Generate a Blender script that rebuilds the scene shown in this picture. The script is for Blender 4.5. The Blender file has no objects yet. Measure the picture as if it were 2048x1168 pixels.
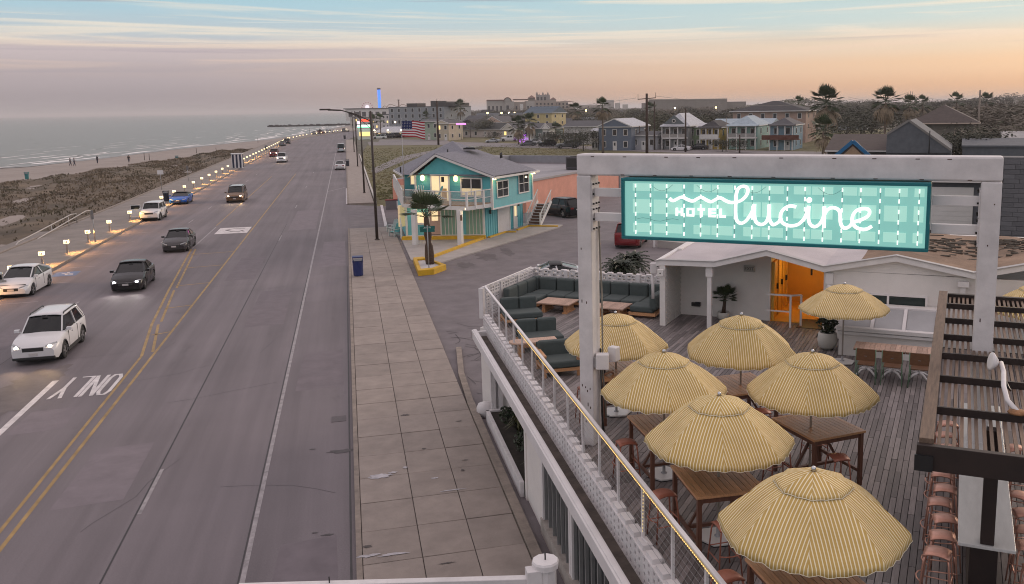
import bpy, bmesh, math, random
from mathutils import Vector, Matrix, Euler
random.seed(7)
R=random.random
def U(a,b): return a+(b-a)*random.random()
sc=bpy.context.scene
col=sc.collection
rad=math.radians
# ------------------------------------------------------------------ camera
YAW,PITCH,ROLL,CAMZ,FPX=.2560,.1600,.0152,10.0,1795.0
def cam_axes():
    cy,sy=math.cos(YAW),math.sin(YAW)
    f=Vector((sy*math.cos(PITCH),cy*math.cos(PITCH),-math.sin(PITCH)))
    r=Vector((cy,-sy,0)); d=f.cross(r)
    c,s=math.cos(ROLL),math.sin(ROLL)
    return c*r+s*d, -s*r+c*d, f
AX=cam_axes()
cam=bpy.data.objects.new('camera',bpy.data.cameras.new('camera')); col.objects.link(cam)
cam.matrix_world=Matrix(((AX[0].x,-AX[1].x,-AX[2].x,0),(AX[0].y,-AX[1].y,-AX[2].y,0),(AX[0].z,-AX[1].z,-AX[2].z,CAMZ),(0,0,0,1)))
cam.data.sensor_width=36; cam.data.lens=FPX*36/2048
cam.data.shift_x=-.0713; cam.data.shift_y=-.0386
cam.data.clip_start=.1; cam.data.clip_end=60000
sc.camera=cam
# survey helper: where the line of sight of a point of the photograph meets the level z
def G(x,y,z=0.):
    d=AX[0]*((x-1170)/FPX)+AX[1]*((y-505)/FPX)+AX[2]
    t=(z-CAMZ)/d.z
    return Vector((d.x*t,d.y*t,z))
def hz(y,q,x=None):
    # height of a point standing over q that is seen at row y (column x)
    x=1024 if x is None else x
    d=AX[0]*((x-1170)/FPX)+AX[1]*((y-505)/FPX)+AX[2]
    return CAMZ+d.z*math.hypot(q[0],q[1])/math.hypot(d.x,d.y)
PHI=.6543
GVX,GUX=(math.cos(PHI),-math.sin(PHI)),(math.sin(PHI),math.cos(PHI))
def GT(v,u,z=0.): return Vector((v*GVX[0]+u*GUX[0],v*GVX[1]+u*GUX[1],z))
ZD=3.1
# ------------------------------------------------------------------ colour helpers
def lin(c): return tuple((x/255/12.92 if x/255<=.04045 else ((x/255+.055)/1.055)**2.4) for x in c)
# ------------------------------------------------------------------ world
w=bpy.data.worlds.new('World'); sc.world=w; w.use_nodes=True
nt=w.node_tree; nt.nodes.clear()
def N(t,**k):
    n=nt.nodes.new(t)
    for a,b in k.items(): setattr(n,a,b)
    return n
def L(a,b): nt.links.new(a,b)
def mth(op,a,b=None,c=None,clamp=False):
    n=N('ShaderNodeMath',operation=op); n.use_clamp=clamp
    for i,v in enumerate((a,b,c)):
        if v is None: continue
        if isinstance(v,(int,float)): n.inputs[i].default_value=v
        else: L(v,n.inputs[i])
    return n.outputs[0]
def ramp(fac,stops,interp='EASE'):
    n=N('ShaderNodeValToRGB'); cr=n.color_ramp; cr.interpolation=interp
    while len(cr.elements)<len(stops): cr.elements.new(.5)
    for e,(p,c) in zip(cr.elements,stops):
        e.position=p; e.color=(*c,1)
    L(fac,n.inputs[0]); return n.outputs[0]
def mixc(f,a,b):
    n=N('ShaderNodeMix',data_type='RGBA')
    if isinstance(f,(int,float)): n.inputs[0].default_value=f
    else: L(f,n.inputs[0])
    for i,v in ((6,a),(7,b)):
        if isinstance(v,tuple): n.inputs[i].default_value=(*v,1)
        else: L(v,n.inputs[i])
    return n.outputs[2]
tc=N('ShaderNodeTexCoord'); sp=N('ShaderNodeSeparateXYZ'); L(tc.outputs['Generated'],sp.inputs[0])
z=mth('MAXIMUM',sp.outputs[2],0.0)
t=mth('SQRT',z)
SUN_AZ=1.05
hor=mth('SQRT',mth('ADD',mth('MULTIPLY',sp.outputs[0],sp.outputs[0]),mth('ADD',mth('MULTIPLY',sp.outputs[1],sp.outputs[1]),1e-4)))
dot=mth('DIVIDE',mth('ADD',mth('MULTIPLY',sp.outputs[0],math.sin(SUN_AZ)),mth('MULTIPLY',sp.outputs[1],math.cos(SUN_AZ))),hor)
az=N('ShaderNodeMapRange',interpolation_type='SMOOTHSTEP'); L(dot,az.inputs[0]); az.inputs[1].default_value=.32; az.inputs[2].default_value=1.0
azf=az.outputs[0]
q=lambda zz: math.sqrt(zz)
UP=lin((214,204,213)); ZEN=lin((246,230,232))
left=ramp(t,[(0,lin((158,152,154))),(q(.015),lin((162,152,156))),(q(.04),lin((178,166,170))),(q(.062),lin((198,184,186))),(q(.082),lin((186,200,208))),(q(.11),lin((170,204,218))),(q(.16),lin((176,204,216))),(q(.4),UP),(1,ZEN)])
right=ramp(t,[(0,lin((222,176,140))),(q(.015),lin((230,182,144))),(q(.04),lin((238,200,166))),(q(.06),lin((232,210,186))),(q(.09),lin((196,214,214))),(q(.14),lin((172,206,216))),(q(.4),UP),(1,ZEN)])
sky=mixc(azf,left,right)
# cirrus: a noise on a high level sheet, drawn out along the wind
dv=N('ShaderNodeCombineXYZ'); L(sp.outputs[0],dv.inputs[0]); L(sp.outputs[1],dv.inputs[1]); L(mth('MULTIPLY',mth('POWER',z,.8),20.0),dv.inputs[2])
def cloud(scale,st,detail,lo,hi,dist=.6,seed=0.,tilt=.02):
    mp=N('ShaderNodeMapping'); L(dv.outputs[0],mp.inputs[0]); mp.inputs['Rotation'].default_value=(tilt,tilt*2,0); mp.inputs['Scale'].default_value=(st,st,1.0); mp.inputs['Location'].default_value=(seed,seed*.7,seed*.3)
    no=N('ShaderNodeTexNoise'); L(mp.outputs[0],no.inputs['Vector']); no.inputs['Scale'].default_value=scale; no.inputs['Detail'].default_value=detail; no.inputs['Distortion'].default_value=dist; no.inputs['Roughness'].default_value=.6
    mr=N('ShaderNodeMapRange',interpolation_type='SMOOTHSTEP'); L(no.outputs[0],mr.inputs[0]); mr.inputs[1].default_value=lo; mr.inputs[2].default_value=hi
    return mr.outputs[0]
def band(a,b_,c,d):
    u1=N('ShaderNodeMapRange',interpolation_type='SMOOTHSTEP'); L(z,u1.inputs[0]); u1.inputs[1].default_value=a; u1.inputs[2].default_value=b_
    u2=N('ShaderNodeMapRange',interpolation_type='SMOOTHSTEP'); L(z,u2.inputs[0]); u2.inputs[1].default_value=c; u2.inputs[2].default_value=d; u2.inputs[3].default_value=1; u2.inputs[4].default_value=.45
    return mth('MULTIPLY',u1.outputs[0],u2.outputs[0])
warm=ramp(t,[(0,lin((226,184,156))),(q(.05),lin((236,206,184))),(q(.09),lin((234,226,212))),(1,lin((232,226,224)))])
c1=mth('MULTIPLY',mth('MULTIPLY',cloud(2.1,.80,8,.48,.64,1.3),band(.03,.075,.3,.6)),.85)
sky=mixc(c1,sky,warm)
c3=mth('MULTIPLY',mth('MULTIPLY',cloud(3.4,.42,6,.55,.70,.5,9.1),band(.05,.09,.3,.6)),.8)
sky=mixc(c3,sky,lin((240,236,226)))
c2=mth('MULTIPLY',mth('MULTIPLY',cloud(2.6,.42,7,.54,.66,.6,3.7,-.01),band(.03,.055,.105,.16)),mth('MULTIPLY_ADD',azf,-.40,.70))
sky=mixc(c2,sky,lin((152,142,162)))
ns=N('ShaderNodeTexSky',sky_type='NISHITA'); ns.sun_disc=False; ns.sun_elevation=rad(5); ns.sun_rotation=SUN_AZ; ns.dust_density=2.0
b1=N('ShaderNodeBackground'); L(ns.outputs[0],b1.inputs[0]); b1.inputs[1].default_value=.08
b2=N('ShaderNodeBackground'); L(sky,b2.inputs[0]); b2.inputs[1].default_value=1.0
ms=N('ShaderNodeMixShader'); ms.inputs[0].default_value=.9; L(b1.outputs[0],ms.inputs[1]); L(b2.outputs[0],ms.inputs[2])
wo=N('ShaderNodeOutputWorld'); L(ms.outputs[0],wo.inputs[0])
# ------------------------------------------------------------------ sun: just set behind the town, a wide soft glow
sl=bpy.data.lights.new('sun','SUN'); sl.energy=1.15; sl.angle=rad(22); sl.color=(1,.8,.62)
so=bpy.data.objects.new('sun',sl); col.objects.link(so)
el=rad(14); sd=Vector((math.sin(SUN_AZ)*math.cos(el),math.cos(SUN_AZ)*math.cos(el),math.sin(el)))
so.rotation_euler=sd.to_track_quat('Z','Y').to_euler()
vs=sc.view_settings; vs.view_transform='Standard'; vs.look='None'; vs.exposure=.17; vs.gamma=1; vs.use_curve_mapping=False
sc.render.engine='CYCLES'; sc.cycles.filter_width=1.05
cy=sc.cycles; cy.max_bounces=6; cy.diffuse_bounces=3; cy.glossy_bounces=3; cy.transmission_bounces=5; cy.transparent_max_bounces=8; cy.volume_bounces=0
cy.use_denoising=True; cy.caustics_reflective=False; cy.caustics_refractive=False; cy.sample_clamp_indirect=4
try: cy.denoiser='OPENIMAGEDENOISE'
except Exception: pass
# ------------------------------------------------------------------ materials
MATS={}
def mat(name,c,rough=.65,metal=0.,var=.12,scale=4.,bump=0.,bscale=40.,emit=0.,ecol=None,alpha=1.,stretch=None,coat=0.,spec=.5,rnd=0.,world=False):
    """procedural paint, wood, concrete...: base colour with noise, fine relief, per-object variation"""
    if name in MATS: return MATS[name]
    m=bpy.data.materials.new(name); m.use_nodes=True; T=m.node_tree; b=T.nodes['Principled BSDF']
    b.inputs['Roughness'].default_value=rough; b.inputs['Metallic'].default_value=metal
    b.inputs['Specular IOR Level'].default_value=spec; b.inputs['Coat Weight'].default_value=coat
    c=tuple(c)
    co=T.nodes.new('ShaderNodeTexCoord'); vec=co.outputs['Object']
    if world:
        ge=T.nodes.new('ShaderNodeNewGeometry'); vec=ge.outputs['Position']
    if stretch:
        mp=T.nodes.new('ShaderNodeMapping'); T.links.new(vec,mp.inputs[0]); mp.inputs['Scale'].default_value=stretch; vec=mp.outputs[0]
    if var>0 or rnd>0:
        no=T.nodes.new('ShaderNodeTexNoise'); T.links.new(vec,no.inputs['Vector']); no.inputs['Scale'].default_value=scale; no.inputs['Detail'].default_value=5; no.inputs['Roughness'].default_value=.65
        mr=T.nodes.new('ShaderNodeMapRange'); T.links.new(no.outputs[0],mr.inputs[0]); mr.inputs[1].default_value=.3; mr.inputs[2].default_value=.7; mr.inputs[3].default_value=1-var; mr.inputs[4].default_value=1+var
        f=mr.outputs[0]
        if rnd>0:
            oi=T.nodes.new('ShaderNodeObjectInfo'); m2=T.nodes.new('ShaderNodeMapRange'); T.links.new(oi.outputs['Random'],m2.inputs[0]); m2.inputs[3].default_value=1-rnd; m2.inputs[4].default_value=1+rnd
            mm=T.nodes.new('ShaderNodeMath'); mm.operation='MULTIPLY'; T.links.new(f,mm.inputs[0]); T.links.new(m2.outputs[0],mm.inputs[1]); f=mm.outputs[0]
        vm=T.nodes.new('ShaderNodeVectorMath'); vm.operation='SCALE'; vm.inputs[0].default_value=c; T.links.new(f,vm.inputs[3]); T.links.new(vm.outputs[0],b.inputs['Base Color'])
    else: b.inputs['Base Color'].default_value=(*c,1)
    if bump>0:
        n2=T.nodes.new('ShaderNodeTexNoise'); T.links.new(vec,n2.inputs['Vector']); n2.inputs['Scale'].default_value=bscale; n2.inputs['Detail'].default_value=4
        bm=T.nodes.new('ShaderNodeBump'); bm.inputs['Strength'].default_value=bump; bm.inputs['Distance'].default_value=.02; T.links.new(n2.outputs[0],bm.inputs['Height']); T.links.new(bm.outputs[0],b.inputs['Normal'])
    if emit>0:
        b.inputs['Emission Color'].default_value=(*(ecol or c),1); b.inputs['Emission Strength'].default_value=emit
    if alpha<1: b.inputs['Alpha'].default_value=alpha
    MATS[name]=m; return m
def S(*c): return lin(c)
WHITE=mat('white_paint',(.72,.69,.69),.5,var=.07,scale=1.6,bump=.06,bscale=18)
WHITE2=mat('old_white_paint',(.66,.63,.63),.6,var=.13,scale=2.5,bump=.1,bscale=25)
BLACK=mat('black_plastic',(.012,.012,.014),.45,var=.1)
RUBBER=mat('tyre_rubber',(.016,.016,.017),.8,var=.1)
CHROME=mat('bright_metal',(.6,.6,.62),.25,1.,var=.05)
STEEL=mat('galvanised_steel',(.35,.35,.36),.5,.6,var=.1)
DARKMETAL=mat('dark_metal',(.035,.032,.03),.5,.3,var=.1)
GLASS=mat('dark_glass',(.018,.022,.025),.06,var=0,spec=.8)
CARGLASS=mat('car_glass',(.010,.012,.014),.05,var=0,spec=.35)
PANE=mat('window_pane',(.035,.04,.045),.08,var=.3,scale=.6,spec=.7)
LITPANE=mat('lit_window_pane',(.5,.42,.28),.3,var=.2,scale=1.5,emit=.75,ecol=S(250,222,170))
# ------------------------------------------------------------------ mesh builder
class MB:
    def __init__(s): s.v=[];s.f=[];s.m=[];s.uv=None;s.sm=[]
    def add(s,vs,fs,m=0,sm=False):
        o=len(s.v); s.v+=[tuple(p) for p in vs]
        for f in fs: s.f.append(tuple(i+o for i in f)); s.m.append(m); s.sm.append(sm)
        return s
    def box(s,x0,x1,y0,y1,z0,z1,m=0):
        vs=[(x0,y0,z0),(x1,y0,z0),(x1,y1,z0),(x0,y1,z0),(x0,y0,z1),(x1,y0,z1),(x1,y1,z1),(x0,y1,z1)]
        return s.add(vs,BOXF,m)
    def cbox(s,c,d,m=0,rz=0.):
        hx,hy,hz_=d[0]/2,d[1]/2,d[2]/2; ca,sa=math.cos(rz),math.sin(rz)
        vs=[]
        for zz in (-hz_,hz_):
            for x,y in ((-hx,-hy),(hx,-hy),(hx,hy),(-hx,hy)): vs.append((c[0]+x*ca-y*sa,c[1]+x*sa+y*ca,c[2]+zz))
        return s.add(vs,BOXF,m)
    def beam(s,p,q_,wd,h,m=0,up=(0,0,1)):
        p,q_=Vector(p),Vector(q_); a=(q_-p).normalized(); u=Vector(up)
        if abs(a.dot(u))>.98: u=Vector((1,0,0))
        r=a.cross(u).normalized()*(wd/2); u=r.cross(a).normalized()*(h/2)
        vs=[p-r-u,p+r-u,p+r+u,p-r+u,q_-r-u,q_+r-u,q_+r+u,q_-r+u]
        return s.add(vs,[(0,1,2,3),(7,6,5,4),(4,5,1,0),(5,6,2,1),(6,7,3,2),(7,4,0,3)],m)
    def tube(s,pts,r,n=8,m=0,cap=True,sm=True):
        pts=[Vector(p) for p in pts]; rs=r if isinstance(r,(list,tuple)) else [r]*len(pts)
        vs=[]; a0=None
        for i,p in enumerate(pts):
            a=(pts[min(i+1,len(pts)-1)]-pts[max(i-1,0)]).normalized()
            if a0 is None:
                e=Vector((1,0,0)) if abs(a.x)<.9 else Vector((0,1,0)); x=a.cross(e).normalized()
            else:
                x=(x-a*x.dot(a)).normalized()
            a0=a; y=a.cross(x)
            for k in range(n):
                th=2*math.pi*k/n; vs.append(p+(x*math.cos(th)+y*math.sin(th))*rs[i])
        fs=[]
        for i in range(len(pts)-1):
            for k in range(n): fs.append((i*n+k,i*n+(k+1)%n,(i+1)*n+(k+1)%n,(i+1)*n+k))
        s.add(vs,fs,m,sm)
        if cap:
            o=len(s.v)-len(vs)
            s.f.append(tuple(o+k for k in reversed(range(n)))); s.m.append(m); s.sm.append(False)
            s.f.append(tuple(o+(len(pts)-1)*n+k for k in range(n))); s.m.append(m); s.sm.append(False)
        return s
    def lathe(s,prof,n=16,c=(0,0),m=0,sm=True,cap=True):
        vs=[];fs=[]
        for r,z_ in prof:
            for k in range(n): vs.append((c[0]+r*math.cos(2*math.pi*k/n),c[1]+r*math.sin(2*math.pi*k/n),z_))
        for i in range(len(prof)-1):
            for k in range(n): fs.append((i*n+k,i*n+(k+1)%n,(i+1)*n+(k+1)%n,(i+1)*n+k))
        if cap: fs+=[tuple(reversed(range(n))),tuple(range((len(prof)-1)*n,len(prof)*n))]
        return s.add(vs,fs,m,sm)
    def prism(s,poly,z0,z1,m=0):
        n=len(poly); ar=sum(poly[i][0]*poly[(i+1)%n][1]-poly[(i+1)%n][0]*poly[i][1] for i in range(n))
        if ar<0: poly=poly[::-1]
        vs=[(p[0],p[1],z0) for p in poly]+[(p[0],p[1],z1) for p in poly]
        return s.add(vs,[tuple(reversed(range(n))),tuple(range(n,2*n))]+[(i,(i+1)%n,n+(i+1)%n,n+i) for i in range(n)],m)
    def xprism(s,poly,x0,x1,m=0):
        # polygon in (y,z), extruded along x
        n=len(poly); vs=[(x0,p[0],p[1]) for p in poly]+[(x1,p[0],p[1]) for p in poly]
        return s.add(vs,[tuple(reversed(range(n))),tuple(range(n,2*n))]+[(i,(i+1)%n,n+(i+1)%n,n+i) for i in range(n)],m)
    def yprism(s,poly,y0,y1,m=0):
        n=len(poly); vs=[(p[0],y0,p[1]) for p in poly]+[(p[0],y1,p[1]) for p in poly]
        return s.add(vs,[tuple(range(n)),tuple(reversed(range(n,2*n)))]+[(i,n+i,n+(i+1)%n,(i+1)%n) for i in range(n)],m)
    def quad(s,a,b,c,d,m=0): return s.add([a,b,c,d],[(0,1,2,3)],m)
    def loft(s,rings,m=0,sm=True,cap=True,closed=True):
        n=len(rings[0]); vs=[p for r_ in rings for p in r_]; fs=[]
        for i in range(len(rings)-1):
            for k in range(n if closed else n-1): fs.append((i*n+k,i*n+(k+1)%n,(i+1)*n+(k+1)%n,(i+1)*n+k))
        if cap and closed: fs+= [tuple(reversed(range(n))),tuple(range((len(rings)-1)*n,len(rings)*n))]
        return s.add(vs,fs,m,sm)
    def mesh(s,name,mats,fix=True):
        me=bpy.data.meshes.new(name); me.from_pydata(s.v,[],s.f)
        for mm in (mats if isinstance(mats,(list,tuple)) else [mats]): me.materials.append(mm)
        me.polygons.foreach_set('material_index',s.m); me.polygons.foreach_set('use_smooth',s.sm)
        if s.uv:
            ul=me.uv_layers.new(name='UVMap')
            for p in me.polygons:
                for li,vi in zip(p.loop_indices,p.vertices): ul.data[li].uv=s.uv[vi]
        if fix:
            bm=bmesh.new(); bm.from_mesh(me); bmesh.ops.recalc_face_normals(bm,faces=bm.faces); bm.to_mesh(me); bm.free()
        me.update(); return me
    def build(s,name,mats,parent=None,loc=None,rz=None,bevel=0.,fix=True):
        return link(name,s.mesh(name,mats,fix),parent,loc,rz,bevel)
BOXF=[(3,2,1,0),(4,5,6,7),(0,1,5,4),(1,2,6,5),(2,3,7,6),(3,0,4,7)]
def link(name,me,parent=None,loc=None,rz=None,bevel=0.):
    o=bpy.data.objects.new(name,me); col.objects.link(o)
    if parent is not None: o.parent=parent
    if loc is not None: o.location=loc
    if rz is not None: o.rotation_euler=(0,0,rz) if isinstance(rz,(int,float)) else rz
    if bevel>0:
        b=o.modifiers.new('bevel','BEVEL'); b.width=bevel; b.segments=2; b.limit_method='ANGLE'; b.angle_limit=rad(40)
    return o
def tag(o,label=None,cat=None,group=None,kind=None):
    if label: o['label']=label
    if cat: o['category']=cat
    if group: o['group']=group
    if kind: o['kind']=kind
    return o
def thing(name,label,cat,loc=(0,0,0),rz=0.,group=None,scale=None):
    o=bpy.data.objects.new(name,None); col.objects.link(o); o.location=loc; o.rotation_euler=(0,0,rz); o.empty_display_size=.2
    if scale: o.scale=(scale,)*3 if isinstance(scale,(int,float)) else scale
    return tag(o,label,cat,group)
KIDS={}
def kids_of(o):
    return list(o.children)
def dup(root,loc,rz=None,label=None,group=None,scale=None):
    r=root.copy(); col.objects.link(r); r.location=loc
    if rz is not None: r.rotation_euler=(0,0,rz)
    if scale: r.scale=(scale,)*3 if isinstance(scale,(int,float)) else scale
    if label: r['label']=label
    if group: r['group']=group
    for ch in kids_of(root):
        c=ch.copy(); col.objects.link(c); c.parent=r
        for g in kids_of(ch):
            d=g.copy(); col.objects.link(d); d.parent=c
    return r
def struct(name,mb,m,**k): return tag(mb.build(name,m,**k),kind='structure')
# ------------------------------------------------------------------ setting materials
def asphalt():
    m=bpy.data.materials.new('road_asphalt'); m.use_nodes=True; T=m.node_tree; b=T.nodes['Principled BSDF']; Lk=T.links.new
    ge=T.nodes.new('ShaderNodeNewGeometry'); P=ge.outputs['Position']
    def noise(sc_,det,st=None,rough=.6):
        v=P
        if st: mp=T.nodes.new('ShaderNodeMapping'); Lk(P,mp.inputs[0]); mp.inputs['Scale'].default_value=st; v=mp.outputs[0]
        n=T.nodes.new('ShaderNodeTexNoise'); Lk(v,n.inputs['Vector']); n.inputs['Scale'].default_value=sc_; n.inputs['Detail'].default_value=det; n.inputs['Roughness'].default_value=rough; return n.outputs[0]
    def mr(f,a,b_,c,d):
        n=T.nodes.new('ShaderNodeMapRange'); Lk(f,n.inputs[0])
        for i,v in enumerate((a,b_,c,d)): n.inputs[i+1].default_value=v
        return n.outputs[0]
    def mul(a,b_):
        n=T.nodes.new('ShaderNodeMath'); n.operation='MULTIPLY'; Lk(a,n.inputs[0]); Lk(b_,n.inputs[1]); return n.outputs[0]
    big=mr(noise(.12,4),.3,.7,.88,1.12); streak=mr(noise(1.1,4,(1,.03,1)),.3,.7,.80,1.18); fine=mr(noise(26,5,None,.8),.25,.75,.75,1.25); patch=mr(noise(.6,6,(1,.35,1),.7),.62,.72,1.0,.82)
    f=mul(mul(big,streak),mul(fine,patch))
    vm=T.nodes.new('ShaderNodeVectorMath'); vm.operation='SCALE'; vm.inputs[0].default_value=(.166,.145,.155); Lk(f,vm.inputs[3]); Lk(vm.outputs[0],b.inputs['Base Color'])
    b.inputs['Roughness'].default_value=.72; b.inputs['Specular IOR Level'].default_value=.35
    bm=T.nodes.new('ShaderNodeBump'); bm.inputs['Strength'].default_value=.25; bm.inputs['Distance'].default_value=.01; Lk(noise(60,3),bm.inputs['Height']); Lk(bm.outputs[0],b.inputs['Normal'])
    return m
ASPH=asphalt()
ASPH2=mat('side_street_asphalt',(.155,.135,.142),.75,var=.22,scale=.8,bump=.3,bscale=45,world=True)
CONC=mat('sidewalk_concrete',(.275,.232,.205),.75,var=.16,scale=1.4,bump=.22,bscale=35,rnd=.09,world=True)
CONC2=mat('pale_concrete',(.36,.33,.31),.75,var=.15,scale=.7,bump=.2,bscale=30,world=True)
PROM=mat('promenade_concrete',(.215,.185,.165),.75,var=.22,scale=.45,bump=.2,bscale=30,world=True)
CURBM=mat('curb_concrete',(.24,.20,.17),.8,var=.25,scale=3,bump=.3,bscale=30,world=True)
LAWN=mat('lawn_grass',(.125,.110,.045),.9,var=.35,scale=.22,bump=.6,bscale=3,world=True)
DIRT=mat('town_ground',(.10,.092,.07),.9,var=.3,scale=.06,bump=.3,bscale=2,world=True)
SAND=mat('beach_sand',(.285,.24,.212),.85,var=.14,scale=.09,bump=.4,bscale=1.2,world=True)
WETSAND=mat('wet_sand',(.15,.128,.118),.35,var=.14,scale=.09,world=True)
DUNE=mat('dune_ground',(.118,.088,.058),.95,var=.5,scale=.16,bump=.8,bscale=1.2,world=True)
LINEW=mat('road_paint_white',(.60,.56,.56),.6,var=.25,scale=2.2,world=True)
LINEWW=mat('worn_road_paint_white',(.285,.26,.268),.6,var=.4,scale=3,world=True)
LINEY=mat('road_paint_yellow',(.315,.20,.07),.6,var=.35,scale=1.6,world=True)
TAR=mat('tar_seam',(.035,.03,.032),.6,var=.3,scale=2,world=True)
YEL=mat('yellow_kerb_paint',(.62,.36,.012),.55,var=.15,scale=2.5,bump=.1,bscale=20,world=True)
# ------------------------------------------------------------------ ground
def sheet(name,pts,z,m,kind='structure'):
    me=bpy.data.meshes.new(name); P=[(p[0],p[1],z if len(p)<3 else p[2]) for p in pts]
    ar=sum(P[i][0]*P[(i+1)%len(P)][1]-P[(i+1)%len(P)][0]*P[i][1] for i in range(len(P)))
    if ar<0: P=P[::-1]
    me.from_pydata(P,[],[tuple(range(len(P)))]); me.materials.append(m); me.update()
    o=link(name,me); return tag(o,kind=kind)
sheet('ground',[(-19,-60),(9000,-60),(9000,9000),(900,9000),(40,640),(-19,330)],-.06,DIRT)
BEND=[(-60,-19.12,0),(330,-19.12,0),(380,-15,4.5),(455,-1.2,17),(600,35,54),(800,91,110),(1100,189,208)]
b=MB(); n=len(BEND)
vs=[];fs=[]
for Y_,xl,xr in BEND: vs+=[(xl,Y_,0),(xr,Y_,0)]
for i in range(n-1): fs.append((2*i,2*i+1,2*i+3,2*i+2))
b.add(vs,fs); struct('road',b,ASPH)
b=MB(); vs=[];fs=[]
for Y_,xl,xr in BEND:
    vs+=[(xl-5.9,Y_,-5),(xl-5.9,Y_,.13),(xl,Y_,.13),(xl,Y_,-.02)]
for i in range(n-1):
    for k in range(3): fs.append((4*i+k,4*i+k+1,4*i+k+5,4*i+k+4))
b.add(vs,fs); struct('promenade',b,PROM)
# concrete kerb of the promenade
b=MB()
for i in range(n-1):
    (y0,a0,_),(y1,a1,_)=BEND[i],BEND[i+1]
    b.beam((a0-.02,y0,.075),(a1-.02,y1,.075),.18,.16)
struct('kerb',b,CURBM)
b=MB(); b.box(-25.12,-24.86,-30,330,.10,.19); struct('seawall_coping',b,CURBM)
sheet('side_street',[(3.5,6),(3.5,76),(12,84),(34,118),(56,150),(78,150),(66,110),(40,66),(30,20),(20,4)],0.0,ASPH2)
sheet('lawn',[(2.6,78),(2.6,205),(7,300),(60,420),(200,420),(200,150),(60,130),(40,140),(26,104),(14,86)],-.03,LAWN)
# drives and the street behind the empty lot
PAVE=mat('light_street_paving',(.20,.18,.18),.8,var=.15,scale=.3,world=True)
def gp(*pp): return [tuple(G(x,y))[:2] for x,y in pp]
sheet('drive',gp((742,342),(752,334),(800,313),(890,296),(900,291),(905,297),(860,306),(800,325),(770,338),(752,347)),.004,PAVE)
sheet('street',gp((735,284),(860,283),(1000,286),(1150,291),(1300,296),(1500,301),(1800,306),(1800,315),(1500,310),(1300,304),(1150,298),(1000,294),(860,290),(738,291)),.008,PAVE)
sheet('drive_apron',[(-.05,79),(3.0,79),(11,82),(16,86),(14,92),(3.2,97),(-.05,100)],.006,ASPH2)
sheet('bay_paving',gp((752,290),(890,289),(905,286),(890,279),(760,279)),.012,PAVE)
# ------------------------------------------------------------------ sidewalk: one slab each as far as they can be told apart
side=thing('sidewalk',None,None); side['kind']='structure'
slabs={}
wds=[(-.16,1.13),(1.15,2.31),(2.33,3.46)]
rows=40; y0=11.0; sl_=1.62
for c_,(xa,xb) in enumerate(wds):
    mb=MB(); hw=(xb-xa)/2; hl=sl_/2-.012
    mb.add([(-hw,-hl,-.12),(hw,-hl,-.12),(hw,hl,-.12),(-hw,hl,-.12),(-hw,-hl,.112),(hw,-hl,.112),(hw,hl,.112),(-hw,hl,.112),(-hw+.012,-hl+.012,.12),(hw-.012,-hl+.012,.12),(hw-.012,hl-.012,.12),(-hw+.012,hl-.012,.12)],
      [(8,9,10,11),(4,5,9,8),(5,6,10,9),(6,7,11,10),(7,4,8,11),(0,1,5,4),(1,2,6,5),(2,3,7,6),(3,0,4,7)])
    slabs[c_]=mb.mesh('paving_slab',CONC)
for r_ in range(rows):
    for c_,(xa,xb) in enumerate(wds):
        o=link('paving_slab',slabs[c_],side,((xa+xb)/2,y0+(r_+.5)*sl_,U(-.006,.006)),(U(-.002,.002),U(-.003,.003),0))
yE=y0+rows*sl_
mb=MB().box(-.16,3.46,y0,yE,-.13,.085); mb.build('joint_bed',mat('joint_dirt',(.10,.085,.078),.9,var=.3,scale=3,world=True),side)
mb=MB().box(-.16,3.46,yE+.01,78.6,-.12,.118).box(-.16,2.5,100.4,330,-.12,.118); mb.build('far_paving',CONC,side)
mb=MB().beam((-.24,9,.05),(-.24,78.8,.05),.13,.16).beam((-.24,100.2,.05),(-.24,330,.05),.13,.16); mb.build('kerb',CURBM,side)
mb=MB(); mb.beam((3.6,11,.07),(3.6,29.5,.07),.24,.2); mb.beam((3.6,29.5,.07),(3.72,33,.06),.22,.18); mb.beam((3.72,33,.06),(4.1,37,.03),.22,.14)
struct('gutter_kerb',mb,CURBM)
mb=MB().beam((2.72,100,.1),(2.72,215,.1),.2,.3); struct('lot_kerb',mb,mat('pale_kerb',(.5,.47,.44),.7,var=.2,scale=1,world=True))
mb=MB().beam((2.9,79,.06),(3.2,97,.06),.25,.16); struct('painted_kerb',mb,LINEW)
# ------------------------------------------------------------------ road markings
def mark(name,segs,m,z=.004):
    mb=MB()
    for (xa,ya),(xb,yb),w_ in segs:
        a=Vector((xa,ya,0)); c=Vector((xb,yb,0)); d=(c-a).normalized(); r_=Vector((d.y,-d.x,0))*w_/2; zz=Vector((0,0,z))
        mb.quad(a-r_+zz,c-r_+zz,c+r_+zz,a+r_+zz)
    o=mb.build(name,m,fix=False); return tag(o,kind='structure')
mark('white_parking_line',[((-2.70,10),(-2.70,235),.11)],LINEWW)
mark('road_seam',[((-2.79,10),(-2.78,60),.035),((-5.68,10),(-5.66,85),.045),((-14.3,35),(-13.9,50),.03),((-.42,10),(-.42,60),.05)],TAR,.005)
mark('white_dash',[((-5.6,y_),(-5.6,y_+3.0),.1) for y_ in (23.6,74,99,125,155)]+[((-14.55,y_),(-14.55,y_+2.8),.11) for y_ in (37.5,50.4,63,76,89,101.5,114,127,140,155)],LINEWW)
med=[(40,-8.80),(46,-9.55),(55,-10.35),(71.5,-11.65)]
ys=[((-8.36,10),(-8.36,155),.11),((-8.63,10),(-8.80,40),.10)]
for (ya,xa),(yb,xb) in zip(med,med[1:]): ys+=[((xa,ya),(xb,yb),.12),((xa+.32,ya+.6),(xb+.3,yb),.12)]
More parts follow.
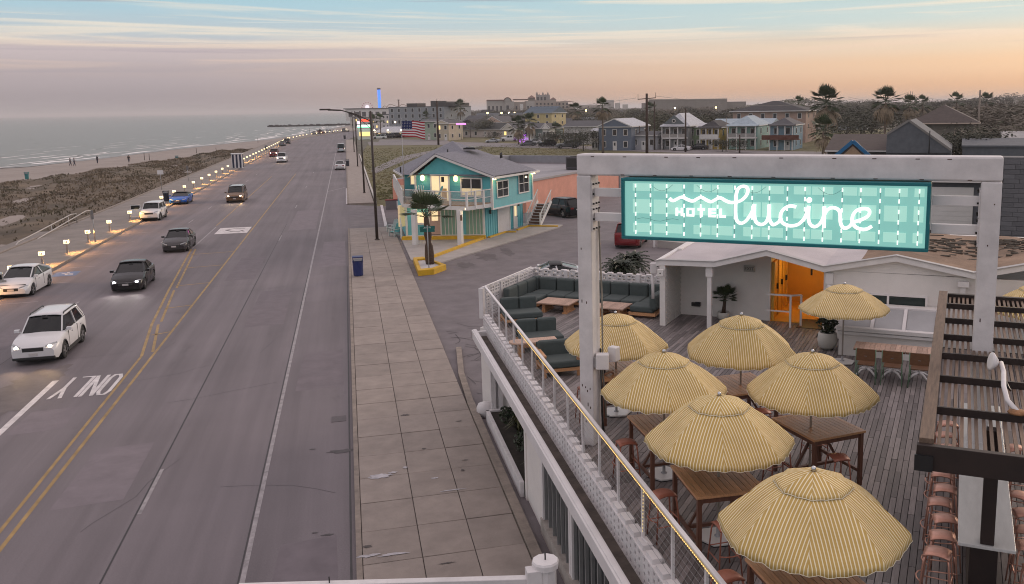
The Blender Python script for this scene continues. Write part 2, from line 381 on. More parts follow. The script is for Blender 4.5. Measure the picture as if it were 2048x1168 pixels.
for y_ in (44,50,56.5,63,69):
    xm=-8.95-(y_-40)*.085; ys.append(((xm+.15,y_-.2),(-8.40,y_+.25),.13))
ys+=[((-11.75,86),(-11.75,150),.10)]
mark('yellow_line',ys,LINEY)
mark('white_edge_line',[((-11.25,24),(-11.25,37.2),.22)],LINEW)
mark('left_turn_line',[((-11.65,72),(-11.65,85),.1)],LINEWW)
mark('bay_line',[((-19.0,y_-.1),(-16.75,y_+.1),.1) for y_ in (48,53.9,59.75,65.6,71.5,77.4,83.3,89.2,95)]+[((-2.65,118),(-.3,124),.12)],LINEWW)
mark('painted_edge',[((-.34,101),(-.34,122),.2)],LINEW,.009)
# ONLY, painted for the traffic that comes towards us
def glyphs(name,letters,org,cw,ch,gap,th,m,z,flip=True):
    mb=MB(); x=0.
    for L_ in letters:
        for poly in L_:
            pts=[]
            for a,c in poly:
                X_=x+a*cw; Y_=c*ch
                pts.append((org[0]-X_ if flip else org[0]+X_, org[1]-Y_ if flip else org[1]+Y_))
            for p_,q_ in zip(pts,pts[1:]):
                a=Vector((*p_,0)); c=Vector((*q_,0)); d=(c-a); 
                d.normalize(); r_=Vector((d.y,-d.x,0))*th/2; e=d*th*.35
                mb.quad(a-r_-e+Vector((0,0,z)),c-r_+e+Vector((0,0,z)),c+r_+e+Vector((0,0,z)),a+r_-e+Vector((0,0,z)))
                z+=.0002
        x+=cw+gap
    return tag(mb.build(name,m,fix=False),kind='structure')
O_=[[(.25,0),(.75,0),(1,.15),(1,.85),(.75,1),(.25,1),(0,.85),(0,.15),(.25,0)]]
N_=[[(0,0),(0,1),(1,0),(1,1)]]; L_=[[(0,1),(0,0),(1,0)]]; Y_L=[[(.5,0),(.5,.5),(0,1)],[(.5,.5),(1,1)]]
glyphs('road_lettering',[O_,N_,L_,Y_L],(-8.92,37.35),.36,2.6,.15,.13,LINEW,.010)
# white panel with a turn arrow
c0=Vector((-9.95,82.6)); mb=MB(); mb.quad((-11.15,79.9,.006),(-8.55,79.9,.006),(-8.55,84.0,.006),(-11.15,84.0,.006)); tag(mb.build('arrow_panel',LINEW,fix=False),kind='structure')
mark('turn_arrow',[((-9.0,82.9),(-10.0,83.1),.22),((-10.0,83.1),(-10.5,82.3),.22),((-10.5,82.3),(-9.9,81.2),.22),((-9.9,81.2),(-9.2,81.0),.22),((-9.2,81.7),(-8.9,80.9),.2)],ASPH2,.011)
# blue bay symbol
mark('bay_symbol',[((-18.5,63),(-17.1,63.1),1.7)],mat('blue_road_paint',(.10,.16,.30),.6,var=.25,scale=2,world=True),.006)
mark('wheelchair_mark',[((-18.1,63.3),(-17.4,63.1),.16),((-17.8,63.6),(-17.7,62.6),.16),((-17.7,62.6),(-17.3,62.7),.16)],LINEW,.010)
# kerb-side drain cover and stains
mb=MB().box(-.98,-.52,29.2,29.75,.002,.012); struct('drain_cover',mb,mat('cast_iron',(.10,.085,.09),.6,.3,var=.2))
def blot(name,cx,cy,rx,ry,m,z,seed,n=26,rot=0):
    rr=random.Random(seed); pts=[]
    for k in range(n):
        a=2*math.pi*k/n; f=.55+.6*rr.random(); x,y=rx*f*math.cos(a),ry*f*math.sin(a)
        pts.append((cx+x*math.cos(rot)-y*math.sin(rot),cy+x*math.sin(rot)+y*math.cos(rot)))
    sheet(name,pts,z,m)
ST=mat('dark_stain',(.10,.085,.08),.8,var=.3,scale=6,world=True); SPW=mat('white_paint_spill',(.42,.40,.42),.6,var=.3,scale=6,world=True)
for i,(x,y,w_,h_) in enumerate([(760,952,.34,.16),(785,945,.14,.07),(905,980,.34,.04),(870,956,.12,.05),(788,1108,.4,.06),(735,1112,.3,.07),(810,935,.07,.08)]): q_=G(x,y,.13); blot('paint_spill',q_.x,q_.y,w_,h_,SPW,.1325+i*.0004,i)
for i,(x,y,w_,h_) in enumerate([(810,830,.16,.1),(735,1093,.12,.07),(893,1126,.22,.03),(918,842,.12,.03),(848,897,.07,.06),(925,940,.05,.1),(930,920,.1,.03)]): q_=G(x,y,.13); blot('stain',q_.x,q_.y,w_,h_,ST,.1325+i*.0004,40+i)
for i,(x,y,w_,h_) in enumerate([(625,899,.12,.06),(655,1070,.16,.06),(630,1066,.08,.04),(685,902,.45,.16)]): q_=G(x,y); blot('stain',q_.x,q_.y,w_,h_,mat('road_stain',(.075,.065,.068),.7,var=.3,scale=5,world=True),.0065+i*.0004,60+i)
for i,(x,y,w_,h_) in enumerate([(975,514,.8,1.6),(930,530,.7,1.1),(1015,505,.5,2.2)]): q_=G(x,y); blot('stain',q_.x,q_.y,w_,h_,mat('street_stain',(.10,.085,.09),.7,var=.3,scale=2,world=True),.005+i*.0004,80+i)
for i,(x,y,w_,h_) in enumerate([(60,765,.9,2.0),(110,748,.5,1.4),(30,800,1.0,2.2)]): q_=G(x,y); blot('stain',q_.x,q_.y,w_,h_,mat('road_stain2',(.125,.105,.105),.7,var=.3,scale=1,world=True),.003+i*.0004,90+i)
# mended strips and sealed cracks of the carriageway
PT=[mat('road_patch_dark',(.150,.127,.140),.75,var=.15,scale=1.5,world=True),mat('road_patch_pale',(.180,.153,.168),.75,var=.15,scale=1.5,world=True)]
for i,(x0_,x1_,ya_,yb_) in enumerate([(-2.3,-.6,33,38.5),(-7.9,-6.2,24.5,29),(-5.2,-3.4,44,53),(-2.2,-.5,60,72),(-7.6,-5.9,57,66),(-11.0,-9.4,31,33.5),(-16.2,-14.9,43,52),(-5.3,-3.0,80,96),(-2.1,-.7,18.5,21)]):
    sheet('road_patch',[(x0_,ya_),(x1_,ya_+.2),(x1_-.05,yb_),(x0_+.08,yb_-.15)],.0022+.0001*i,PT[i%2])
sg=[]
rr=random.Random(12)
for k in range(22):
    x_,y_=rr.uniform(-16,-.8),rr.uniform(17,75); n_=rr.randint(3,7); d_=rr.choice((0,0,1.57))+rr.uniform(-.25,.25)
    for j in range(n_):
        d_+=rr.uniform(-.3,.3); x2,y2=x_+math.cos(d_)*rr.uniform(.4,.9),y_+math.sin(d_)*rr.uniform(.4,1.1)
        if -18.5<x2<-.5: sg.append(((x_,y_),(x2,y2),.022))
        x_,y_=x2,y2
mark('sealed_crack',sg,mat('crack_seal',(.075,.065,.07),.6,var=.3,scale=3,world=True),.0034)
# cracks of the worn edge of the side street
CR=mat('crack',(.05,.045,.045),.8,var=.2); segs=[]
rr=random.Random(5)
for k in range(26):
    p=Vector((U(3.9,6.2),U(29,41))); d=U(0,6.28)
    for j in range(4):
        d+=U(-.7,.7); q_=p+Vector((math.cos(d),math.sin(d)))*U(.25,.7)
        if q_.x>3.9: segs.append(((p.x,p.y),(q_.x,q_.y),.025)); p=q_
mark('crack',segs,CR,.007)
# ------------------------------------------------------------------ beach, dunes, sea
SEAZ=-4.0
def sp_(x,y,z=SEAZ): q_=G(x,y,z); return (q_.x,q_.y)
shore=[(-130,-200)]+[sp_(x,y) for x,y in ((0,337),(150,321),(300,303),(400,292),(512,281),(600,268),(660,256),(700,250))]+[(40,1100),(190,1500)]
def shore_x(Y_):
    for (xa,ya),(xb,yb) in zip(shore,shore[1:]):
        if ya<=Y_<=yb: return xa+(xb-xa)*(Y_-ya)/(yb-ya)
    return shore[-1][0]
BEX=[(-100,-24.9),(330,-24.9),(380,-20.8),(455,-7),(600,29),(800,85),(1100,183)]
def bex(Y_): return lerp2(BEX,Y_)
def lerp2(tab,x):
    for (a_,za),(b_,zb) in zip(tab,tab[1:]):
        if a_<=x<=b_: return za+(zb-za)*(x-a_)/(b_-a_)
    return tab[-1][1]
def dz(x,y):
    # seaward fall of the beach from the foot of the seawall to the water's edge
    e=bex(y); sx_=min(shore_x(y),e-4); return -1.9-2.1*max(0,(e-x)/(e-sx_))
mb=MB(); ysl=[-40,10,40,60,80,100,120,140,160,190,220,260,300,330,380,420,455,500,550,600,680,760,800,900,1000,1100]; fr=[0,.08,.18,.3,.42,.55,.68,.8,.9,1.0,1.12,1.4]
for Y_ in ysl:
    e=bex(Y_); sx_=min(shore_x(Y_),e-4)
    for f in fr: x=e+.02+(sx_-e)*f; mb.v.append((x,Y_,dz(x,Y_)))
nx=len(fr); nr=len(ysl)
for i in range(nr-1):
    for k in range(nx-1): mb.f.append((i*nx+k,i*nx+k+1,(i+1)*nx+k+1,(i+1)*nx+k)); mb.m.append(0); mb.sm.append(True)
struct('beach',mb,SAND,fix=False)
def sea_mat():
    m=bpy.data.materials.new('sea_water'); m.use_nodes=True; T=m.node_tree; b=T.nodes['Principled BSDF']; Lk=T.links.new
    b.inputs['Base Color'].default_value=(.135,.124,.105,1); b.inputs['Roughness'].default_value=.3; b.inputs['IOR'].default_value=1.33
    ge=T.nodes.new('ShaderNodeNewGeometry'); mp=T.nodes.new('ShaderNodeMapping'); Lk(ge.outputs['Position'],mp.inputs[0]); mp.inputs['Scale'].default_value=(.55,.12,1); mp.inputs['Rotation'].default_value=(0,0,.15)
    n=T.nodes.new('ShaderNodeTexNoise'); Lk(mp.outputs[0],n.inputs['Vector']); n.inputs['Scale'].default_value=.8; n.inputs['Detail'].default_value=7; n.inputs['Roughness'].default_value=.62
    bm=T.nodes.new('ShaderNodeBump'); bm.inputs['Strength'].default_value=.9; bm.inputs['Distance'].default_value=1.1; Lk(n.outputs[0],bm.inputs['Height']); Lk(bm.outputs[0],b.inputs['Normal'])
    return m
me_pts=shore+[(9000,30000),(-30000,30000),(-30000,-200)]
sheet('sea',me_pts,SEAZ,sea_mat())
# wet strip and foam of the breaking waves
wet=[(x+U(4,6),y) for x,y in shore]; mb=MB()
for i in range(1,len(shore)-1):
    a,b_=shore[i],shore[i+1]; WA,WB_=min(7,max(1.5,(bex(a[1])-a[0])*.2)),min(7,max(1.5,(bex(b_[1])-b_[0])*.2)); mb.quad((a[0]-1,a[1],dz(a[0]-1,a[1])+.06),(a[0]+WA,a[1],dz(a[0]+WA,a[1])+.05),(b_[0]+WB_,b_[1],dz(b_[0]+WB_,b_[1])+.05),(b_[0]-1,b_[1],dz(b_[0]-1,b_[1])+.06))
struct('wet_sand',mb,WETSAND)
FOAM=mat('sea_foam',(.82,.79,.77),.8,var=.2,scale=.3,world=True)
mb=MB(); rr=random.Random(11)
for off,wd,cov,ln in ((1.6,6.0,.98,26),(9,3.6,.75,18),(17,2.6,.6,15),(26,3.0,.5,15),(37,2.2,.38,12),(50,1.8,.3,11),(68,1.4,.2,9),(90,1.2,.15,9)):
    Y_=120.
    while Y_<900:
        l=ln*rr.uniform(.5,1.6)*(1+Y_/500)
        if rr.random()<cov:
            n_=7; top=[];bot=[]
            for k in range(n_+1):
                yy=Y_+l*k/n_; xx=shore_x(yy)-off+math.sin(yy*.13+off)*.9+math.sin(yy*.05+off*2)*1.6; h=wd*(.25+.9*rr.random())*math.sin(math.pi*min(1,max(.06,(k+.15)/n_)))
                top.append((xx-h/2,yy,SEAZ+.05+.02*rr.random())); bot.append((xx+h/2,yy,SEAZ+.05))
            for k in range(n_): mb.quad(top[k],bot[k],bot[k+1],top[k+1])
        Y_+=l*rr.uniform(.7,1.3)
tag(mb.build('sea_foam',FOAM,fix=False),'broken white foam lines of small waves along the beach','sea foam',kind='stuff')
# dark backs of the small waves
mb=MB()
for off in (10,17,26,36,48,63,80,110,150):
    Y_=120.
    while Y_<800:
        l=rr.uniform(4,11)*(1+Y_/500)
        if rr.random()<.34:
            xx=shore_x(Y_)-off+rr.uniform(-3,3); h=rr.uniform(.4,.9)
            mb.loft([[(xx-1.4,Y_+l*t_,SEAZ-.03),(xx-.5,Y_+l*t_+.2,SEAZ+h*.35*math.sin(math.pi*(.03+.94*t_))),(xx+.05,Y_+l*t_,SEAZ-.03)] for t_ in (0,.2,.5,.8,1)],closed=False,cap=False)
        Y_+=l*rr.uniform(.8,1.6)
tag(mb.build('wavelets',bpy.data.materials['sea_water'],fix=False),'small dark wavelets rolling in towards the beach','waves',kind='stuff')
# dune ground with hummocks
edge=[sp_(x,y,-2.6) for x,y in ((-60,372),(0,362),(60,356),(110,357),(165,347),(215,344),(262,336),(258,329),(300,323),(360,318),(440,311),(490,301),(520,290))]
def edge_x(Y_):
    if Y_<edge[0][1]: return edge[0][0]
    for (xa,ya),(xb,yb) in zip(edge,edge[1:]):
        if ya<=Y_<=yb: return xa+(xb-xa)*(Y_-ya)/max(.01,(yb-ya))
    return -27.
def hum(x,y): return .5*math.sin(x*.21+y*.055)+.4*math.sin(x*.37-y*.11+1.3)+.28*math.sin(x*.9+y*.23)
mb=MB(); NY,NX=90,26; YY=[20+ (330-20)*(i/NY)**1.25 for i in range(NY+1)]
def duz(x,y,f): return dz(x,y)+.12+(.55+.75*hum(x,y))*min(1,f*6,(1-f)*5) if 0<f<1 else dz(x,y)-.25
for y in YY:
    xe=min(-26.5,edge_x(y)+2.0*math.sin(y*.31)+1.2*math.sin(y*.83))
    for k in range(NX+1):
        f=k/NX; x=-24.95+(xe+24.95)*f; mb.v.append((x,y,duz(x,y,f)))
for i in range(NY):
    for k in range(NX):
        q_=(i*(NX+1)+k,i*(NX+1)+k+1,(i+1)*(NX+1)+k+1,(i+1)*(NX+1)+k)
        mb.f.append(q_); mb.m.append(0); mb.sm.append(True)
struct('dunes',mb,DUNE,fix=False)
tuf=[mat('dune_grass_dry',(.17,.128,.084),.9,var=.3,scale=.2,world=True),mat('dune_grass_brown',(.135,.10,.066),.9,var=.3,scale=.2,world=True),mat('dune_grass_green',(.10,.082,.050),.9,var=.3,scale=.2,world=True)]
mb=MB(); rr=random.Random(3)
for k in range(26000):
    y=38+(300-38)*rr.random()**1.35; xe=edge_x(y); f=rr.random()
    x=-25.4+(xe+25.4)*f
    den=math.sin(x*.33+y*.09)+math.sin(x*.13-y*.05+2)+.6*math.sin(x*.8+y*.3)
    if den<-.9 and rr.random()<.85: continue
    if f>.86 and rr.random()<.5: continue
    g=duz(x,y,f); h=rr.uniform(.10,.32); m_=0 if den>.5 else (1 if den>-.35 else 2)
    if rr.random()<.22: m_=rr.randrange(3)
    for j in range(2):
        a=rr.random()*6.28; w_=rr.uniform(.05,.14); dx,dy=math.cos(a),math.sin(a); lx,ly=rr.uniform(-.25,.25),rr.uniform(-.25,.25)
        px,py=x+rr.uniform(-.3,.3),y+rr.uniform(-.3,.3)
        mb.add([(px-dx*w_,py-dy*w_,g-.1),(px+dx*w_,py+dy*w_,g-.1),(px+dx*w_*.4+lx,py+dy*w_*.4+ly,g+h),(px-dx*w_*.6+lx,py-dy*w_*.6+ly,g+h*.85)],[(0,1,2,3)],m_)
tag(mb.build('dune_grass',tuf,fix=False),'dry brown and olive dune grass below the seawall','dune grass',kind='stuff')
# short turf on the empty lot
mb=MB(); gm=[mat('turf_green',(.12,.115,.042),.9,var=.3,scale=.3,world=True),mat('turf_dry',(.17,.14,.065),.9,var=.3,scale=.3,world=True)]
for k in range(9000):
    y=rr.uniform(104,250); x=rr.uniform(3.2,6+(y-90)*.42)
    m_=0 if math.sin(x*.3+y*.11)+math.sin(x*.1-y*.06)>-.3 else 1
    a=rr.random()*6.28; w_=rr.uniform(.1,.3); h=rr.uniform(.04,.12)
    mb.add([(x-math.cos(a)*w_,y-math.sin(a)*w_,-.03),(x+math.cos(a)*w_,y+math.sin(a)*w_,-.03),(x+.05,y+.03,h)],[(0,1,2)],m_)
tag(mb.build('turf',gm,fix=False),'short mown turf on the empty lot behind the turquoise house','turf',kind='stuff')
# ------------------------------------------------------------------ hotel: helpers in the block's own grid (v along the street, u inland)
ORG={}
def gthing(name,label,cat,v,u,z,group=None):
    t=thing(name,label,cat,GT(v,u,z),-PHI,group); ORG[t.name]=(v,u,z); return t
def wthing(name,label,cat,x,y,z,group=None):
    t=thing(name,label,cat,(x,y,z),0,group); ORG[t.name]=(x,y,z); return t
def part(name,mb,m,root,bevel=0.,off=None,**k):
    o=off if off is not None else ORG.get(root.name,(0,0,0))
    mb.v=[(a-o[0],b_-o[1],c-o[2]) for a,b_,c in mb.v]
    return mb.build(name,m,root,bevel=bevel,**k)
def subpart(name,mb,m,p_,root,**k): return part(name,mb,m,p_,off=ORG.get(root.name,(0,0,0)),**k)
WALLW=mat('hotel_stucco',(.76,.72,.69),.7,var=.06,scale=1.2,bump=.12,bscale=30)
TRIM=mat('white_trim',(.74,.71,.70),.5,var=.06,scale=2)
ROOFM=mat('roof_membrane',(.50,.46,.47),.75,var=.14,scale=.5,bump=.15,bscale=6)
GRAV=mat('roof_gravel',(.23,.155,.108),.95,var=.42,scale=.7,bump=.8,bscale=30)
GRAVD=mat('gravel_moss',(.085,.07,.055),.95,var=.4,scale=2,bump=.6,bscale=25)
YELW=mat('yellow_paint',(.68,.35,.045),.55,var=.06,scale=2)
YELD=mat('yellow_door_paint',(.70,.36,.04),.4,var=.06,scale=2)
TEAL=mat('sign_teal',(.004,.16,.185),.35,var=.08,scale=3)
WOODT=mat('teak_wood',(.54,.285,.14),.36,var=.25,scale=3,stretch=(12,1.2,12),bump=.12,bscale=40,rnd=.16)
WOODD=mat('dark_teak_wood',(.13,.055,.034),.45,var=.25,scale=3,stretch=(10,10,1.2),bump=.1,bscale=40)
WOODG=mat('weathered_teak',(.46,.31,.235),.6,var=.25,scale=4,stretch=(10,1.2,10),bump=.1,bscale=40,rnd=.18)
DECKM=mat('deck_timber',(.185,.162,.158),.6,var=.22,scale=3,stretch=(9,.8,9),bump=.15,bscale=50,rnd=.42)
PERG=mat('pergola_brown_timber',(.145,.096,.068),.75,var=.35,scale=3,stretch=(9,.7,9),bump=.25,bscale=40,rnd=.25)
PERGD=mat('pergola_dark_timber',(.022,.012,.010),.6,var=.3,scale=3)
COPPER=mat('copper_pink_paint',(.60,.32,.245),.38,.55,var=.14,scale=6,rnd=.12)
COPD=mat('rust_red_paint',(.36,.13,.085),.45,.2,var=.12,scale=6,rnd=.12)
CUSH=mat('grey_green_fabric',(.070,.088,.086),.9,var=.1,scale=8,bump=.3,bscale=180)
MARBLE=mat('pale_marble_top',(.56,.56,.55),.3,var=.10,scale=2.5,stretch=(3,.7,1))
POTM=mat('white_ceramic',(.55,.53,.49),.5,var=.06)
LEDM=mat('warm_led',(1,.8,.45),.4,var=0,emit=1.0,ecol=S(255,206,110))
DFRONT=8.5
def xfront(v,x): return (x-v*GVX[0])/GUX[0]      # u where the line x = const crosses
# ---- deck floor
deck=thing('deck',None,None); deck['kind']='structure'; deck.rotation_euler=(0,0,-PHI); ORG[deck.name]=(0,0,0)
mb=MB(); mb.prism([(v_,max(6.,xfront(v_,4.26))) for v_ in (-14.55,-10,-6,-2,2.6)]+[(2.6,31.6),(-5.6,31.6),(-14.55,29.55)],ZD-.3,ZD-.035); part('deck_base',mb,mat('deck_gap',(.014,.012,.012),.9,var=.2),deck)
boards=[]; PW=.108; nb=int((2.6+14.5)/PW)
rr=random.Random(21)
for i in range(nb):
    v_=-14.5+(i+.5)*PW; u0=max(8.6,xfront(v_-PW/2,4.27)); u1=29.5 if v_<-8.5 else (28.4 if v_<-3.8 else 26.75)
    u=u0-(i%2)*.61
    while u<u1-.05:
        a=max(u,u0); b_=min(u+1.22,u1)
        if b_-a>.06: boards.append((v_,(a+b_)/2,b_-a-.006))
        u+=1.22
def bdist(b_):
    p=GT(b_[0],b_[1]); return p.x*p.x+p.y*p.y
def inview(b_):
    p=GT(b_[0],b_[1],ZD)-Vector((0,0,CAMZ)); zf=p.dot(AX[2]); X=1170+FPX*p.dot(AX[0])/zf; Y=505+FPX*p.dot(AX[1])/zf
    return -20<X<2070 and Y<1200 and not (X>1870 and Y<890)
vis=sorted([b_ for b_ in boards if inview(b_)],key=bdist)
near=set(vis[:300]); BM={}
stuff=MB()
for b_ in boards:
    v_,u_,l_=b_; dzb=rr.uniform(-.003,.003)
    if b_ in near:
        k=round(l_,2)
        if k not in BM:
            q_=MB(); q_.box(-.0485,.0485,-k/2,k/2,-.03,0.); BM[k]=q_.mesh('deck_board',DECKM)
        link('deck_board',BM[k],deck,(v_,u_,ZD+dzb))
    else: stuff.box(v_-.0485,v_+.0485,u_-l_/2,u_+l_/2,ZD-.03+dzb,ZD+dzb,rr.randrange(4))
dk=[mat('deck_timber_%s'%n_,tuple(c_*f_ for c_ in (.185,.162,.158)),.6,var=.2,scale=3,stretch=(9,.8,9),bump=.15,bscale=50) for n_,f_ in (('dark',.72),('mid',.92),('pale',1.1),('light',1.35))]
part('far_boards',stuff,dk,deck,fix=False)['kind']='stuff'
# ---- street front of the hotel
hf=wthing('hotel_street_wing','white street level front of the hotel with tall dark windows','building',4.0,12,0)
X0=4.02
mb=MB(); mb.box(X0,X0+.25,19.75,21.62,0.02,2.7); mb.box(X0-.03,X0+.26,21.55,21.75,0,2.7)
mb.box(X0+1.3,X0+1.5,21.75,29.3,0,2.7); mb.box(X0+.2,X0+.4,7,19.8,2.45,2.7); part('wall',mb,WALLW,hf)
mb=MB(); mb.box(X0-.05,X0+.35,7,19.75,0,.38); part('window_base',mb,mat('worn_concrete',(.36,.32,.29),.8,var=.25,scale=3,bump=.3,bscale=20),hf)
mb=MB(); mb.box(3.58,3.75,7,28.35,2.68,2.95); mb.box(3.62,3.72,7,28.3,2.95,2.975); mb.box(3.58,9,28.2,28.35,2.68,2.9); part('fascia',mb,WHITE,hf,bevel=.012)
mb=MB(); mb.box(3.751,4.05,7,28.2,2.6,2.74); part('gutter',mb,mat('dirty_gutter',(.075,.058,.048),.8,var=.5,scale=2.5,bump=.4,bscale=14),hf)
mb=MB(); mb.box(3.76,9,7,28.2,2.52,2.59); part('soffit',mb,WHITE2,hf)
for k,(ya,yb) in enumerate([(17.05,19.6),(14.0,16.75),(10.8,13.7),(7.4,10.5)]):
    mb=MB(); mb.box(X0-.01,X0+.14,ya-.14,ya,.38,2.52); mb.box(X0-.01,X0+.14,yb,yb+.14,.38,2.52); mb.box(X0-.01,X0+.14,ya,yb,2.36,2.52)
    f=part('window',mb,WHITE,hf)
    mb=MB()
    nm=6
    for j in range(nm+1):
        y_=ya+(yb-ya)*j/nm; mb.box(X0+.03,X0+.10,y_-.025,y_+.025,.38,2.36)
    subpart('mullion',mb,mat('grey_frame',(.30,.30,.30),.5,.3,var=.1),f,hf)
    mb=MB().box(X0+.10,X0+.13,ya,yb,.38,2.36); subpart('pane',mb,GLASS,f,hf)
mb=MB(); mb.box(4.06,4.22,27.75,27.93,0,2.68); mb.box(4.3,4.44,27.75,27.93,0,2.68); mb.box(4.16,4.36,27.88,28.06,0,2.68); part('column',mb,WHITE2,hf,bevel=.01)
mb=MB(); mb.box(3.86,3.98,21.8,27.7,0,.42); mb.box(3.86,5.2,27.6,27.74,0,.42); part('planter_wall',mb,WHITE2,hf,bevel=.01)
mb=MB(); mb.box(3.98,5.3,21.8,27.6,0,.36); part('planter_soil',mb,mat('soil',(.03,.024,.018),.95,var=.4,scale=4),hf)
mb=MB(); mb.lathe([(.30,.02),(.30,.30),(.24,.42),(.02,.46)],14,(3.95,28.35)); part('bollard_stone',mb,WHITE2,hf)
# ---- parapet of pierced blocks along the street edge
BW=mat('white_block',(.70,.67,.67),.6,var=.08,scale=3,bump=.12,bscale=30,rnd=.06)
pw=wthing('parapet_wall','low white parapet of pierced concrete blocks along the street edge of the deck','wall',4.04,12,2.72)
bl=.45; q_=MB(); h0,h1=0.,.53
q_.box(0,.17,-.224,-.10,0,.52); q_.box(0,.17,-.02,.10,0,.52); q_.box(0,.17,.18,.224,0,.52)
for ya,yb in ((-.10,-.02),(.10,.18)):
    for z_ in (0,.125,.25,.375,.49): q_.box(.001,.169,ya,yb,z_,z_+.055 if z_<.48 else .52)
q_.box(.03,.19,-.15,.15,.5205,.60)
bm_=q_.mesh('breeze_block',BW); k=0; y_=8.4
while y_<29.0:
    link('breeze_block',bm_,pw,(0,y_-12,0)); y_+=bl
# ---- deck railing
rl=wthing('railing','slim white steel railing with wire cables and warm light strip along the deck','railing',4.17,12,ZD)
mb=MB(); mb.beam((4.17,8.3,4.2),(4.17,29.1,4.2),.07,.045); mb.beam((4.17,29.1,4.2),GT(-14.55,29.4,4.2),.05,.04); part('handrail',mb,WHITE,rl,bevel=.008)
py=[29.05,27.63,26.3,25.06,23.85,22.6,21.3,20.0,18.8,17.55,16.3,15.1,13.92,12.6,11.25,10.0,8.75]
for y_ in py:
    mb=MB(); mb.box(4.15,4.19,y_-.03,y_+.03,2.95,4.18)
    part('post',mb,WHITE2,rl)
for z_ in (3.32,3.44,3.56,3.68,3.80,3.92,4.04):
    part('cable',MB().tube([(4.17,8.3,z_),(4.17,29.1,z_)],.0035,4),STEEL,rl)
mb=MB(); y_=9.0
while y_<23: mb.cbox((4.125,y_,4.178),(.018,.028,.014)); y_+=.062
part('light_strip',mb,LEDM,rl)['kind']='stuff'
part('light_strip',MB().beam((4.128,9,4.19),(4.128,23,4.19),.012,.012),mat('strip_backing',(.5,.4,.2),.5,var=0),rl)
# hanging tail of the light strip and the whip it ends in
mb=MB()
for j in range(12): mb.cbox((4.13,12.45+.004*j,4.12-.06*j),(.010,.010,.018))
part('light_strip',mb,LEDM,rl)['kind']='stuff'
mb=MB().tube([(4.13,12.5,3.35),(4.2,12.35,3.3),(4.3,12.15,3.22),(4.33,12.0,3.12)],.018,6); part('loose_cable_end',mb,WHITE2,rl)
# ---- pierced wall behind the lounge
lw=gthing('lounge_wall','white pierced block wall behind the green lounge sofas','wall',-12,29.55,ZD)
q_=MB(); W_,H_=.36,.245
for x_ in (-.18,-.02,.14): q_.box(x_,x_+.04,0,.1,0,H_)
for z_ in (0,.10,.205): q_.box(-.14,-.02,.001,.099,z_,z_+.04); q_.box(.02,.14,.001,.099,z_,z_+.04)
q_.box(-.14,-.06,.07,.09,.04,.10); q_.box(.02,.1,.07,.09,.14,.205)
lb=q_.mesh('breeze_block',BW)
v_=-14.5
while v_<-8.75:
    for r_ in range(4): link('breeze_block',lb,lw,(v_+12+.18,0,r_*.25))
    v_+=.365
u_=25.75
while u_<29.5:
    for r_ in range(4): link('breeze_block',lb,lw,(-2.5,u_+.18-29.55,r_*.25),rad(90))
    u_+=.365
for v_ in (-14.6,-13.2,-11.8,-10.4,-9.0): part('pier',MB().box(v_-.07,v_+.07,29.5,29.7,ZD,ZD+1.03),BW,lw,bevel=.01)
for u_ in (25.65,26.95,28.25): part('pier',MB().box(-14.63,-14.47,u_-.07,u_+.07,ZD,ZD+1.03),BW,lw,bevel=.01)
mb=MB(); v_=-14.5
while v_<-8.8: mb.box(v_,v_+.2,29.54,29.66,ZD+1.0,ZD+1.045); v_+=.365
u_=25.75
while u_<29.5: mb.box(-14.61,-14.49,u_,u_+.2,ZD+1.0,ZD+1.045); u_+=.365
part('coping',mb,BW,lw)
# base storey below lounge and deck edge towards the side street
mb=MB(); mb.prism([(-14.62,25.6),(-14.62,29.7),(-8.8,29.7),(-8.8,33),(3,33),(3,22),(-8.5,22.2)],.0,ZD-.31); part('base_storey',mb,WALLW,hf,off=None) if False else None
bs=gthing('base_storey','white ground storey wall below the lounge corner','building',-12,29,0)
part('wall',mb,WALLW,bs)
# ---- upper block with the folded roof
hb=gthing('hotel_block','white hotel block with a folded zigzag roof behind the deck','building',-5,27,ZD)
UF=26.62
ZZ=[(-8.78,5.12),(-8.62,5.16),(-6.9,5.19),(-5.29,5.62),(-3.6,5.22),(-1.6,5.64),(.45,5.26),(2.3,5.7),(4.5,5.25)]
def zroof(v): 
    for (a,za),(b_,zb) in zip(ZZ,ZZ[1:]):
        if a<=v<=b_: return za+(zb-za)*(v-a)/(b_-a)
    return 5.2
mb=MB()
for (a,za),(b_,zb) in zip(ZZ,ZZ[1:]): mb.loft([[(a,UF,za-.10),(a,UF+.18,za-.10),(a,UF+.18,za+.06),(a,UF,za+.06)],[(b_,UF,zb-.10),(b_,UF+.18,zb-.10),(b_,UF+.18,zb+.06),(b_,UF,zb+.06)]],sm=False)
mb.beam((-8.72,UF,5.13),(-8.72,33.5,5.3),.14,.16)
part('fascia',mb,TRIM,hb)
mb=MB()
for (a,za),(b_,zb) in zip(ZZ,ZZ[1:]): mb.loft([[(a,UF-.03,za+.0605),(a,UF+.2,za+.0605),(a,UF+.2,za+.085),(a,UF-.03,za+.085)],[(b_,UF-.03,zb+.0605),(b_,UF+.2,zb+.0605),(b_,UF+.2,zb+.085),(b_,UF-.03,zb+.085)]],sm=False)
part('roof_edge',mb,mat('grey_flashing',(.42,.40,.40),.5,.3,var=.1),hb)
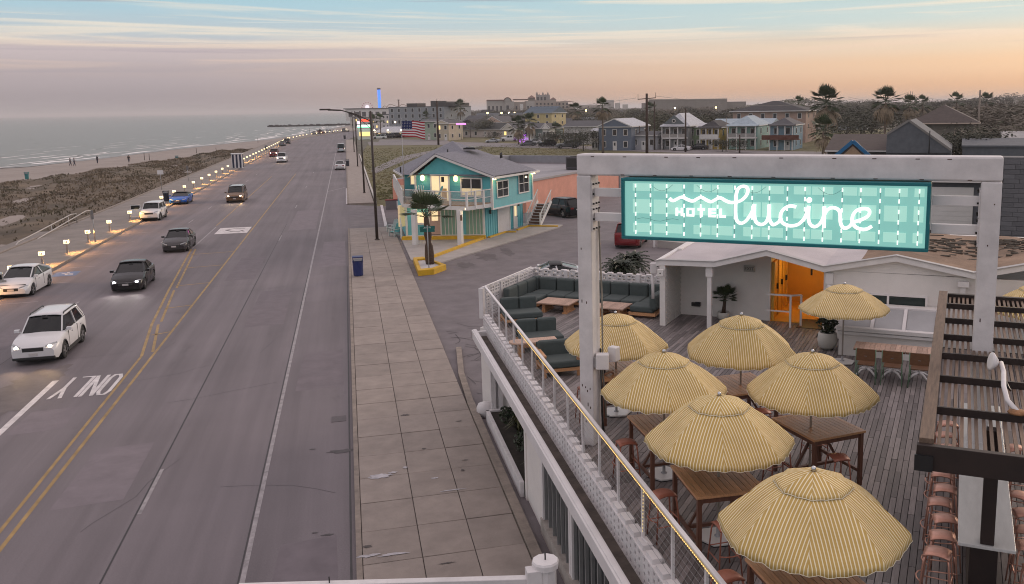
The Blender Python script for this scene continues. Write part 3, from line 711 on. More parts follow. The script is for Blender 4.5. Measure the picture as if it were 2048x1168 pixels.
def roofp(name,va,vb,m,ns=14,nu=8,ub=33.4,bz=.0):
    mb=MB(); vs=[]
    for j in range(nu+1):
        u_=UF+.19+(ub-UF-.19)*j/nu; f=1-j/nu
        for i in range(ns+1):
            v_=va+(vb-va)*i/ns; zz=5.42+(zroof(v_)-5.42)*max(0,f)**.7+.03+.02*math.sin(v_*3+u_*2)
            vs.append((v_,u_,zz+bz))
    fs=[(j*(ns+1)+i,j*(ns+1)+i+1,(j+1)*(ns+1)+i+1,(j+1)*(ns+1)+i) for j in range(nu) for i in range(ns)]
    mb.add(vs,fs,0,False); return part(name,mb,m,hb,fix=False)
roofp('roof',-8.7,-2.6,ROOFM,30); roofp('gravel_roof',-2.6,4.5,GRAV,30)
# dark mossy drifts on the gravel
mb=MB(); rr=random.Random(9)
for k in range(520):
    v_=rr.uniform(-.9,4.2); u_=rr.uniform(28.6,33.2) 
    if abs(u_-31.0-.4*math.sin(v_*2))>1.5 and rr.random()<.8: continue
    zz=5.42+(zroof(v_)-5.42)*max(0,1-(u_-UF)/6.8)**.7; s_=rr.uniform(.03,.13)
    pts=[(v_+s_*1.6*math.cos(a_)*rr.uniform(.6,1.1),u_+s_*.6*math.sin(a_)*rr.uniform(.6,1.1)) for a_ in [2*math.pi*j/9 for j in range(9)]]
    mb.prism(pts,zz,zz+rr.uniform(.05,.075))
part('moss_drift',mb,GRAVD,hb)['kind']='stuff'
mb=MB()
mb.box(-8.66,-8.48,UF+.02,28.4,ZD,5.08)            # wing wall
mb.yprism([(-8.48,ZD),(-5.5,ZD),(-5.5,5.56),(-6.9,5.24),(-8.48,5.22)],28.4,28.55)               # wall with the exit sign
mb.box(-3.62,3.0,26.82,27.0,ZD,5.15); mb.box(-3.62,-3.5,27.0,28.6,ZD,5.2)
mb.add([(-3.62,26.82,5.15),(-3.62,27.0,5.15),(-1.6,27.0,5.56),(-1.6,26.82,5.56),(.45,27.0,5.17),(.45,26.82,5.17)],[(0,3,5),(1,2,4)])
mb.box(-8.66,-8.5,28.56,33.4,ZD,5.3); mb.box(-8.5,4.4,33.3,33.45,2.0,5.45)
part('wall',mb,WALLW,hb)
# brick face of the wing wall
WB=mat('white_brick',(.60,.58,.55),.7,var=.07,scale=4,bump=.1,bscale=30,rnd=.05)
q_=MB().box(-.012,0,-.1,.1,0,.062).mesh('brick',WB); nbk=0
for r_ in range(26):
    for j in range(8):
        u_=UF+.16+j*.212+(.106 if r_%2 else 0)
        if u_<28.3: link('brick',q_,hb,(-8.466+5,u_-27,.03+r_*.0745)); nbk+=1
mb=MB().box(-7.16,-7.02,26.78,26.92,ZD,4.75); mb.box(-7.2,-6.98,26.74,26.96,4.75,5.06); part('column',mb,TRIM,hb,bevel=.006)
# yellow entrance passage
mb=MB(); mb.box(-5.62,-5.5,28.56,31.6,ZD,5.16); mb.box(-5.5,-3.5,31.5,31.62,ZD,5.16); mb.box(-3.5,-3.42,28.6,31.6,ZD,5.16); mb.box(-5.5,-3.5,28.7,31.5,5.11,5.16); mb.box(-5.499,-3.62,28.45,31.5,ZD-.1,ZD+.004)
part('entrance_passage',mb,YELW,hb)
for j,u_ in enumerate((28.62,29.4,30.2)):
    mb=MB().box(-5.5,-5.44,u_,u_+.66,ZD+.01,4.98)
    d_=part('door',mb,YELD,hb,bevel=.01)
    subpart('handle',MB().box(-5.44,-5.38,u_+.52,u_+.58,4.02,4.2),BLACK,d_,hb)
mb=MB(); 
for u_ in (28.58,29.34,30.12,30.9): mb.box(-5.5,-5.40,u_-.03,u_+.03,ZD+.005,5.0)
part('door_frame',mb,mat('yellow_frame',(.78,.45,.09),.4,var=.05),hb)
for u_ in (31.46,): part('switch_plate',MB().box(-4.7,-4.64,u_,31.5,4.1,4.5).box(-4.35,-4.32,u_,31.5,4.3,4.36),BLACK,hb)
pl=bpy.data.lights.new('passage_lamp','POINT'); pl.energy=19; pl.color=(1,.72,.32); pl.shadow_soft_size=.12
plo=bpy.data.objects.new('passage_lamp_light',pl); col.objects.link(plo); plo.parent=hb; plo.location=(-4.5+5,29.9-27,4.75-ZD)
part('ceiling_lamp',MB().lathe([(.02,4.86),(.1,4.9),(.1,4.98),(.03,5.06)],12,(-4.5,29.9)),mat('lamp_globe',(1,.8,.5),.4,var=0,emit=6,ecol=S(255,205,120)),hb)
# long window in the white wall
mb=MB()
for a in ((-2.75,-.72,4.5,4.56),(-2.75,-.72,3.86,3.92),(-2.75,-2.69,3.92,4.5),(-.78,-.72,3.92,4.5),(-1.82,-1.76,3.92,4.5)): mb.box(a[0],a[1],26.77,26.83,a[2],a[3])
f=part('window',mb,TRIM,hb)
subpart('pane',MB().box(-2.69,-1.82,26.80,26.815,3.92,4.5),mat('green_dark_glass',(.02,.035,.033),.08,var=.4,scale=1.5),f,hb)
subpart('pane',MB().box(-1.76,-.78,26.80,26.815,3.92,4.5),MATS['green_dark_glass'],f,hb)
part('downpipe',MB().box(-3.52,-3.38,26.72,26.82,ZD,4.75).box(-3.56,-3.34,26.7,26.82,4.75,5.08),TRIM,hb,bevel=.006)
part('vent_box',MB().box(-3.5,-3.36,26.62,26.72,4.5,4.72),WALLW,hb,bevel=.02)
part('downpipe',MB().box(.12,.26,26.7,26.82,4.0,4.9).box(.05,.34,26.66,26.82,4.9,5.05),TRIM,hb)
# exit sign
EXW=mat('sign_plate',(.42,.40,.37),.5,var=.05)
es=gthing('exit_sign','small grey exit sign box on the white wall by the passage','sign',-6.1,28.36,4.85)
part('plate',MB().box(-6.36,-6.0,28.33,28.39,4.68,4.88),EXW,es,bevel=.006)
def textmesh(name,txt,size,ext,m,root,loc,rot,align='CENTER'):
    cu=bpy.data.curves.new(name,'FONT'); cu.body=txt; cu.size=size; cu.extrude=ext; cu.align_x=align; cu.align_y='CENTER'
    o=bpy.data.objects.new(name,cu); col.objects.link(o)
    dg=bpy.context.evaluated_depsgraph_get(); me=bpy.data.meshes.new_from_object(o.evaluated_get(dg)); bpy.data.objects.remove(o); bpy.data.curves.remove(cu)
    me.materials.clear(); me.materials.append(m); r_=link(name,me,root,loc); r_.rotation_euler=rot; return r_
textmesh('lettering','EXIT',.15,.004,mat('sign_ink',(.12,.11,.10),.6,var=0),es,(-.08,-.036,-.07),(rad(90),0,0))
# small wall boxes
for v_,u_,z_,lab in ((-8.58,26.56,4.85,'white weatherproof box on the corner of the wing wall'),):
    t=gthing('junction_box',lab,'box',v_,u_,z_); part('body',MB().box(v_-.1,v_+.1,u_-.12,u_,z_-.12,z_+.1),WALLW,t,bevel=.015); part('lens',MB().box(v_-.02,v_+.02,u_-.125,u_-.119,z_-.04,z_),BLACK,t)
t=gthing('wall_speaker','white tilted speaker at the end of the lounge wall','speaker',-8.95,26.9,4.85); part('body',MB().cbox((-8.95,26.9,4.9),(.2,.16,.34),rz=.4),WHITE,t,bevel=.02); part('bracket',MB().tube([(-8.8,26.9,4.85),(-8.66,26.9,4.8)],.02,6).tube([(-8.98,26.92,4.7),(-8.98,26.92,3.9)],.05,8),WHITE2,t)
t=gthing('socket_box','dark electrical socket box low on the recessed wall','box',-8.0,28.38,3.55); part('body',MB().box(-7.98,-7.8,28.3,28.399,3.42,3.56),BLACK,t,bevel=.01); part('cover',MB().box(-8.1,-7.985,28.32,28.399,3.42,3.54),DARKMETAL,t)
# entrance handrail and mat
t=gthing('handrail','white tubular handrail beside the yellow passage','railing',-4.6,27.9,ZD)
part('rail',MB().beam((-5.5,27.72,4.12),(-4.72,27.72,4.12),.05,.05).beam((-4.72,27.72,4.12),(-4.45,28.0,4.1),.05,.05).beam((-5.5,27.72,3.6),(-4.74,27.72,3.6),.04,.04),WHITE,t)
part('post',MB().box(-4.76,-4.7,27.69,27.75,ZD,4.12),WHITE,t); part('post',MB().box(-4.48,-4.42,27.97,28.03,ZD,4.1),WHITE,t)
t=gthing('door_mat','dark rectangular door mat at the mouth of the yellow passage','mat',-4.2,28.3,ZD); part('rubber_sheet',MB().box(-4.55,-3.66,27.75,28.95,ZD+.005,ZD+.02),BLACK,t)
# skylight box by the wall
t=gthing('skylight_cabinet','white cabinet with three sloped glass panes under the long window','cabinet',-1.7,25.5,ZD)
part('body',MB().box(-2.93,-.42,25.05,26.8,ZD,3.82),WALLW,t); part('counter_lip',MB().box(-2.98,-.38,24.92,25.12,3.82,3.93).box(-2.96,-.4,24.95,25.05,3.72,3.80),TRIM,t,bevel=.008)
mb=MB().xprism([(25.1,3.825),(26.1,4.26),(26.75,4.26),(26.75,3.825)],-2.9,-.44); part('slope',mb,WALLW,t)
for j in range(4):
    v_=-2.92+j*.826; part('frame_bar',MB().beam((v_+.02,25.08,3.90),(v_+.02,26.12,4.30),.09,.05),WHITE,t)
part('frame_bar',MB().box(-2.93,-.41,26.06,26.2,4.265,4.32),WHITE,t)
for j in range(3):
    a=-2.84+j*.826; part('pane',MB().add([(a,25.12,3.885),(a+.72,25.12,3.885),(a+.72,26.08,4.285),(a,26.08,4.285),(a,25.12,3.86),(a+.72,25.12,3.86),(a+.72,26.08,4.26),(a,26.08,4.26)],[(0,1,2,3),(7,6,5,4),(0,4,5,1),(1,5,6,2),(2,6,7,3),(3,7,4,0)]),mat('frosted_glass',(.36,.36,.37),.22,var=.08,scale=2),t)
# white sign post and arm by the sidewalk
t=wthing('octagonal_post','stout white octagonal post with a flat cap and a long white arm across the sidewalk','post',2.5,12.1,0)
part('shaft',MB().lathe([(.165,.12),(.165,3.3)],8,(2.5,12.15),sm=False),WHITE2,t); part('cap',MB().lathe([(.2,3.3),(.205,3.38),(.19,3.41)],10,(2.5,12.15),sm=False),WHITE,t); part('spike',MB().tube([(2.5,12.15,3.4),(2.5,12.15,3.52)],.012,6),BLACK,t)
part('arm',MB().beam((2.36,12.1,3.12),(-1.9,13.1,3.12),.13,.13).box(2.2,2.42,12.0,12.2,3.05,3.32),WHITE2,t,bevel=.01)
part('arm_stub',MB().tube([(-.6,12.79,3.18),(-.6,12.79,3.28)],.01,5),BLACK,t)
# ------------------------------------------------------------------ hotel sign in its white frame
t=gthing('hotel_sign','large white frame holding an illuminated turquoise hotel sign above the deck','sign',-3.2,16.4,ZD); SG=t
U0,U1=16.3,16.72
def rbox(mb,a,b_,c,d,e,f): mb.box(a,b_,c,d,e,f)
part('post',MB().box(-7.02,-6.72,U0,U1,ZD,8.68),WHITE2,t,bevel=.02)
part('post',MB().box(.31,.63,U0,U1,ZD,8.68),WHITE2,t,bevel=.02)
part('top_beam',MB().box(-7.02,.63,U0,U1,8.682,9.10),WHITE2,t,bevel=.035)
# drain slots and scars of the beam
mb=MB(); rr=random.Random(4)
for k in range(10): v_=-6.6+k*.72+rr.uniform(-.2,.2); mb.box(v_,v_+.07,U0-.003,U0+.01,9.045,9.06)
for k in range(9): v_=-6.1+k*.76+rr.uniform(-.2,.2); mb.box(v_,v_+.07,U0-.003,U0+.01,8.70,8.712)
part('drain_slot',mb,mat('rust_mark',(.06,.025,.02),.8,var=.3,scale=20),t)
mb=MB()
for v_,z_,h_ in ((-6.95,7.2,.04),(-6.85,6.1,.05),(-6.95,6.12,.06),(-6.8,4.3,.05),(-6.86,4.25,.05),(-6.9,4.33,.04),(-6.97,4.36,.05),(-6.85,3.95,.08),(-6.8,3.9,.05),(-6.9,3.6,.05),(.45,7.6,.03),(.4,6.3,.06),(.52,8.3,.02)): mb.box(v_,v_+.018,U0-.003,U0+.01,z_,z_+h_)
part('rust_spot',mb,MATS['rust_mark'],t)
for za in (8.26,7.77):
    for a,b_ in ((-6.72,-5.98),(-.47,.31)): part('crossbar',MB().box(a+.03,b_,16.42,16.56,za,za+.165),WHITE,t,bevel=.006)
BOLT=mat('bolt_black',(.02,.018,.018),.5,.3,var=0)
for v_,s_ in ((-6.72,1),(.31,-1)):
    for z_ in (8.08,7.58):
        a,b_=sorted((v_,v_+s_*.02)); p_=part('mounting_plate',MB().box(a,b_,16.3+.03,U1-.02,z_,z_+.47),WHITE2,t)
        mb=MB()
        for uu in (16.37,16.52,16.66):
            for zz in (z_+.04,z_+.235,z_+.43):
                if uu==16.52 and zz==z_+.235: continue
                x_=v_+s_*.02; mb.tube([(x_,uu,zz),(x_+s_*.03,uu,zz)],.018,6)
        subpart('bolt',mb,BOLT,p_,t)
part('conduit',MB().tube([(-6.70,16.66,8.0),(-6.69,16.66,7.4),(-6.66,16.68,6.2),(-6.66,16.69,4.6),(-6.6,16.69,3.6)],.018,6),mat('grey_conduit',(.25,.23,.2),.6,var=.1),t)
part('cable',MB().tube([(-6.69,16.64,5.1),(-6.68,16.66,4.0),(-6.66,16.66,3.2)],.02,6).tube([(-6.67,16.60,4.9),(-6.665,16.62,3.7),(-6.6,16.62,3.15)],.014,6),BLACK,t)
tl=gthing('floodlight','white outdoor speaker box clamped to the hotel sign post','speaker',-6.5,16.6,4.85)
part('body',MB().cbox((-6.56,16.42,4.9),(.26,.2,.32),rz=.35),WHITE,tl,bevel=.02); part('face',MB().cbox((-6.60,16.315,4.9),(.17,.012,.22),rz=.35),mat('grille_grey',(.35,.34,.34),.7,var=.1),tl)
part('body_rear',MB().cbox((-6.42,16.70,5.0),(.2,.18,.3),rz=-.2),WHITE,tl,bevel=.02); part('clamp',MB().tube([(-6.72,16.5,4.85),(-6.5,16.5,4.85)],.03,6),BLACK,tl)
# box with a lit face
A,B_,C,D=-6.0,-.46,7.49,8.665; FU=16.13
part('sign_case',MB().box(A,B_,FU+.05,16.62,C,D),TEAL,t,bevel=.02)
mb=MB(); fw=.058
mb.box(A,B_,FU-.05,FU+.05,D-fw,D); mb.box(A,B_,FU-.05,FU+.05,C,C+fw); mb.box(A,A+fw,FU-.05,FU+.05,C+fw,D-fw); mb.box(B_-fw,B_,FU-.05,FU+.05,C+fw,D-fw); part('sign_rim',mb,TEAL,t,bevel=.008)
E1=mat('lit_sign_sheet',S(70,125,118),.5,var=.03,scale=2,emit=.60,ecol=S(150,212,202))
E2=mat('lit_sign_panel',S(95,140,130),.5,var=.03,scale=2,emit=.68,ecol=S(178,228,214))
E3=mat('sign_tube',(.9,.9,.88),.4,var=0,emit=.80,ecol=S(255,252,244))
E4=mat('sign_letters',(.9,.9,.88),.4,var=0,emit=.72,ecol=S(255,252,246))
WIRE=mat('sign_wire',(.10,.30,.30),.5,var=0)
part('sign_sheet',MB().box(A+fw,B_-fw,FU+.02,FU+.05,C+fw,D-fw),E1,t)
cells=[-5.86,-5.66,-5.1,-4.95,-4.45,-4.32,-3.8,-3.6,-3.1,-2.95,-2.45,-2.3,-2.0,-1.85,-1.45,-1.28,-.95,-.8]
rows_=[(7.63,7.80),(7.99,8.26),(8.42,8.565)]
for k,(a,b_) in enumerate(((-5.78,-5.40),(-5.36,-4.80),(-4.58,-3.84),(-3.64,-2.92),(-2.74,-2.06),(-1.9,-1.33),(-1.2,-.83),(-.72,-.56))):
    for za,zb in rows_:
        if b_-a>.5:
            mid=a+(b_-a)*.45; part('panel',MB().box(a,mid-.012,FU+.006,FU+.019,za,zb),E2,t); part('panel',MB().box(mid+.012,b_,FU+.006,FU+.019,za,zb),E2,t)
        else: part('panel',MB().box(a,b_,FU+.006,FU+.019,za,zb),E2,t)
cols=[-5.72,-5.42,-5.10,-4.76,-4.44,-4.12,-3.80,-3.48,-3.17,-2.85,-2.54,-2.22,-1.90,-1.59,-1.27,-.96,-.64]
q_=MB().box(-.011,.011,0,.022,-.035,.035).mesh('light_tube',E3)
wm=MB()
for v_ in cols:
    for z_ in (8.52,8.34,8.16,7.98,7.80,7.63): link('light_tube',q_,t,(v_+3.2,FU-.02-16.4,z_-ZD))
    wm.box(v_-.003,v_+.003,FU-.004,FU+.002,7.62,8.56)
for v_ in (-5.2,-4.3,-3.45,-2.1):
    wm.tube([(v_-.22+.055*j,FU-.004,8.55-.12*math.sin(math.pi*j/8)) for j in range(9)],.003,4)
wm.tube([(-5.7+.12*j,FU-.004,7.88+.03*math.sin(j*1.3)) for j in range(8)],.003,4)
part('wire',wm,WIRE,t)
# letters: a wavy line that runs into the l of the script, and HOTEL in blocks
def stroke(mb,pts,wd,closed=False,dep=(FU-.075,FU-.03)):
    P=[Vector((p[0],p[1])) for p in pts]; n=len(P); L_=[];R_=[]
    for i in range(n):
        d=((P[(i+1)%n]-P[i-1]) if closed else (P[min(i+1,n-1)]-P[max(i-1,0)])).normalized(); nn=Vector((-d.y,d.x))*wd/2
        L_.append(P[i]+nn); R_.append(P[i]-nn)
    for i in range(n if closed else n-1):
        j=(i+1)%n; a,b_,c,d=L_[i],L_[j],R_[j],R_[i]
        vs=[(p.x,dep[0],p.y) for p in (a,b_,c,d)]+[(p.x,dep[1],p.y) for p in (a,b_,c,d)]
        mb.add(vs,BOXF)
def spline(pts,k=6):
    out=[]; n=len(pts)
    for i in range(n-1):
        p0,p1,p2,p3=[Vector(pts[max(0,min(n-1,i+d))]) for d in (-1,0,1,2)]
        for j in range(k):
            s_=j/k; out.append(.5*((2*p1)+(p2-p0)*s_+(2*p0-5*p1+4*p2-p3)*s_*s_+(3*p1-p0-3*p2+p3)*s_**3))
    out.append(Vector(pts[-1])); return out
def spt(px,py):
    # photograph point -> point of the sign's face
    d=AX[0]*((px-1170)/FPX)+AX[1]*((py-505)/FPX)+AX[2]; du=d.x*GUX[0]+d.y*GUX[1]; k=(FU-.075)/du
    return ((d.x*GVX[0]+d.y*GVX[1])*k,CAMZ+d.z*k)
z1=lambda x,y:(1240+x/6.4,340+y/6.4)
z2=lambda x,y:(1540+x/6.206,340+y/6.206)
WD=.056
scr=[('script_letter',[z1(628,362),z1(650,385),z1(683,394),z1(720,375),z1(790,348),z1(850,375),z1(925,400),z1(975,375),z1(1035,352),z1(1100,385),z1(1160,408),z1(1210,385),z1(1275,358),z1(1340,390),z1(1400,415),z1(1470,415),z1(1540,395),z1(1600,345),z1(1632,280),z1(1620,225),z1(1565,210),z1(1510,240),z1(1485,310),z1(1478,400),z1(1475,520),z1(1480,610),z1(1500,660),z1(1545,685),z1(1600,660),z1(1650,600),z1(1690,530),z1(1718,440)]),
('script_letter',[z1(1718,440),z1(1715,540),z1(1722,620),z1(1745,675),z1(1800,700),z1(1855,680),z1(1890,620),z1(1905,540),z1(1908,445)]),
('script_letter',[z1(1908,445),z1(1905,560),z1(1912,640),z1(1940,690),z2(45,680),z2(100,650),z2(140,600)]),
('script_letter',[z2(320,462),z2(280,450),z2(225,452),z2(165,490),z2(130,550),z2(130,620),z2(170,670),z2(250,695),z2(340,680),z2(400,630),z2(440,570),z2(478,450)]),
('script_letter',[z2(480,450),z2(475,560),z2(480,640),z2(510,690),z2(560,705),z2(615,670),z2(655,600),z2(672,520),z2(672,455)]),
('script_letter',[z2(672,455),z2(670,600),z2(668,722)]),
('script_letter',[z2(672,560),z2(700,510),z2(745,475),z2(800,472),z2(850,500),z2(868,560),z2(870,640),z2(890,700),z2(930,725),z2(980,705),z2(1030,655),z2(1130,620),z2(1205,580),z2(1235,530),z2(1215,490),z2(1150,482),z2(1075,505),z2(1025,570),z2(1020,650),z2(1060,710),z2(1130,738),z2(1200,735),z2(1262,700)]),]
for nm,pp in scr:
    mb=MB(); stroke(mb,spline([spt(*p_) for p_ in pp],5),WD); part(nm,mb,E4,t,fix=False)
mb=MB(); c_=spt(*z2(484,375)); n_=16
mb.yprism([(c_[0]+.048*math.cos(2*math.pi*k/n_),c_[1]+.05*math.sin(2*math.pi*k/n_)) for k in range(n_)],FU-.075,FU-.03); part('script_letter',mb,E4,t)
def block(x0,x1,y0,y1,polys):
    a=spt(*z1(x0,y1)); b_=spt(*z1(x1,y0)); mb=MB()
    for p_ in polys: mb.box(a[0]+(b_[0]-a[0])*p_[0],a[0]+(b_[0]-a[0])*p_[1],FU-.07,FU-.03,a[1]+(b_[1]-a[1])*p_[2],a[1]+(b_[1]-a[1])*p_[3])
    part('block_letter',mb,E4,t)
block(708,802,488,588,[(0,.29,0,1),(.71,1,0,1),(.29,.71,.38,.62)])
block(848,945,490,595,[(0,.28,0,1),(.72,1,0,1),(.28,.72,0,.24),(.28,.72,.76,1)])
block(990,1080,492,597,[(0,1,.72,1),(.32,.68,0,.72)])
block(1126,1220,495,605,[(0,.36,0,1),(.36,1,0,.24),(.36,1,.4,.6),(.36,1,.78,1)])
block(1268,1350,500,612,[(0,.36,0,1),(.36,1,0,.27)])
# ------------------------------------------------------------------ things standing on the deck
def canopy_mat():
    m=bpy.data.materials.new('striped_canvas'); m.use_nodes=True; T=m.node_tree; b=T.nodes['Principled BSDF']; Lk=T.links.new
    uv=T.nodes.new('ShaderNodeUVMap'); uv.uv_map='UVMap'; s=T.nodes.new('ShaderNodeSeparateXYZ'); Lk(uv.outputs[0],s.inputs[0])
    def m_(op,a,b_):
        n=T.nodes.new('ShaderNodeMath'); n.operation=op
        for i,v in enumerate((a,b_)):
            if isinstance(v,(int,float)): n.inputs[i].default_value=v
            else: Lk(v,n.inputs[i])
        return n.outputs[0]
    f=m_('FRACT',m_('ADD',m_('DIVIDE',s.outputs[0],.047),100.5),0.)
    st=m_('GREATER_THAN',f,.70)
    no=T.nodes.new('ShaderNodeTexNoise'); co=T.nodes.new('ShaderNodeTexCoord'); Lk(co.outputs['Object'],no.inputs['Vector']); no.inputs['Scale'].default_value=2.2; no.inputs['Detail'].default_value=4
    mr=T.nodes.new('ShaderNodeMapRange'); Lk(no.outputs[0],mr.inputs[0]); mr.inputs[1].default_value=.3; mr.inputs[2].default_value=.7; mr.inputs[3].default_value=.9; mr.inputs[4].default_value=1.08
    mx=T.nodes.new('ShaderNodeMix'); mx.data_type='RGBA'; Lk(st,mx.inputs[0]); mx.inputs[6].default_value=(.55,.375,.125,1); mx.inputs[7].default_value=(.88,.78,.55,1)
    vm=T.nodes.new('ShaderNodeVectorMath'); vm.operation='SCALE'; Lk(mx.outputs[2],vm.inputs[0]); Lk(mr.outputs[0],vm.inputs[3]); Lk(vm.outputs[0],b.inputs['Base Color'])
    b.inputs['Roughness'].default_value=.85; b.inputs['Specular IOR Level'].default_value=.2
    bm=T.nodes.new('ShaderNodeBump'); bm.inputs['Strength'].default_value=.35; bm.inputs['Distance'].default_value=.05; n2=T.nodes.new('ShaderNodeTexNoise'); Lk(co.outputs['Object'],n2.inputs['Vector']); n2.inputs['Scale'].default_value=4; Lk(n2.outputs[0],bm.inputs['Height']); Lk(bm.outputs[0],b.inputs['Normal'])
    return m
CANV=canopy_mat(); PIPING=mat('cream_piping',(.72,.66,.50),.8,var=.05)
UR=1.17
def uprof(t): return -.66*(.30*t+.70*t**2.1)      # t = r / R
def umb_panel(k,t0,t1,lift,val,sag=.05,nr=9,nc=8,rr=None):
    """one cloth panel between two ribs, with a scalloped valance"""
    mb=MB(); mb.uv=[]; a0=2*math.pi*k/8; a1=a0+math.pi/4; am=(a0+a1)/2; rows=[]
    ts=[t0+(t1-t0)*i/nr for i in range(nr+1)]
    ax=Vector((math.cos(am),math.sin(am),0)); lx=Vector((-math.sin(am),math.cos(am),0))
    for t in ts:
        p0=Vector((math.cos(a0),math.sin(a0),0))*UR*t; p1=Vector((math.cos(a1),math.sin(a1),0))*UR*t
        row=[]
        for c in range(nc+1):
            f=c/nc; p=p0.lerp(p1,f); s_=math.sin(math.pi*f); p.z=uprof(t)+lift-sag*s_*t*t+(.012*math.sin(f*17+k*3+t*9)*s_*t if rr else 0); row.append(p)
        rows.append(row)
    if val>0:
        row=[]
        for c in range(nc+1):
            f=c/nc; p=rows[-1][c].copy(); out=Vector((p.x,p.y,0)).normalized(); p+=out*.018; p.z-=val*(.86+.14*math.cos(f*math.pi*8))*.9; row.append(p)
        rows.append(row)
    for r_ in rows:
        for p in r_: mb.v.append(tuple(p)); mb.uv.append((p.dot(lx),p.dot(ax)))
    n=nc+1
    for i in range(len(rows)-1):
        for c in range(nc): mb.f.append((i*n+c,i*n+c+1,(i+1)*n+c+1,(i+1)*n+c)); mb.m.append(0); mb.sm.append(True)
    return mb,rows[-1]
def thick(o,t=.004):
    s=o.modifiers.new('cloth','SOLIDIFY'); s.thickness=t; s.offset=1; return o
def make_umbrella(label,loc,rz,ztop,tall):
    """loc is the foot on the deck; ztop the height of the finial above it"""
    t=thing('patio_umbrella',label,'umbrella',loc,rz,'striped umbrellas on the deck')
    zc=ztop-.06
    for k in range(8):
        mb,ed=umb_panel(k,.10,1.,zc,.10,nc=16,rr=1); o=thick(mb.build('panel',CANV,t,fix=False))
        pp=MB().tube([(p.x*1.004,p.y*1.004,p.z) for p in ed],.0045,4); pp.build('piping',PIPING,o)
    for k in range(8):
        mb,ed=umb_panel(k,.03,.40,zc+.035,.045,sag=.03,nr=4,nc=6); o=thick(mb.build('vent_panel',CANV,t,fix=False))
        MB().tube([(p.x*1.01,p.y*1.01,p.z) for p in ed],.006,4).build('piping',PIPING,o)
    MB().lathe([(.018,zc),(.03,zc+.04),(.03,zc+.075),(.012,zc+.09)],10).build('finial',CHROME,t)
    MB().tube([(0,0,.03),(0,0,zc)],.021,8).build('pole',mat('brushed_pole',(.40,.36,.32),.45,.3,var=.08),t)
    for k in range(8):
        a=2*math.pi*k/8; d=Vector((math.cos(a),math.sin(a),0))
        MB().tube([d*.03+Vector((0,0,zc-.04))]+[d*UR*s_+Vector((0,0,zc+uprof(s_)-.03)) for s_ in (.35,.7,.99)],.008,5).tube([d*.03+Vector((0,0,zc-.62)),d*UR*.5+Vector((0,0,zc+uprof(.5)-.035))],.006,5).build('rib',STEEL,t)
    MB().lathe([(.06,.03),(.06,.055),(.03,.07),(.03,.2)],12).build('pole_sleeve',STEEL,t)
    MB().prism([(.34*math.cos(a),.34*math.sin(a)) for a in [math.pi/6+math.pi/3*k for k in range(6)]],.012,.045).build('base_plate',mat('white_base_plate',(.70,.68,.66),.3,var=.05),t,bevel=.008)
    MB().prism([(.345*math.cos(a),.345*math.sin(a)) for a in [math.pi/6+math.pi/3*k for k in range(6)]],0,.011).build('base_foot',BLACK,t)
    return t
um0=None
UMB=[((5.62,18.85),2.36,.35,'striped umbrella half hidden behind the white sign post beside the lounge'),((7.81,16.95),2.58,.1,'striped umbrella at the back of the two tables nearest the passage'),((5.47,15.24),2.43,.55,'striped umbrella just to the street side of the middle of the deck'),((7.95,14.2),2.49,.2,'striped umbrella over the table nearest the dark pergola'),((5.45,12.61),2.43,.45,'striped umbrella over the table by the lit railing, second from the front'),((5.38,9.51),2.44,.25,'largest looking striped umbrella at the front of the deck'),((12.62,20.95),2.18,.3,'striped umbrella standing alone by the white skylight cabinet'),((17.0,18.9),2.3,.1,'striped umbrella peeping over the far end of the pergola')]
for (xy,zt,rz,lab) in UMB:
    if um0 is None: um0=make_umbrella(lab,(*xy,ZD),rz,2.43,1); um0.scale=(1,1,zt/2.43)
    else: dup(um0,(*xy,ZD),rz,lab,scale=(1,1,zt/2.43))
# ---- bar tables
def make_table(label,loc,rz,sx=1.14,sy=1.3,h=1.05,wood=None):
    wood=wood or WOODT
    t=thing('bar_table',label,'table',loc,rz,'slatted bar tables under the umbrellas')
    n=10; w_=(sx-.16)/n
    q_=MB().box(-w_/2+.005,w_/2-.005,-sy/2+.07,sy/2-.07,h-.028,h).mesh('slat',wood)
    for k in range(n):
        x=-sx/2+.08+(k+.5)*w_
        link('slat',q_,t,(x,0,0))
    for s_ in (-1,1):
        MB().box(-sx/2,sx/2,s_*sy/2-(.07 if s_>0 else 0),s_*sy/2+(.07 if s_<0 else 0),h-.04,h+.001).build('rim_board',wood,t,bevel=.004)
        MB().box(s_*sx/2-(.078 if s_>0 else 0),s_*sx/2+(.078 if s_<0 else 0),-sy/2+.071,sy/2-.071,h-.04,h+.001).build('rim_board',wood,t,bevel=.004)
    for a in (-1,1):
        for b_ in (-1,1): MB().box(a*(sx/2-.06)-.035,a*(sx/2-.06)+.035,b_*(sy/2-.06)-.035,b_*(sy/2-.06)+.035,0,h-.04).build('leg',WOODD,t,bevel=.005)
        MB().box(a*(sx/2-.06)-.012,a*(sx/2-.06)+.012,-sy/2+.1,sy/2-.1,h-.13,h-.041).build('apron',WOODD,t)
        MB().box(-sx/2+.1,sx/2-.1,a*(sy/2-.06)-.012,a*(sy/2-.06)+.012,h-.13,h-.041).build('apron',WOODD,t)
        MB().box(a*(sx/2-.06)-.02,a*(sx/2-.06)+.02,-sy/2+.1,sy/2-.1,.24,.30).build('stretcher',WOODD,t)
    MB().box(-sx/2+.085,sx/2-.085,-.03,.03,.245,.295).build('stretcher',WOODD,t)
    for a in (-1,1): MB().beam((a*(sx/2-.09),.02*a,.30),(a*.05,.02*a,h-.06),.04,.04).build('brace',WOODD,t)
    return t
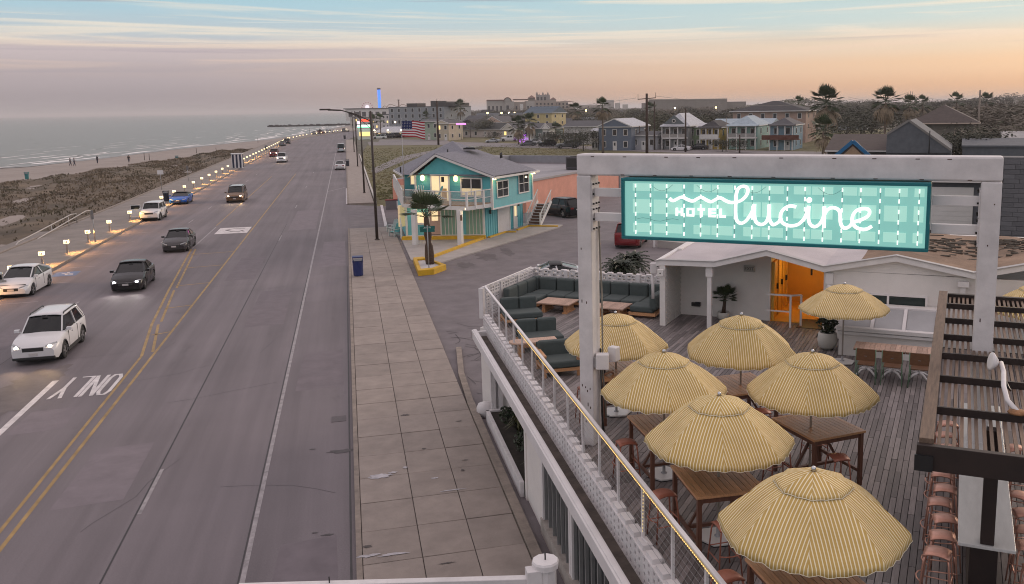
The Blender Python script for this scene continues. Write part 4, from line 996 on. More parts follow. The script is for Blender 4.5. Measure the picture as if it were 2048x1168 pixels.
TB=[((5.62,18.75),.05,'slatted bar table behind the white sign post, mostly under its umbrella'),((7.85,17.0),.06,'slatted bar table at the back below the umbrella nearest the passage'),((5.5,15.15),.02,'slatted bar table whose top shows at the foot of the sign post'),((8.15,14.3),.14,'slatted bar table with its whole top in view near the pergola'),((5.42,12.6),-.04,'slatted bar table beside the railing with a glossy golden top'),((5.32,9.45),.02,'slatted bar table under the front umbrella at the bottom edge')]
tb0=None
for xy,rz,lab in TB:
    if tb0 is None: tb0=make_table(lab,(*xy,ZD),rz)
    else: dup(tb0,(*xy,ZD),rz,lab)
# ---- stools
def make_stool(label,loc,rz,m,group):
    t=thing('bar_stool',label,'stool',loc,rz,group); h=.76
    mb=MB(); n=6; rows=[]
    for i in range(n+1):
        x=-.17+.34*i/n; e=abs(x)/.17; zz=h-.028*e**3
        rows.append([(x,-.15,zz-.012*e),(x,-.05,zz+.004),(x,.05,zz+.004),(x,.15,zz-.012*e)])
    mb.loft(rows,closed=False,cap=False); o=mb.build('seat',m,t,fix=False); s_=o.modifiers.new('t','SOLIDIFY'); s_.thickness=.02; s_.offset=-1
    MB().box(-.03,.03,-.008,.008,h+.0045,h+.006).build('seat_slot',BLACK,t)
    for a in (-1,1):
        for b_ in (-1,1): MB().tube([(a*.15,b_*.12,h-.03),(a*.165,b_*.14,h-.12),(a*.215,b_*.19,0)],[.016,.014,.012],6).build('leg',m,t)
    MB().tube([(-.2,-.175,.27),(.2,-.175,.27)],.010,6).build('foot_bar',m,t)
    MB().tube([(-.2,.175,.27),(.2,.175,.27)],.010,6).build('foot_bar',m,t)
    MB().tube([(-.19,-.17,.36),(-.25,-.10,.37),(-.27,0,.37),(-.25,.10,.37),(-.19,.17,.36)],.010,6).build('foot_hoop',m,t)
    MB().tube([(.19,-.17,.36),(.19,.17,.36)],.010,6).build('foot_bar',m,t)
    return t
gA='copper pink stools along the communal table'; gB='rust red stools round the bar tables'
ords=['closest','second closest','third closest','fourth closest','fifth closest','sixth closest','seventh closest','eighth closest','ninth closest','tenth closest']
us=[12.55,13.10,13.68,14.25,14.82,15.42,16.05,16.7,17.35,18.0]
st0=None
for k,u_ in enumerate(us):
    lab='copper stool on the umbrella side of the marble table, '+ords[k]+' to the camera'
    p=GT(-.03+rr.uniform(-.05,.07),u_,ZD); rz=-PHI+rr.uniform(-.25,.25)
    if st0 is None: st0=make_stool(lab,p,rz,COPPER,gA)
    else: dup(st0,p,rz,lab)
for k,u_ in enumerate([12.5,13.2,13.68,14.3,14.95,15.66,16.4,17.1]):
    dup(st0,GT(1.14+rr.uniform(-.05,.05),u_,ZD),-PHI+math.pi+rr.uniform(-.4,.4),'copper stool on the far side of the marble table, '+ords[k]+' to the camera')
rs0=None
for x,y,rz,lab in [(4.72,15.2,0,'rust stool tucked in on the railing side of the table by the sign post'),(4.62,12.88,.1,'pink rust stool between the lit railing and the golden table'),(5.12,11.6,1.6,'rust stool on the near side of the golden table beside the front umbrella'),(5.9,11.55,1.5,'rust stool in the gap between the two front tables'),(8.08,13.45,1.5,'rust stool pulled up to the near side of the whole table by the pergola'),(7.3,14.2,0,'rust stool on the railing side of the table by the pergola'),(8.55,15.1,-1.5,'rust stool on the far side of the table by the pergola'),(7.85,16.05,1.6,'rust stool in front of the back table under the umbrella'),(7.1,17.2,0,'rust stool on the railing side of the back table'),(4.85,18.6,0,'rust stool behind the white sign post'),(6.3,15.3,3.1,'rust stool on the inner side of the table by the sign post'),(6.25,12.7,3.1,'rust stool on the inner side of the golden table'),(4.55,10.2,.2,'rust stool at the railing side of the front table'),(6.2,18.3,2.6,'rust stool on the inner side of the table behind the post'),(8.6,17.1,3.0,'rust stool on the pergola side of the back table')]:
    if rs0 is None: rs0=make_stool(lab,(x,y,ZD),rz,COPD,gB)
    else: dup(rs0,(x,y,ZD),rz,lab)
# ---- communal table
t=gthing('communal_table','long communal bar table with a pale marble top under the pergola','table',.54,15.4,ZD)
part('top',MB().box(.19,.90,12.32,18.5,4.11,4.155),MARBLE,t,bevel=.006)
for u_ in (13.0,15.5,18.0): part('pedestal',MB().box(.36,.72,u_-.06,u_+.06,ZD,4.11),PERGD,t)
part('foot_rail',MB().box(.34,.74,12.55,18.3,ZD,ZD+.09),PERGD,t)
# ---- pergola
t=gthing('pergola','dark timber pergola of brown slats over the communal table','pergola',1.2,16,ZD)
part('side_beam',MB().box(-.33,-.16,11.38,20.9,5.72,5.90),PERG,t,bevel=.006)
part('front_beam',MB().box(-.35,2.9,11.28,11.375,5.52,5.84),PERGD,t,bevel=.006)
part('back_beam',MB().box(-.155,2.9,20.78,20.9,5.66,5.86),PERGD,t)
part('end_block',MB().box(-.37,-.155,11.24,11.279,5.52,5.72),BLACK,t)
for u_ in (12.68,14.22,15.57,16.88,18.21,19.56): part('joist',MB().box(-.155,2.9,u_-.022,u_+.022,5.80,5.905),PERGD,t)
q_=MB().box(-.022,.022,-4.70,4.70,-.03,.0).mesh('slat',PERG)
for k in range(34):
    v_=-.10+.088*k; link('slat',q_,t,(v_-1.2,16.08-16,5.797-ZD+rr.uniform(-.004,.002)),(0,0,rr.uniform(-.0012,.0012)))
for v_,u_ in ((.55,12.45),(.55,19.2),(2.6,12.45),(2.6,19.2)): part('post',MB().box(v_-.085,v_+.085,u_-.085,u_+.085,4.16 if u_<13 and v_<1 else ZD,5.75),PERGD,t,bevel=.005)
t=gthing('gooseneck_lamp','white gooseneck spot lamp with rusty foot on the pergola slats','lamp',.82,12.9,5.9)
part('arm',MB().tube([(.84,12.75,5.92),(.72,12.95,6.0),(.68,13.3,6.1),(.69,13.75,6.18),(.66,13.95,6.25)],.035,8),WHITE2,t); part('shade',MB().lathe([(.02,-.06),(.06,-.05),(.13,.02),(.14,.04),(.10,.05)],16),WHITE,t,off=(0,0,0)).location=(-.26,1.02,.36)
t.children[-1].rotation_euler=(0,rad(-78),.3)
part('knuckle',MB().tube([(.66,13.95,6.25),(.58,13.93,6.26)],.022,6),mat('rusty_steel',(.26,.13,.06),.8,.2,var=.4,scale=14),t); part('foot',MB().lathe([(.13,5.905),(.12,5.93),(.05,5.95)],10,(.84,12.75)),MATS['rusty_steel'],t)
part('cable',MB().tube([(.66,13.9,6.22),(.74,13.7,6.02),(.78,13.5,5.98),(.72,13.4,6.08)],.014,5),BLACK,t)
# low grass tub by the communal table
# ---- three small tables and chairs by the skylight cabinet
GRN=mat('sage_green_metal',(.15,.24,.16),.5,.1,var=.08); SEATB=mat('brown_ply',(.16,.075,.035),.5,var=.2,scale=4,stretch=(2,10,10))
def bistro(label,v,u):
    t=gthing('bistro_table',label,'table',v,u,ZD,'three small tables pushed together'); 
    for k in range(5): part('slat',MB().box(v-.313+.126*k,v-.313+.126*k+.12,u-.34,u+.34,3.83,3.86),WOODG,t)
    part('tray',MB().box(v-.31,v+.31,u-.33,u+.33,3.80,3.829),WOODD,t); part('column',MB().lathe([(.03,ZD+.1),(.03,3.8)],10,(v,u)),WHITE,t)
    for k in range(4):
        a=math.pi/4+k*math.pi/2; part('foot',MB().tube([(v,u,ZD+.16),(v+.17*math.cos(a),u+.17*math.sin(a),ZD+.13),(v+.33*math.cos(a),u+.33*math.sin(a),ZD+.025)],[.035,.03,.022],6),WHITE,t)
    return t
for v,lab in ((-2.02,'small slatted table at the planter end of the row of three'),(-1.39,'small slatted table in the middle of the row of three'),(-.76,'small slatted table at the pergola end of the row of three')): bistro(lab,v,23.42)
def chair(label,v,u):
    t=gthing('cafe_chair',label,'chair',v,u,ZD,'green framed chairs at the three small tables')
    part('seat',MB().box(v-.2,v+.2,u-.2,u+.2,3.54,3.565),SEATB,t,bevel=.006)
    mb=MB(); mb.loft([[(v-.23+.46*k/6,u-.25-.03*math.sin(math.pi*k/6),z_) for z_ in (3.68,3.98)] + [(v-.23+.46*k/6,u-.235-.03*math.sin(math.pi*k/6),z_) for z_ in (3.98,3.68)] for k in range(7)],sm=False); part('backrest',mb,SEATB,t)
    part('backrest_pin',MB().box(v-.03,v+.03,u-.286,u-.282,3.80,3.815),CHROME,t)
    for a in (-1,1):
        part('leg',MB().tube([(v+a*.235,u-.25,3.98),(v+a*.23,u-.22,3.5),(v+a*.25,u-.30,ZD)],.015,6),GRN,t); part('leg',MB().tube([(v+a*.21,u+.19,3.54),(v+a*.23,u+.24,ZD)],.015,6),GRN,t); part('side_rail',MB().tube([(v+a*.23,u-.22,3.53),(v+a*.21,u+.19,3.53)],.013,6),GRN,t)
    return t
for v,lab in ((-1.98,'green framed cafe chair nearest the white planter'),(-1.36,'green framed cafe chair between the other two'),(-.72,'green framed cafe chair closest to the pergola')): chair(lab,v,22.85)
# ---- lounge
def cushion(mb,x0,x1,y0,y1,z0,z1): mb.box(x0,x1,y0,y1,z0,z1)
t=gthing('sectional_sofa','long grey green sectional sofa against the pierced lounge wall','sofa',-12,28.8,ZD)
n=7; w_=(14.05-9.15)/n
for k in range(n):
    a=-14.05+k*w_; part('back_cushion',MB().box(a+.012,a+w_-.012,28.98,29.22,3.42,3.92),CUSH,t,bevel=.06); part('seat_cushion',MB().box(a+.006,a+w_-.006,28.1 if k else 28.3,29.0,3.30,3.50),CUSH,t,bevel=.05)
for k in range(3):
    a=26.75+k*.74; part('back_cushion',MB().box(-14.36,-14.12,a+.012,a+.73,3.42,3.92),CUSH,t,bevel=.06); part('seat_cushion',MB().box(-14.12,-13.35,a+.006,min(a+.735,28.29),3.30,3.50),CUSH,t,bevel=.05)
part('back_cushion',MB().box(-14.36,-14.07,28.98,29.3,3.42,3.93),CUSH,t,bevel=.06)
part('seat_cushion',MB().box(-9.95,-9.12,27.35,28.09,3.30,3.50),CUSH,t,bevel=.05); part('back_cushion',MB().box(-9.25,-9.0,27.3,28.3,3.42,3.9),CUSH,t,bevel=.06)
part('frame',MB().box(-14.3,-9.1,28.15,29.2,3.19,3.29).box(-14.3,-13.4,26.75,28.15,3.19,3.29).box(-9.98,-9.05,27.35,28.149,3.19,3.29),WOODT,t)
part('plinth',MB().box(-14.2,-9.2,28.3,29.2,ZD,3.19).box(-14.2,-13.5,26.85,28.3,ZD,3.19).box(-9.85,-9.2,27.5,28.3,ZD,3.19),WOODD,t)
def loveseat(label,x0,x1,yb,arm=False):
    t=wthing('lounge_seat',label,'sofa',(x0+x1)/2,yb-.4,ZD,'grey green lounge seats along the railing'); w_=(x1-x0)/2; nn=2 if not arm else 1
    if arm: w_=x1-x0
    for k in range(nn):
        a=x0+k*w_; part('back_cushion',MB().box(a+.012,a+w_-.012,yb-.2,yb,3.44,3.90),CUSH,t,bevel=.06)
    part('seat_cushion',MB().box(x0+.01,x1+.04,yb-.95,yb-.19,3.34,3.53),CUSH,t,bevel=.05)
    part('frame',MB().box(x0,x1+.03,yb-.93,yb+.04,3.25,3.335),WOODT,t); part('rear_board',MB().box(x0,x1,yb+.03,yb+.07,3.34,3.84),CUSH,t,bevel=.015)
    for a in (x0+.03,x1-.03):
        for b_ in (yb-.88,yb): part('leg',MB().box(a-.035,a+.035,b_-.035,b_+.035,ZD,3.25),WOODT,t)
        if arm: part('arm',MB().box(a-.04,a+.04,yb-.95,yb+.06,3.66,3.70),WOODT,t); part('arm_post',MB().box(a-.035,a+.035,yb-.92,yb-.85,3.335,3.66),WOODT,t); part('arm_post',MB().box(a-.035,a+.035,yb+.071,yb+.12,3.25,3.7),WOODT,t)
    return t
loveseat('two seat lounge sofa nearest the lounge wall corner',4.58,5.78,28.62); loveseat('two seat lounge sofa in the middle of the railing side',4.52,5.72,25.45); loveseat('single lounge armchair with wooden arms behind the sign post',4.6,5.55,22.85,True)
def coffee(label,v0,v1,u0,u1,zt):
    t=gthing('coffee_table',label,'table',(v0+v1)/2,(u0+u1)/2,ZD,'low slatted coffee tables in the lounge'); n=9; w_=(v1-v0-.1)/n
    for k in range(n): part('slat',MB().box(v0+.05+k*w_+.004,v0+.05+(k+1)*w_-.004,u0+.06,u1-.06,zt-.03,zt),WOODG,t)
    part('rim',MB().box(v0,v1,u0,u0+.055,zt-.04,zt),WOODG,t); part('rim',MB().box(v0,v1,u1-.055,u1,zt-.04,zt),WOODG,t); part('rim',MB().box(v0,v0+.048,u0+.056,u1-.056,zt-.04,zt),WOODG,t); part('rim',MB().box(v1-.048,v1,u0+.056,u1-.056,zt-.04,zt),WOODG,t)
    for a in (v0+.2,v1-.2): part('leg',MB().box(a-.05,a+.05,u0+.15,u1-.15,ZD+.05,zt-.041),WOODT,t); part('foot',MB().box(a-.08,a+.08,u0+.08,u1-.08,ZD,ZD+.05),WOODT,t)
coffee('low slatted coffee table left of the sign post in the lounge',-13.2,-12.0,27.0,27.95,3.45); coffee('low slatted coffee table right of the sign post in the lounge',-11.1,-10.05,27.0,27.95,3.45)
t=wthing('side_table','low rounded wooden side table between two lounge seats','table',4.65,23.9,ZD)
part('top',MB().prism([(4.3+.25*math.cos(a),23.95+.25*math.sin(a)) for a in [math.pi/2+math.pi*k/8 for k in range(9)]]+[(5.4,23.7),(5.4,24.2)],3.57,3.61),WOODG,t); part('leg',MB().box(4.3,4.4,23.85,24.05,ZD,3.57),WOODT,t); part('leg',MB().box(5.1,5.2,23.85,24.05,ZD,3.57),WOODT,t)
# ---- planters
LEAF=mat('dark_leaf',(.028,.042,.018),.55,var=.35,scale=8,rnd=.2); LEAF2=mat('palm_leaf',(.040,.062,.022),.5,var=.3,scale=5,rnd=.2); LEAFD=mat('dry_palm_leaf',(.24,.185,.125),.85,var=.3,scale=4,rnd=.2); BARK=mat('palm_bark',(.085,.055,.04),.95,var=.4,scale=14,bump=.8,bscale=25)
def fan_leaf(mb,p,d,L_,spread=2.6,n=11,droop=.3,m=0,stalk=.5):
    """one fan palm leaf: a stalk and a half disc of narrow blades"""
    d=Vector(d).normalized(); s_=d.cross(Vector((0,0,1))); s_=s_.normalized() if s_.length>.05 else Vector((1,0,0)); u=s_.cross(d)
    c=Vector(p)+d*L_*stalk; mb.beam(p,c,.02*L_,.015*L_,m)
    for k in range(n):
        a=(k/(n-1)-.5)*spread; e=(d*math.cos(a)+s_*math.sin(a)).normalized(); l=L_*(1-stalk)*(1-.22*abs(a)/1.3); w_=l*.095
        x=e.cross(u).normalized()*w_; tip=c+e*l-Vector((0,0,droop*l)); mid=c+e*l*.55-Vector((0,0,droop*l*.22))
        mb.add([c,mid-x,mid+x,tip],[(0,1,3,2)],m)
def fan_crown(n,L_,rr_,droop=.3,up=.35,stalk=.5,nb=11,m=0,c=(0,0,0),elev=(-.35,1.25)):
    mb=MB()
    for k in range(n):
        a=k*2.39996; e=elev[0]+(elev[1]-elev[0])*(k+.5)/n; d=(math.cos(a)*math.cos(e),math.sin(a)*math.cos(e),math.sin(e))
        fan_leaf(mb,c,d,L_*rr_.uniform(.85,1.1),n=nb,droop=droop*rr_.uniform(.6,1.4)*(1.1-max(0,math.sin(e))),m=m,stalk=stalk)
    return mb
rr=random.Random(31)
t=gthing('potted_palm','small fan palm in a round white pot against the white wall','plant',-6.93,28.0,ZD)
part('pot',MB().lathe([(.14,ZD),(.20,ZD+.1),(.215,ZD+.26),(.20,ZD+.28),(.18,ZD+.27),(.17,ZD+.24)],18,(-6.93,28.0)),POTM,t); part('soil',MB().lathe([(.172,ZD+.235),(.01,ZD+.25)],14,(-6.93,28.0)),MATS['soil'],t)
part('trunk',MB().tube([(-6.93,28,ZD+.24),(-6.90,27.99,ZD+.5),(-6.88,27.98,ZD+.72)],[.075,.055,.05],8),BARK,t)
o=fan_crown(26,.52,rr,droop=.12,nb=13,elev=(-.15,1.3)).build('frond',LEAF2,t,fix=False); o.location=(.05,-.02,.74); o['kind']='stuff'
def leafy(n,rx,ry,rz_,s0,s1,rr_,shell=.55):
    mb=MB()
    for k in range(n):
        while 1:
            p=Vector((rr_.uniform(-1,1),rr_.uniform(-1,1),rr_.uniform(-1,1)))
            if shell<p.length<1: break
        c=Vector((p.x*rx,p.y*ry,p.z*rz_)); s_=rr_.uniform(s0,s1); a=Vector((rr_.uniform(-1,1),rr_.uniform(-1,1),rr_.uniform(-.6,.9))).normalized(); b_=a.cross(Vector((rr_.uniform(-1,1),rr_.uniform(-1,1),rr_.uniform(-1,1)))).normalized()
        mb.add([c-a*s_,c+b_*s_*.42,c+a*s_,c-b_*s_*.42],[(0,1,2,3)])
    return mb
t=gthing('potted_shrub','dark leafy shrub in a big white bowl planter beside the skylight cabinet','plant',-3.3,25.55,ZD)
part('pot',MB().lathe([(.13,ZD),(.25,ZD+.1),(.285,ZD+.28),(.26,ZD+.46),(.235,ZD+.5),(.21,ZD+.49),(.21,ZD+.44)],20,(-3.3,25.55)),POTM,t); part('soil',MB().lathe([(.215,ZD+.43),(.01,ZD+.45)],14,(-3.3,25.55)),MATS['soil'],t)
part('stem',MB().tube([(-3.3,25.55,ZD+.44),(-3.28,25.55,ZD+.8)],.02,6).tube([(-3.32,25.55,ZD+.44),(-3.4,25.5,ZD+.85)],.015,6),BARK,t)
o=leafy(420,.30,.30,.46,.05,.10,rr,.2).build('foliage',LEAF,t,fix=False); o.location=(0,0,.9); o['kind']='stuff'
for x,y,s_,lab in ((4.5,22.45,1.0,'olive green fern at the near end of the street planter'),(4.55,25.6,.8,'dark low plant at the far end of the street planter')):
    t=wthing('planter_fern',lab,'plant',x,y,.36); mb=MB()
    for k in range(46):
        a=rr.random()*6.28; l=rr.uniform(.4,.85)*s_; d=Vector((math.cos(a),math.sin(a),0)); sd_=Vector((-d.y,d.x,0))*.035; e=rr.uniform(.3,1.2)
        p1=d*l*.5*math.cos(e)+Vector((0,0,l*.75*math.sin(e)+.1)); p2=d*l*math.cos(e)+Vector((0,0,l*.55*math.sin(e)))
        mb.add([sd_*.4,-sd_*.4,p1-sd_,p1+sd_,p2],[(0,1,2,3),(3,2,4)])
    o=mb.build('frond',mat('olive_frond',(.085,.085,.028),.6,var=.3,scale=6),t,fix=False); o['kind']='stuff'
for k,(y,lab) in enumerate(((26.6,'dark clump of leaves by the column in the street planter'),(24.2,'dark clump of leaves in the middle of the street planter'))):
    t=wthing('planter_shrub',lab,'plant',4.5,y,.36); o=leafy(260,.38,.7,.22,.05,.1,rr,.2).build('foliage',LEAF,t,fix=False); o.location=(0,0,.2); o['kind']='stuff'
# ------------------------------------------------------------------ turquoise house on the corner
TQ=mat('turquoise_siding',(.095,.42,.46),.6,var=.08,scale=2,bump=.08,bscale=20)
TQ2=mat('turquoise_board',(.14,.47,.52),.6,var=.08,scale=2)
GRNB=mat('pale_green_board',(.25,.42,.33),.6,var=.08,scale=2)
ROOFG=mat('grey_shingle_roof',(.20,.20,.228),.85,var=.22,scale=5,bump=.4,bscale=9,stretch=(1,1,3))
WT=mat('house_white',(.72,.70,.68),.5,var=.06,scale=2)
DOORP=mat('pink_beige_door',(.52,.36,.30),.5,var=.05)
TAN=mat('tan_decking',(.34,.23,.14),.7,var=.2,scale=3,stretch=(1,8,1))
th=gthing('corner_house','two storey turquoise house with white trim, balcony and grey hipped roof','house',-37,64,0)
A=(-39.7,60.2); HF=3.0; VR=-32.95
def siding(mb,p,q_,z0,z1,nrm,pitch=.125,zt=None):
    """lapped boards between two ground points; zt(s) cuts the top"""
    p,q_=Vector((*p,0)),Vector((*q_,0)); n=Vector((*nrm,0)); L_=(q_-p).length; z=z0
    while z<z1-.01:
        h=min(pitch,z1-z)
        a,b_=0.,1.
        if zt:
            ss=[i/60 for i in range(61) if zt(i/60)>=z+h*.5]
            if not ss: break
            a,b_=min(ss),max(ss)
        P,Q=p.lerp(q_,a),p.lerp(q_,b_); Z=Vector((0,0,1))
        mb.add([P+n*.028+Z*z,Q+n*.028+Z*z,Q+n*.008+Z*(z+h),P+n*.008+Z*(z+h),P+Z*z,Q+Z*z],[(0,1,2,3),(4,5,1,0)]); z+=h
# upper storey core
mb=MB(); mb.prism([(-39.7,60.2),(VR,60.2),(VR,67.25),(-36.5,71.4),(-45.0,71.4),(-44.9,66.3),(-42.4,62.6),(-39.7,62.6)],2.5,4.9)
mb.yprism([(-39.7,4.9),(VR,4.9),(-37.6,6.38)],60.2,66)
part('wall',mb,TQ,th)
mb=MB(); gz=lambda s_: 6.4-abs((-39.7+s_*6.75)+37.6)*(.70 if -39.7+s_*6.75<-37.6 else .315)
siding(mb,(-39.7,60.2),(VR,60.2),2.62,6.4,(0,-1),zt=gz); siding(mb,(VR,60.2),(VR,67.1),2.5,4.9,(1,0)); siding(mb,(-42.4,62.6),(-39.7,62.6),2.62,4.9,(0,-1))
part('siding',mb,TQ,th,fix=False)['kind']='stuff'
for v_,u_ in ((-39.74,60.16),(VR+.03,60.16),(VR+.03,67.1)): part('corner_board',MB().box(v_-.07,v_+.07,u_-.05,u_+.07,2.5,4.95),WT,th)
part('skirt_board',MB().box(VR-.1,VR+.05,60.2,67.1,2.38,2.5),WT,th)
# roof
mb=MB(); K=(-39.75,66.0,7.40); ev=[(-32.6,59.8,4.93),(-32.6,67.7,4.90),(-36.3,71.9,4.9),(-45.4,71.9,4.95),(-45.3,65.3,4.97),(-40.9,60.1,4.97)]
for a,b_ in zip(ev,ev[1:]+ev[:1]): mb.add([a,b_,K],[(0,1,2)])
mb.add(ev,[(4,3,2,1,0)])
part('roof',mb,ROOFG,th,fix=False)
gp0,gp1=(-40.15,59.75),(-32.55,59.75)
mb=MB(); ap=(-37.6,6.62)
mb.loft([[(-39.95,59.75,5.09),(-39.95,66,5.09)],[(-37.6,59.75,6.62),(-37.6,66.2,6.62)],[(-32.5,59.75,4.98),(-32.5,66,4.98)]],closed=False,cap=False,sm=False)
o=part('gable_roof',mb,ROOFG,th,fix=False); s_=o.modifiers.new('t','SOLIDIFY'); s_.thickness=.06
mb=MB(); mb.beam((-39.95,59.78,5.0),(-37.6,59.78,6.53),.05,.17); mb.beam((-37.6,59.78,6.53),(-32.48,59.78,4.89),.05,.17); mb.beam((-32.5,59.78,4.86),(-32.5,67.75,4.83),.05,.16); mb.beam((-32.5,67.75,4.83),(-36.3,71.95,4.83),.05,.16); mb.beam((-45.35,65.3,4.88),(-40.9,60.1,4.88),.05,.15); mb.beam((-45.4,71.9,4.88),(-45.35,65.3,4.88),.05,.15)
part('fascia',mb,WT,th)
part('soffit',MB().add([(-40.3,59.8,4.78),(-37.6,59.8,6.54),(-37.6,60.2,6.54),(-40.3,60.2,4.78)],[(0,1,2,3)]).add([(-32.5,59.8,4.9),(-37.6,59.8,6.54),(-37.6,60.2,6.54),(-32.5,60.2,4.9)],[(3,2,1,0)]),WT,th,fix=False)
part('skylight',MB().box(-37.55,-36.45,64.0,65.2,6.78,6.92).box(-37.4,-36.6,64.15,65.05,6.92,6.95,),BLACK,th).rotation_euler=(0,0,0)
part('skylight_glass',MB().box(-37.35,-36.65,64.2,65.0,6.951,6.97),mat('pale_skylight',(.5,.5,.52),.2,var=0),th)
for v_,u_,z_ in ((-38.3,62.8,6.4),(-35.2,66.2,6.0),(-35.0,65.6,6.0),(-41.8,61.2,5.05)): part('vent_pipe',MB().tube([(v_,u_,z_),(v_,u_,z_+.45)],.06,8),BLACK,th)
# openings
def win(root,v0,v1,u,z0,z1,pane=PANE,cross=True,fw=.08,axis='u',sgn=-1):
    """framed window; axis u: faces -u at the plane u, axis v: faces +v at the plane v=u"""
    def bx(mb,a,b_,c,d,e0,e1):
        if axis=='u': mb.box(a,b_,u+sgn*e1,u+sgn*e0,c,d)
        else: mb.box(u+e0,u+e1,a,b_,c,d)
    mb=MB(); bx(mb,v0-fw,v1+fw,z0-fw,z0,.0,.07); bx(mb,v0-fw,v1+fw,z1,z1+fw,.0,.07); bx(mb,v0-fw,v0,z0,z1,.0,.065); bx(mb,v1,v1+fw,z0,z1,.0,.065)
    if cross: m_=(v0+v1)/2; bx(mb,m_-.025,m_+.025,z0,z1,.02,.06); bx(mb,v0,v1,(z0+z1)/2-.025,(z0+z1)/2+.025,.02,.062)
    f=part('window',mb,WT,root); mb=MB(); bx(mb,v0,v1,z0,z1,.005,.03); subpart('pane',mb,pane,f,root); return f
f=win(th,-38.25,-36.75,60.18,HF+.02,4.92,LITPANE,False,.12)
subpart('sliding_frame',MB().box(-37.53,-37.45,60.10,60.17,HF+.02,4.92),WT,f,th); subpart('interior_panel',MB().box(-37.38,-36.9,60.12,60.148,HF+.02,3.95),mat('dim_interior',(.30,.20,.12),.7,var=.4,scale=4,emit=.25,ecol=S(220,170,110)),f,th); subpart('hanging_lamp',MB().box(-37.35,-37.1,60.12,60.147,4.45,4.85),BLACK,f,th)
f=win(th,-35.55,-33.85,60.18,3.45,4.72,PANE,False,.11)
subpart('mullion',MB().box(-34.74,-34.66,60.10,60.17,3.45,4.72),WT,f,th); subpart('half_blind',MB().box(-35.53,-34.75,60.12,60.145,3.47,4.0).box(-34.65,-33.87,60.12,60.145,3.47,4.0),mat('lit_blind',(.6,.5,.34),.7,var=.1,emit=.38,ecol=S(240,215,165)),f,th)
win(th,-41.75,-40.35,62.58,4.0,4.7,LITPANE,False,.07)
win(th,61.0,62.7,VR+.03,3.3,4.45,PANE,True,.09,axis='v'); win(th,64.65,66.35,VR+.03,3.3,4.72,PANE,True,.09,axis='v')
WARM=mat('warm_lamp',(1,.85,.6),.4,var=0,emit=10,ecol=S(255,222,150))
def plamp(root,loc,e,c=(1,.76,.42),r_=.08):
    l=bpy.data.lights.new('lamp_light','POINT'); l.energy=e; l.color=c; l.shadow_soft_size=r_; o=bpy.data.objects.new('lamp_light',l); col.objects.link(o); o.parent=root
    og=ORG.get(root.name,(0,0,0)); o.location=tuple(a-b_ for a,b_ in zip(loc,og)); return o
for v_ in (-38.95,-35.95):
    p_=part('wall_lamp',MB().lathe([(.05,4.52),(.15,4.60),(.17,4.86),(.08,4.98)],12,(v_,59.96)),mat('sconce_glass',(1,.85,.6),.4,var=0,emit=3.2,ecol=S(255,214,140)),th); plamp(th,(v_,59.55,4.5),5)
    subpart('bracket',MB().box(v_-.05,v_+.05,60.04,60.17,4.9,5.02),DARKMETAL,p_,th)
for v_,u_,z_ in ((VR+.15,60.3,4.75),(VR+.2,67.0,4.72)):
    part('flood_lamp',MB().box(v_-.13,v_+.13,u_-.1,u_+.1,z_-.06,z_+.04),WARM,th); plamp(th,(v_+.45,u_+.15,z_-.35),6)
# balcony
BAL=[(-39.7,58.2),(-33.6,57.5),(-32.98,60.15),(-39.7,60.15),(-39.7,62.55),(-42.4,62.55),(-48.9,72.2),(-49.9,71.9)]
mb=MB(); mb.prism(BAL,2.86,2.97); part('balcony_floor',mb,TAN,th)
mb=MB()
for a,b_ in ((7,0),(0,1),(1,2)): mb.beam((*BAL[a],2.76),(*BAL[b_],2.76),.06,.30)
part('balcony_fascia',mb,WT,th)
mb=MB()
for a,b_,n_ in ((0,1,4),(1,2,3),(7,0,7)):
    p=Vector((*BAL[a],0)); q_=Vector((*BAL[b_],0)); zz=Vector((0,0,1))
    part('handrail',MB().beam(p+zz*3.98,q_+zz*3.98,.09,.06),WT,th); part('bottom_rail',MB().beam(p+zz*3.42,q_+zz*3.42,.05,.05),WT,th)
    for k in range(n_+1):
        if k==n_ and (a,b_)!=(1,2): continue
        c=p.lerp(q_,k/n_); part('railing_post',MB().box(c.x-.07,c.x+.07,c.y-.07,c.y+.07,2.7,4.0),WT,th)
    part('railing_glass',MB().beam(p+zz*3.2,q_+zz*3.2,.012,.42),mat('railing_glass',(.5,.55,.55),.1,var=0,alpha=.22),th); part('railing_glass',MB().beam(p+zz*3.70,q_+zz*3.70,.012,.48),MATS['railing_glass'],th)
# lower storey
LW=[(4.15,70.65),(9.95,69.06),(14.2,75.3),(12,82),(4.2,83)]
def w2g(x,y): return (x*GVX[0]+y*GVX[1],x*GUX[0]+y*GUX[1])
LG=[w2g(*p) for p in LW]
part('lower_wall',MB().prism(LG,.04,2.75),TQ2,th)
def battens(p,q_,z0,z1,n_,mw,mp,skip=()):
    p,q_=Vector((*p,0)),Vector((*q_,0)); d=(q_-p).normalized(); nn=Vector((d.y,-d.x,0)); L_=(q_-p).length
    for k in range(n_):
        if k in skip: continue
        a=p+d*(L_*k/n_)+nn*.012; b_=p+d*(L_*(k+1)/n_)+nn*.012
        mb=MB(); mb.add([a-nn*.05+Vector((0,0,z0)),b_-nn*.05+Vector((0,0,z0)),b_+Vector((0,0,z0)),a+Vector((0,0,z0)),a-nn*.05+Vector((0,0,z1)),b_-nn*.05+Vector((0,0,z1)),b_+Vector((0,0,z1)),a+Vector((0,0,z1))],BOXF); part('board',mb,mp,th)
        c=p+d*(L_*(k+1)/n_); part('batten',MB().beam(c+nn*.03+Vector((0,0,z0)),c+nn*.03+Vector((0,0,z1)),.05,.045),mw,th)
Pa,Pb,Pc=[Vector((*LG[i],0)) for i in (0,1,2)]
d1=(Pb-Pa).normalized()
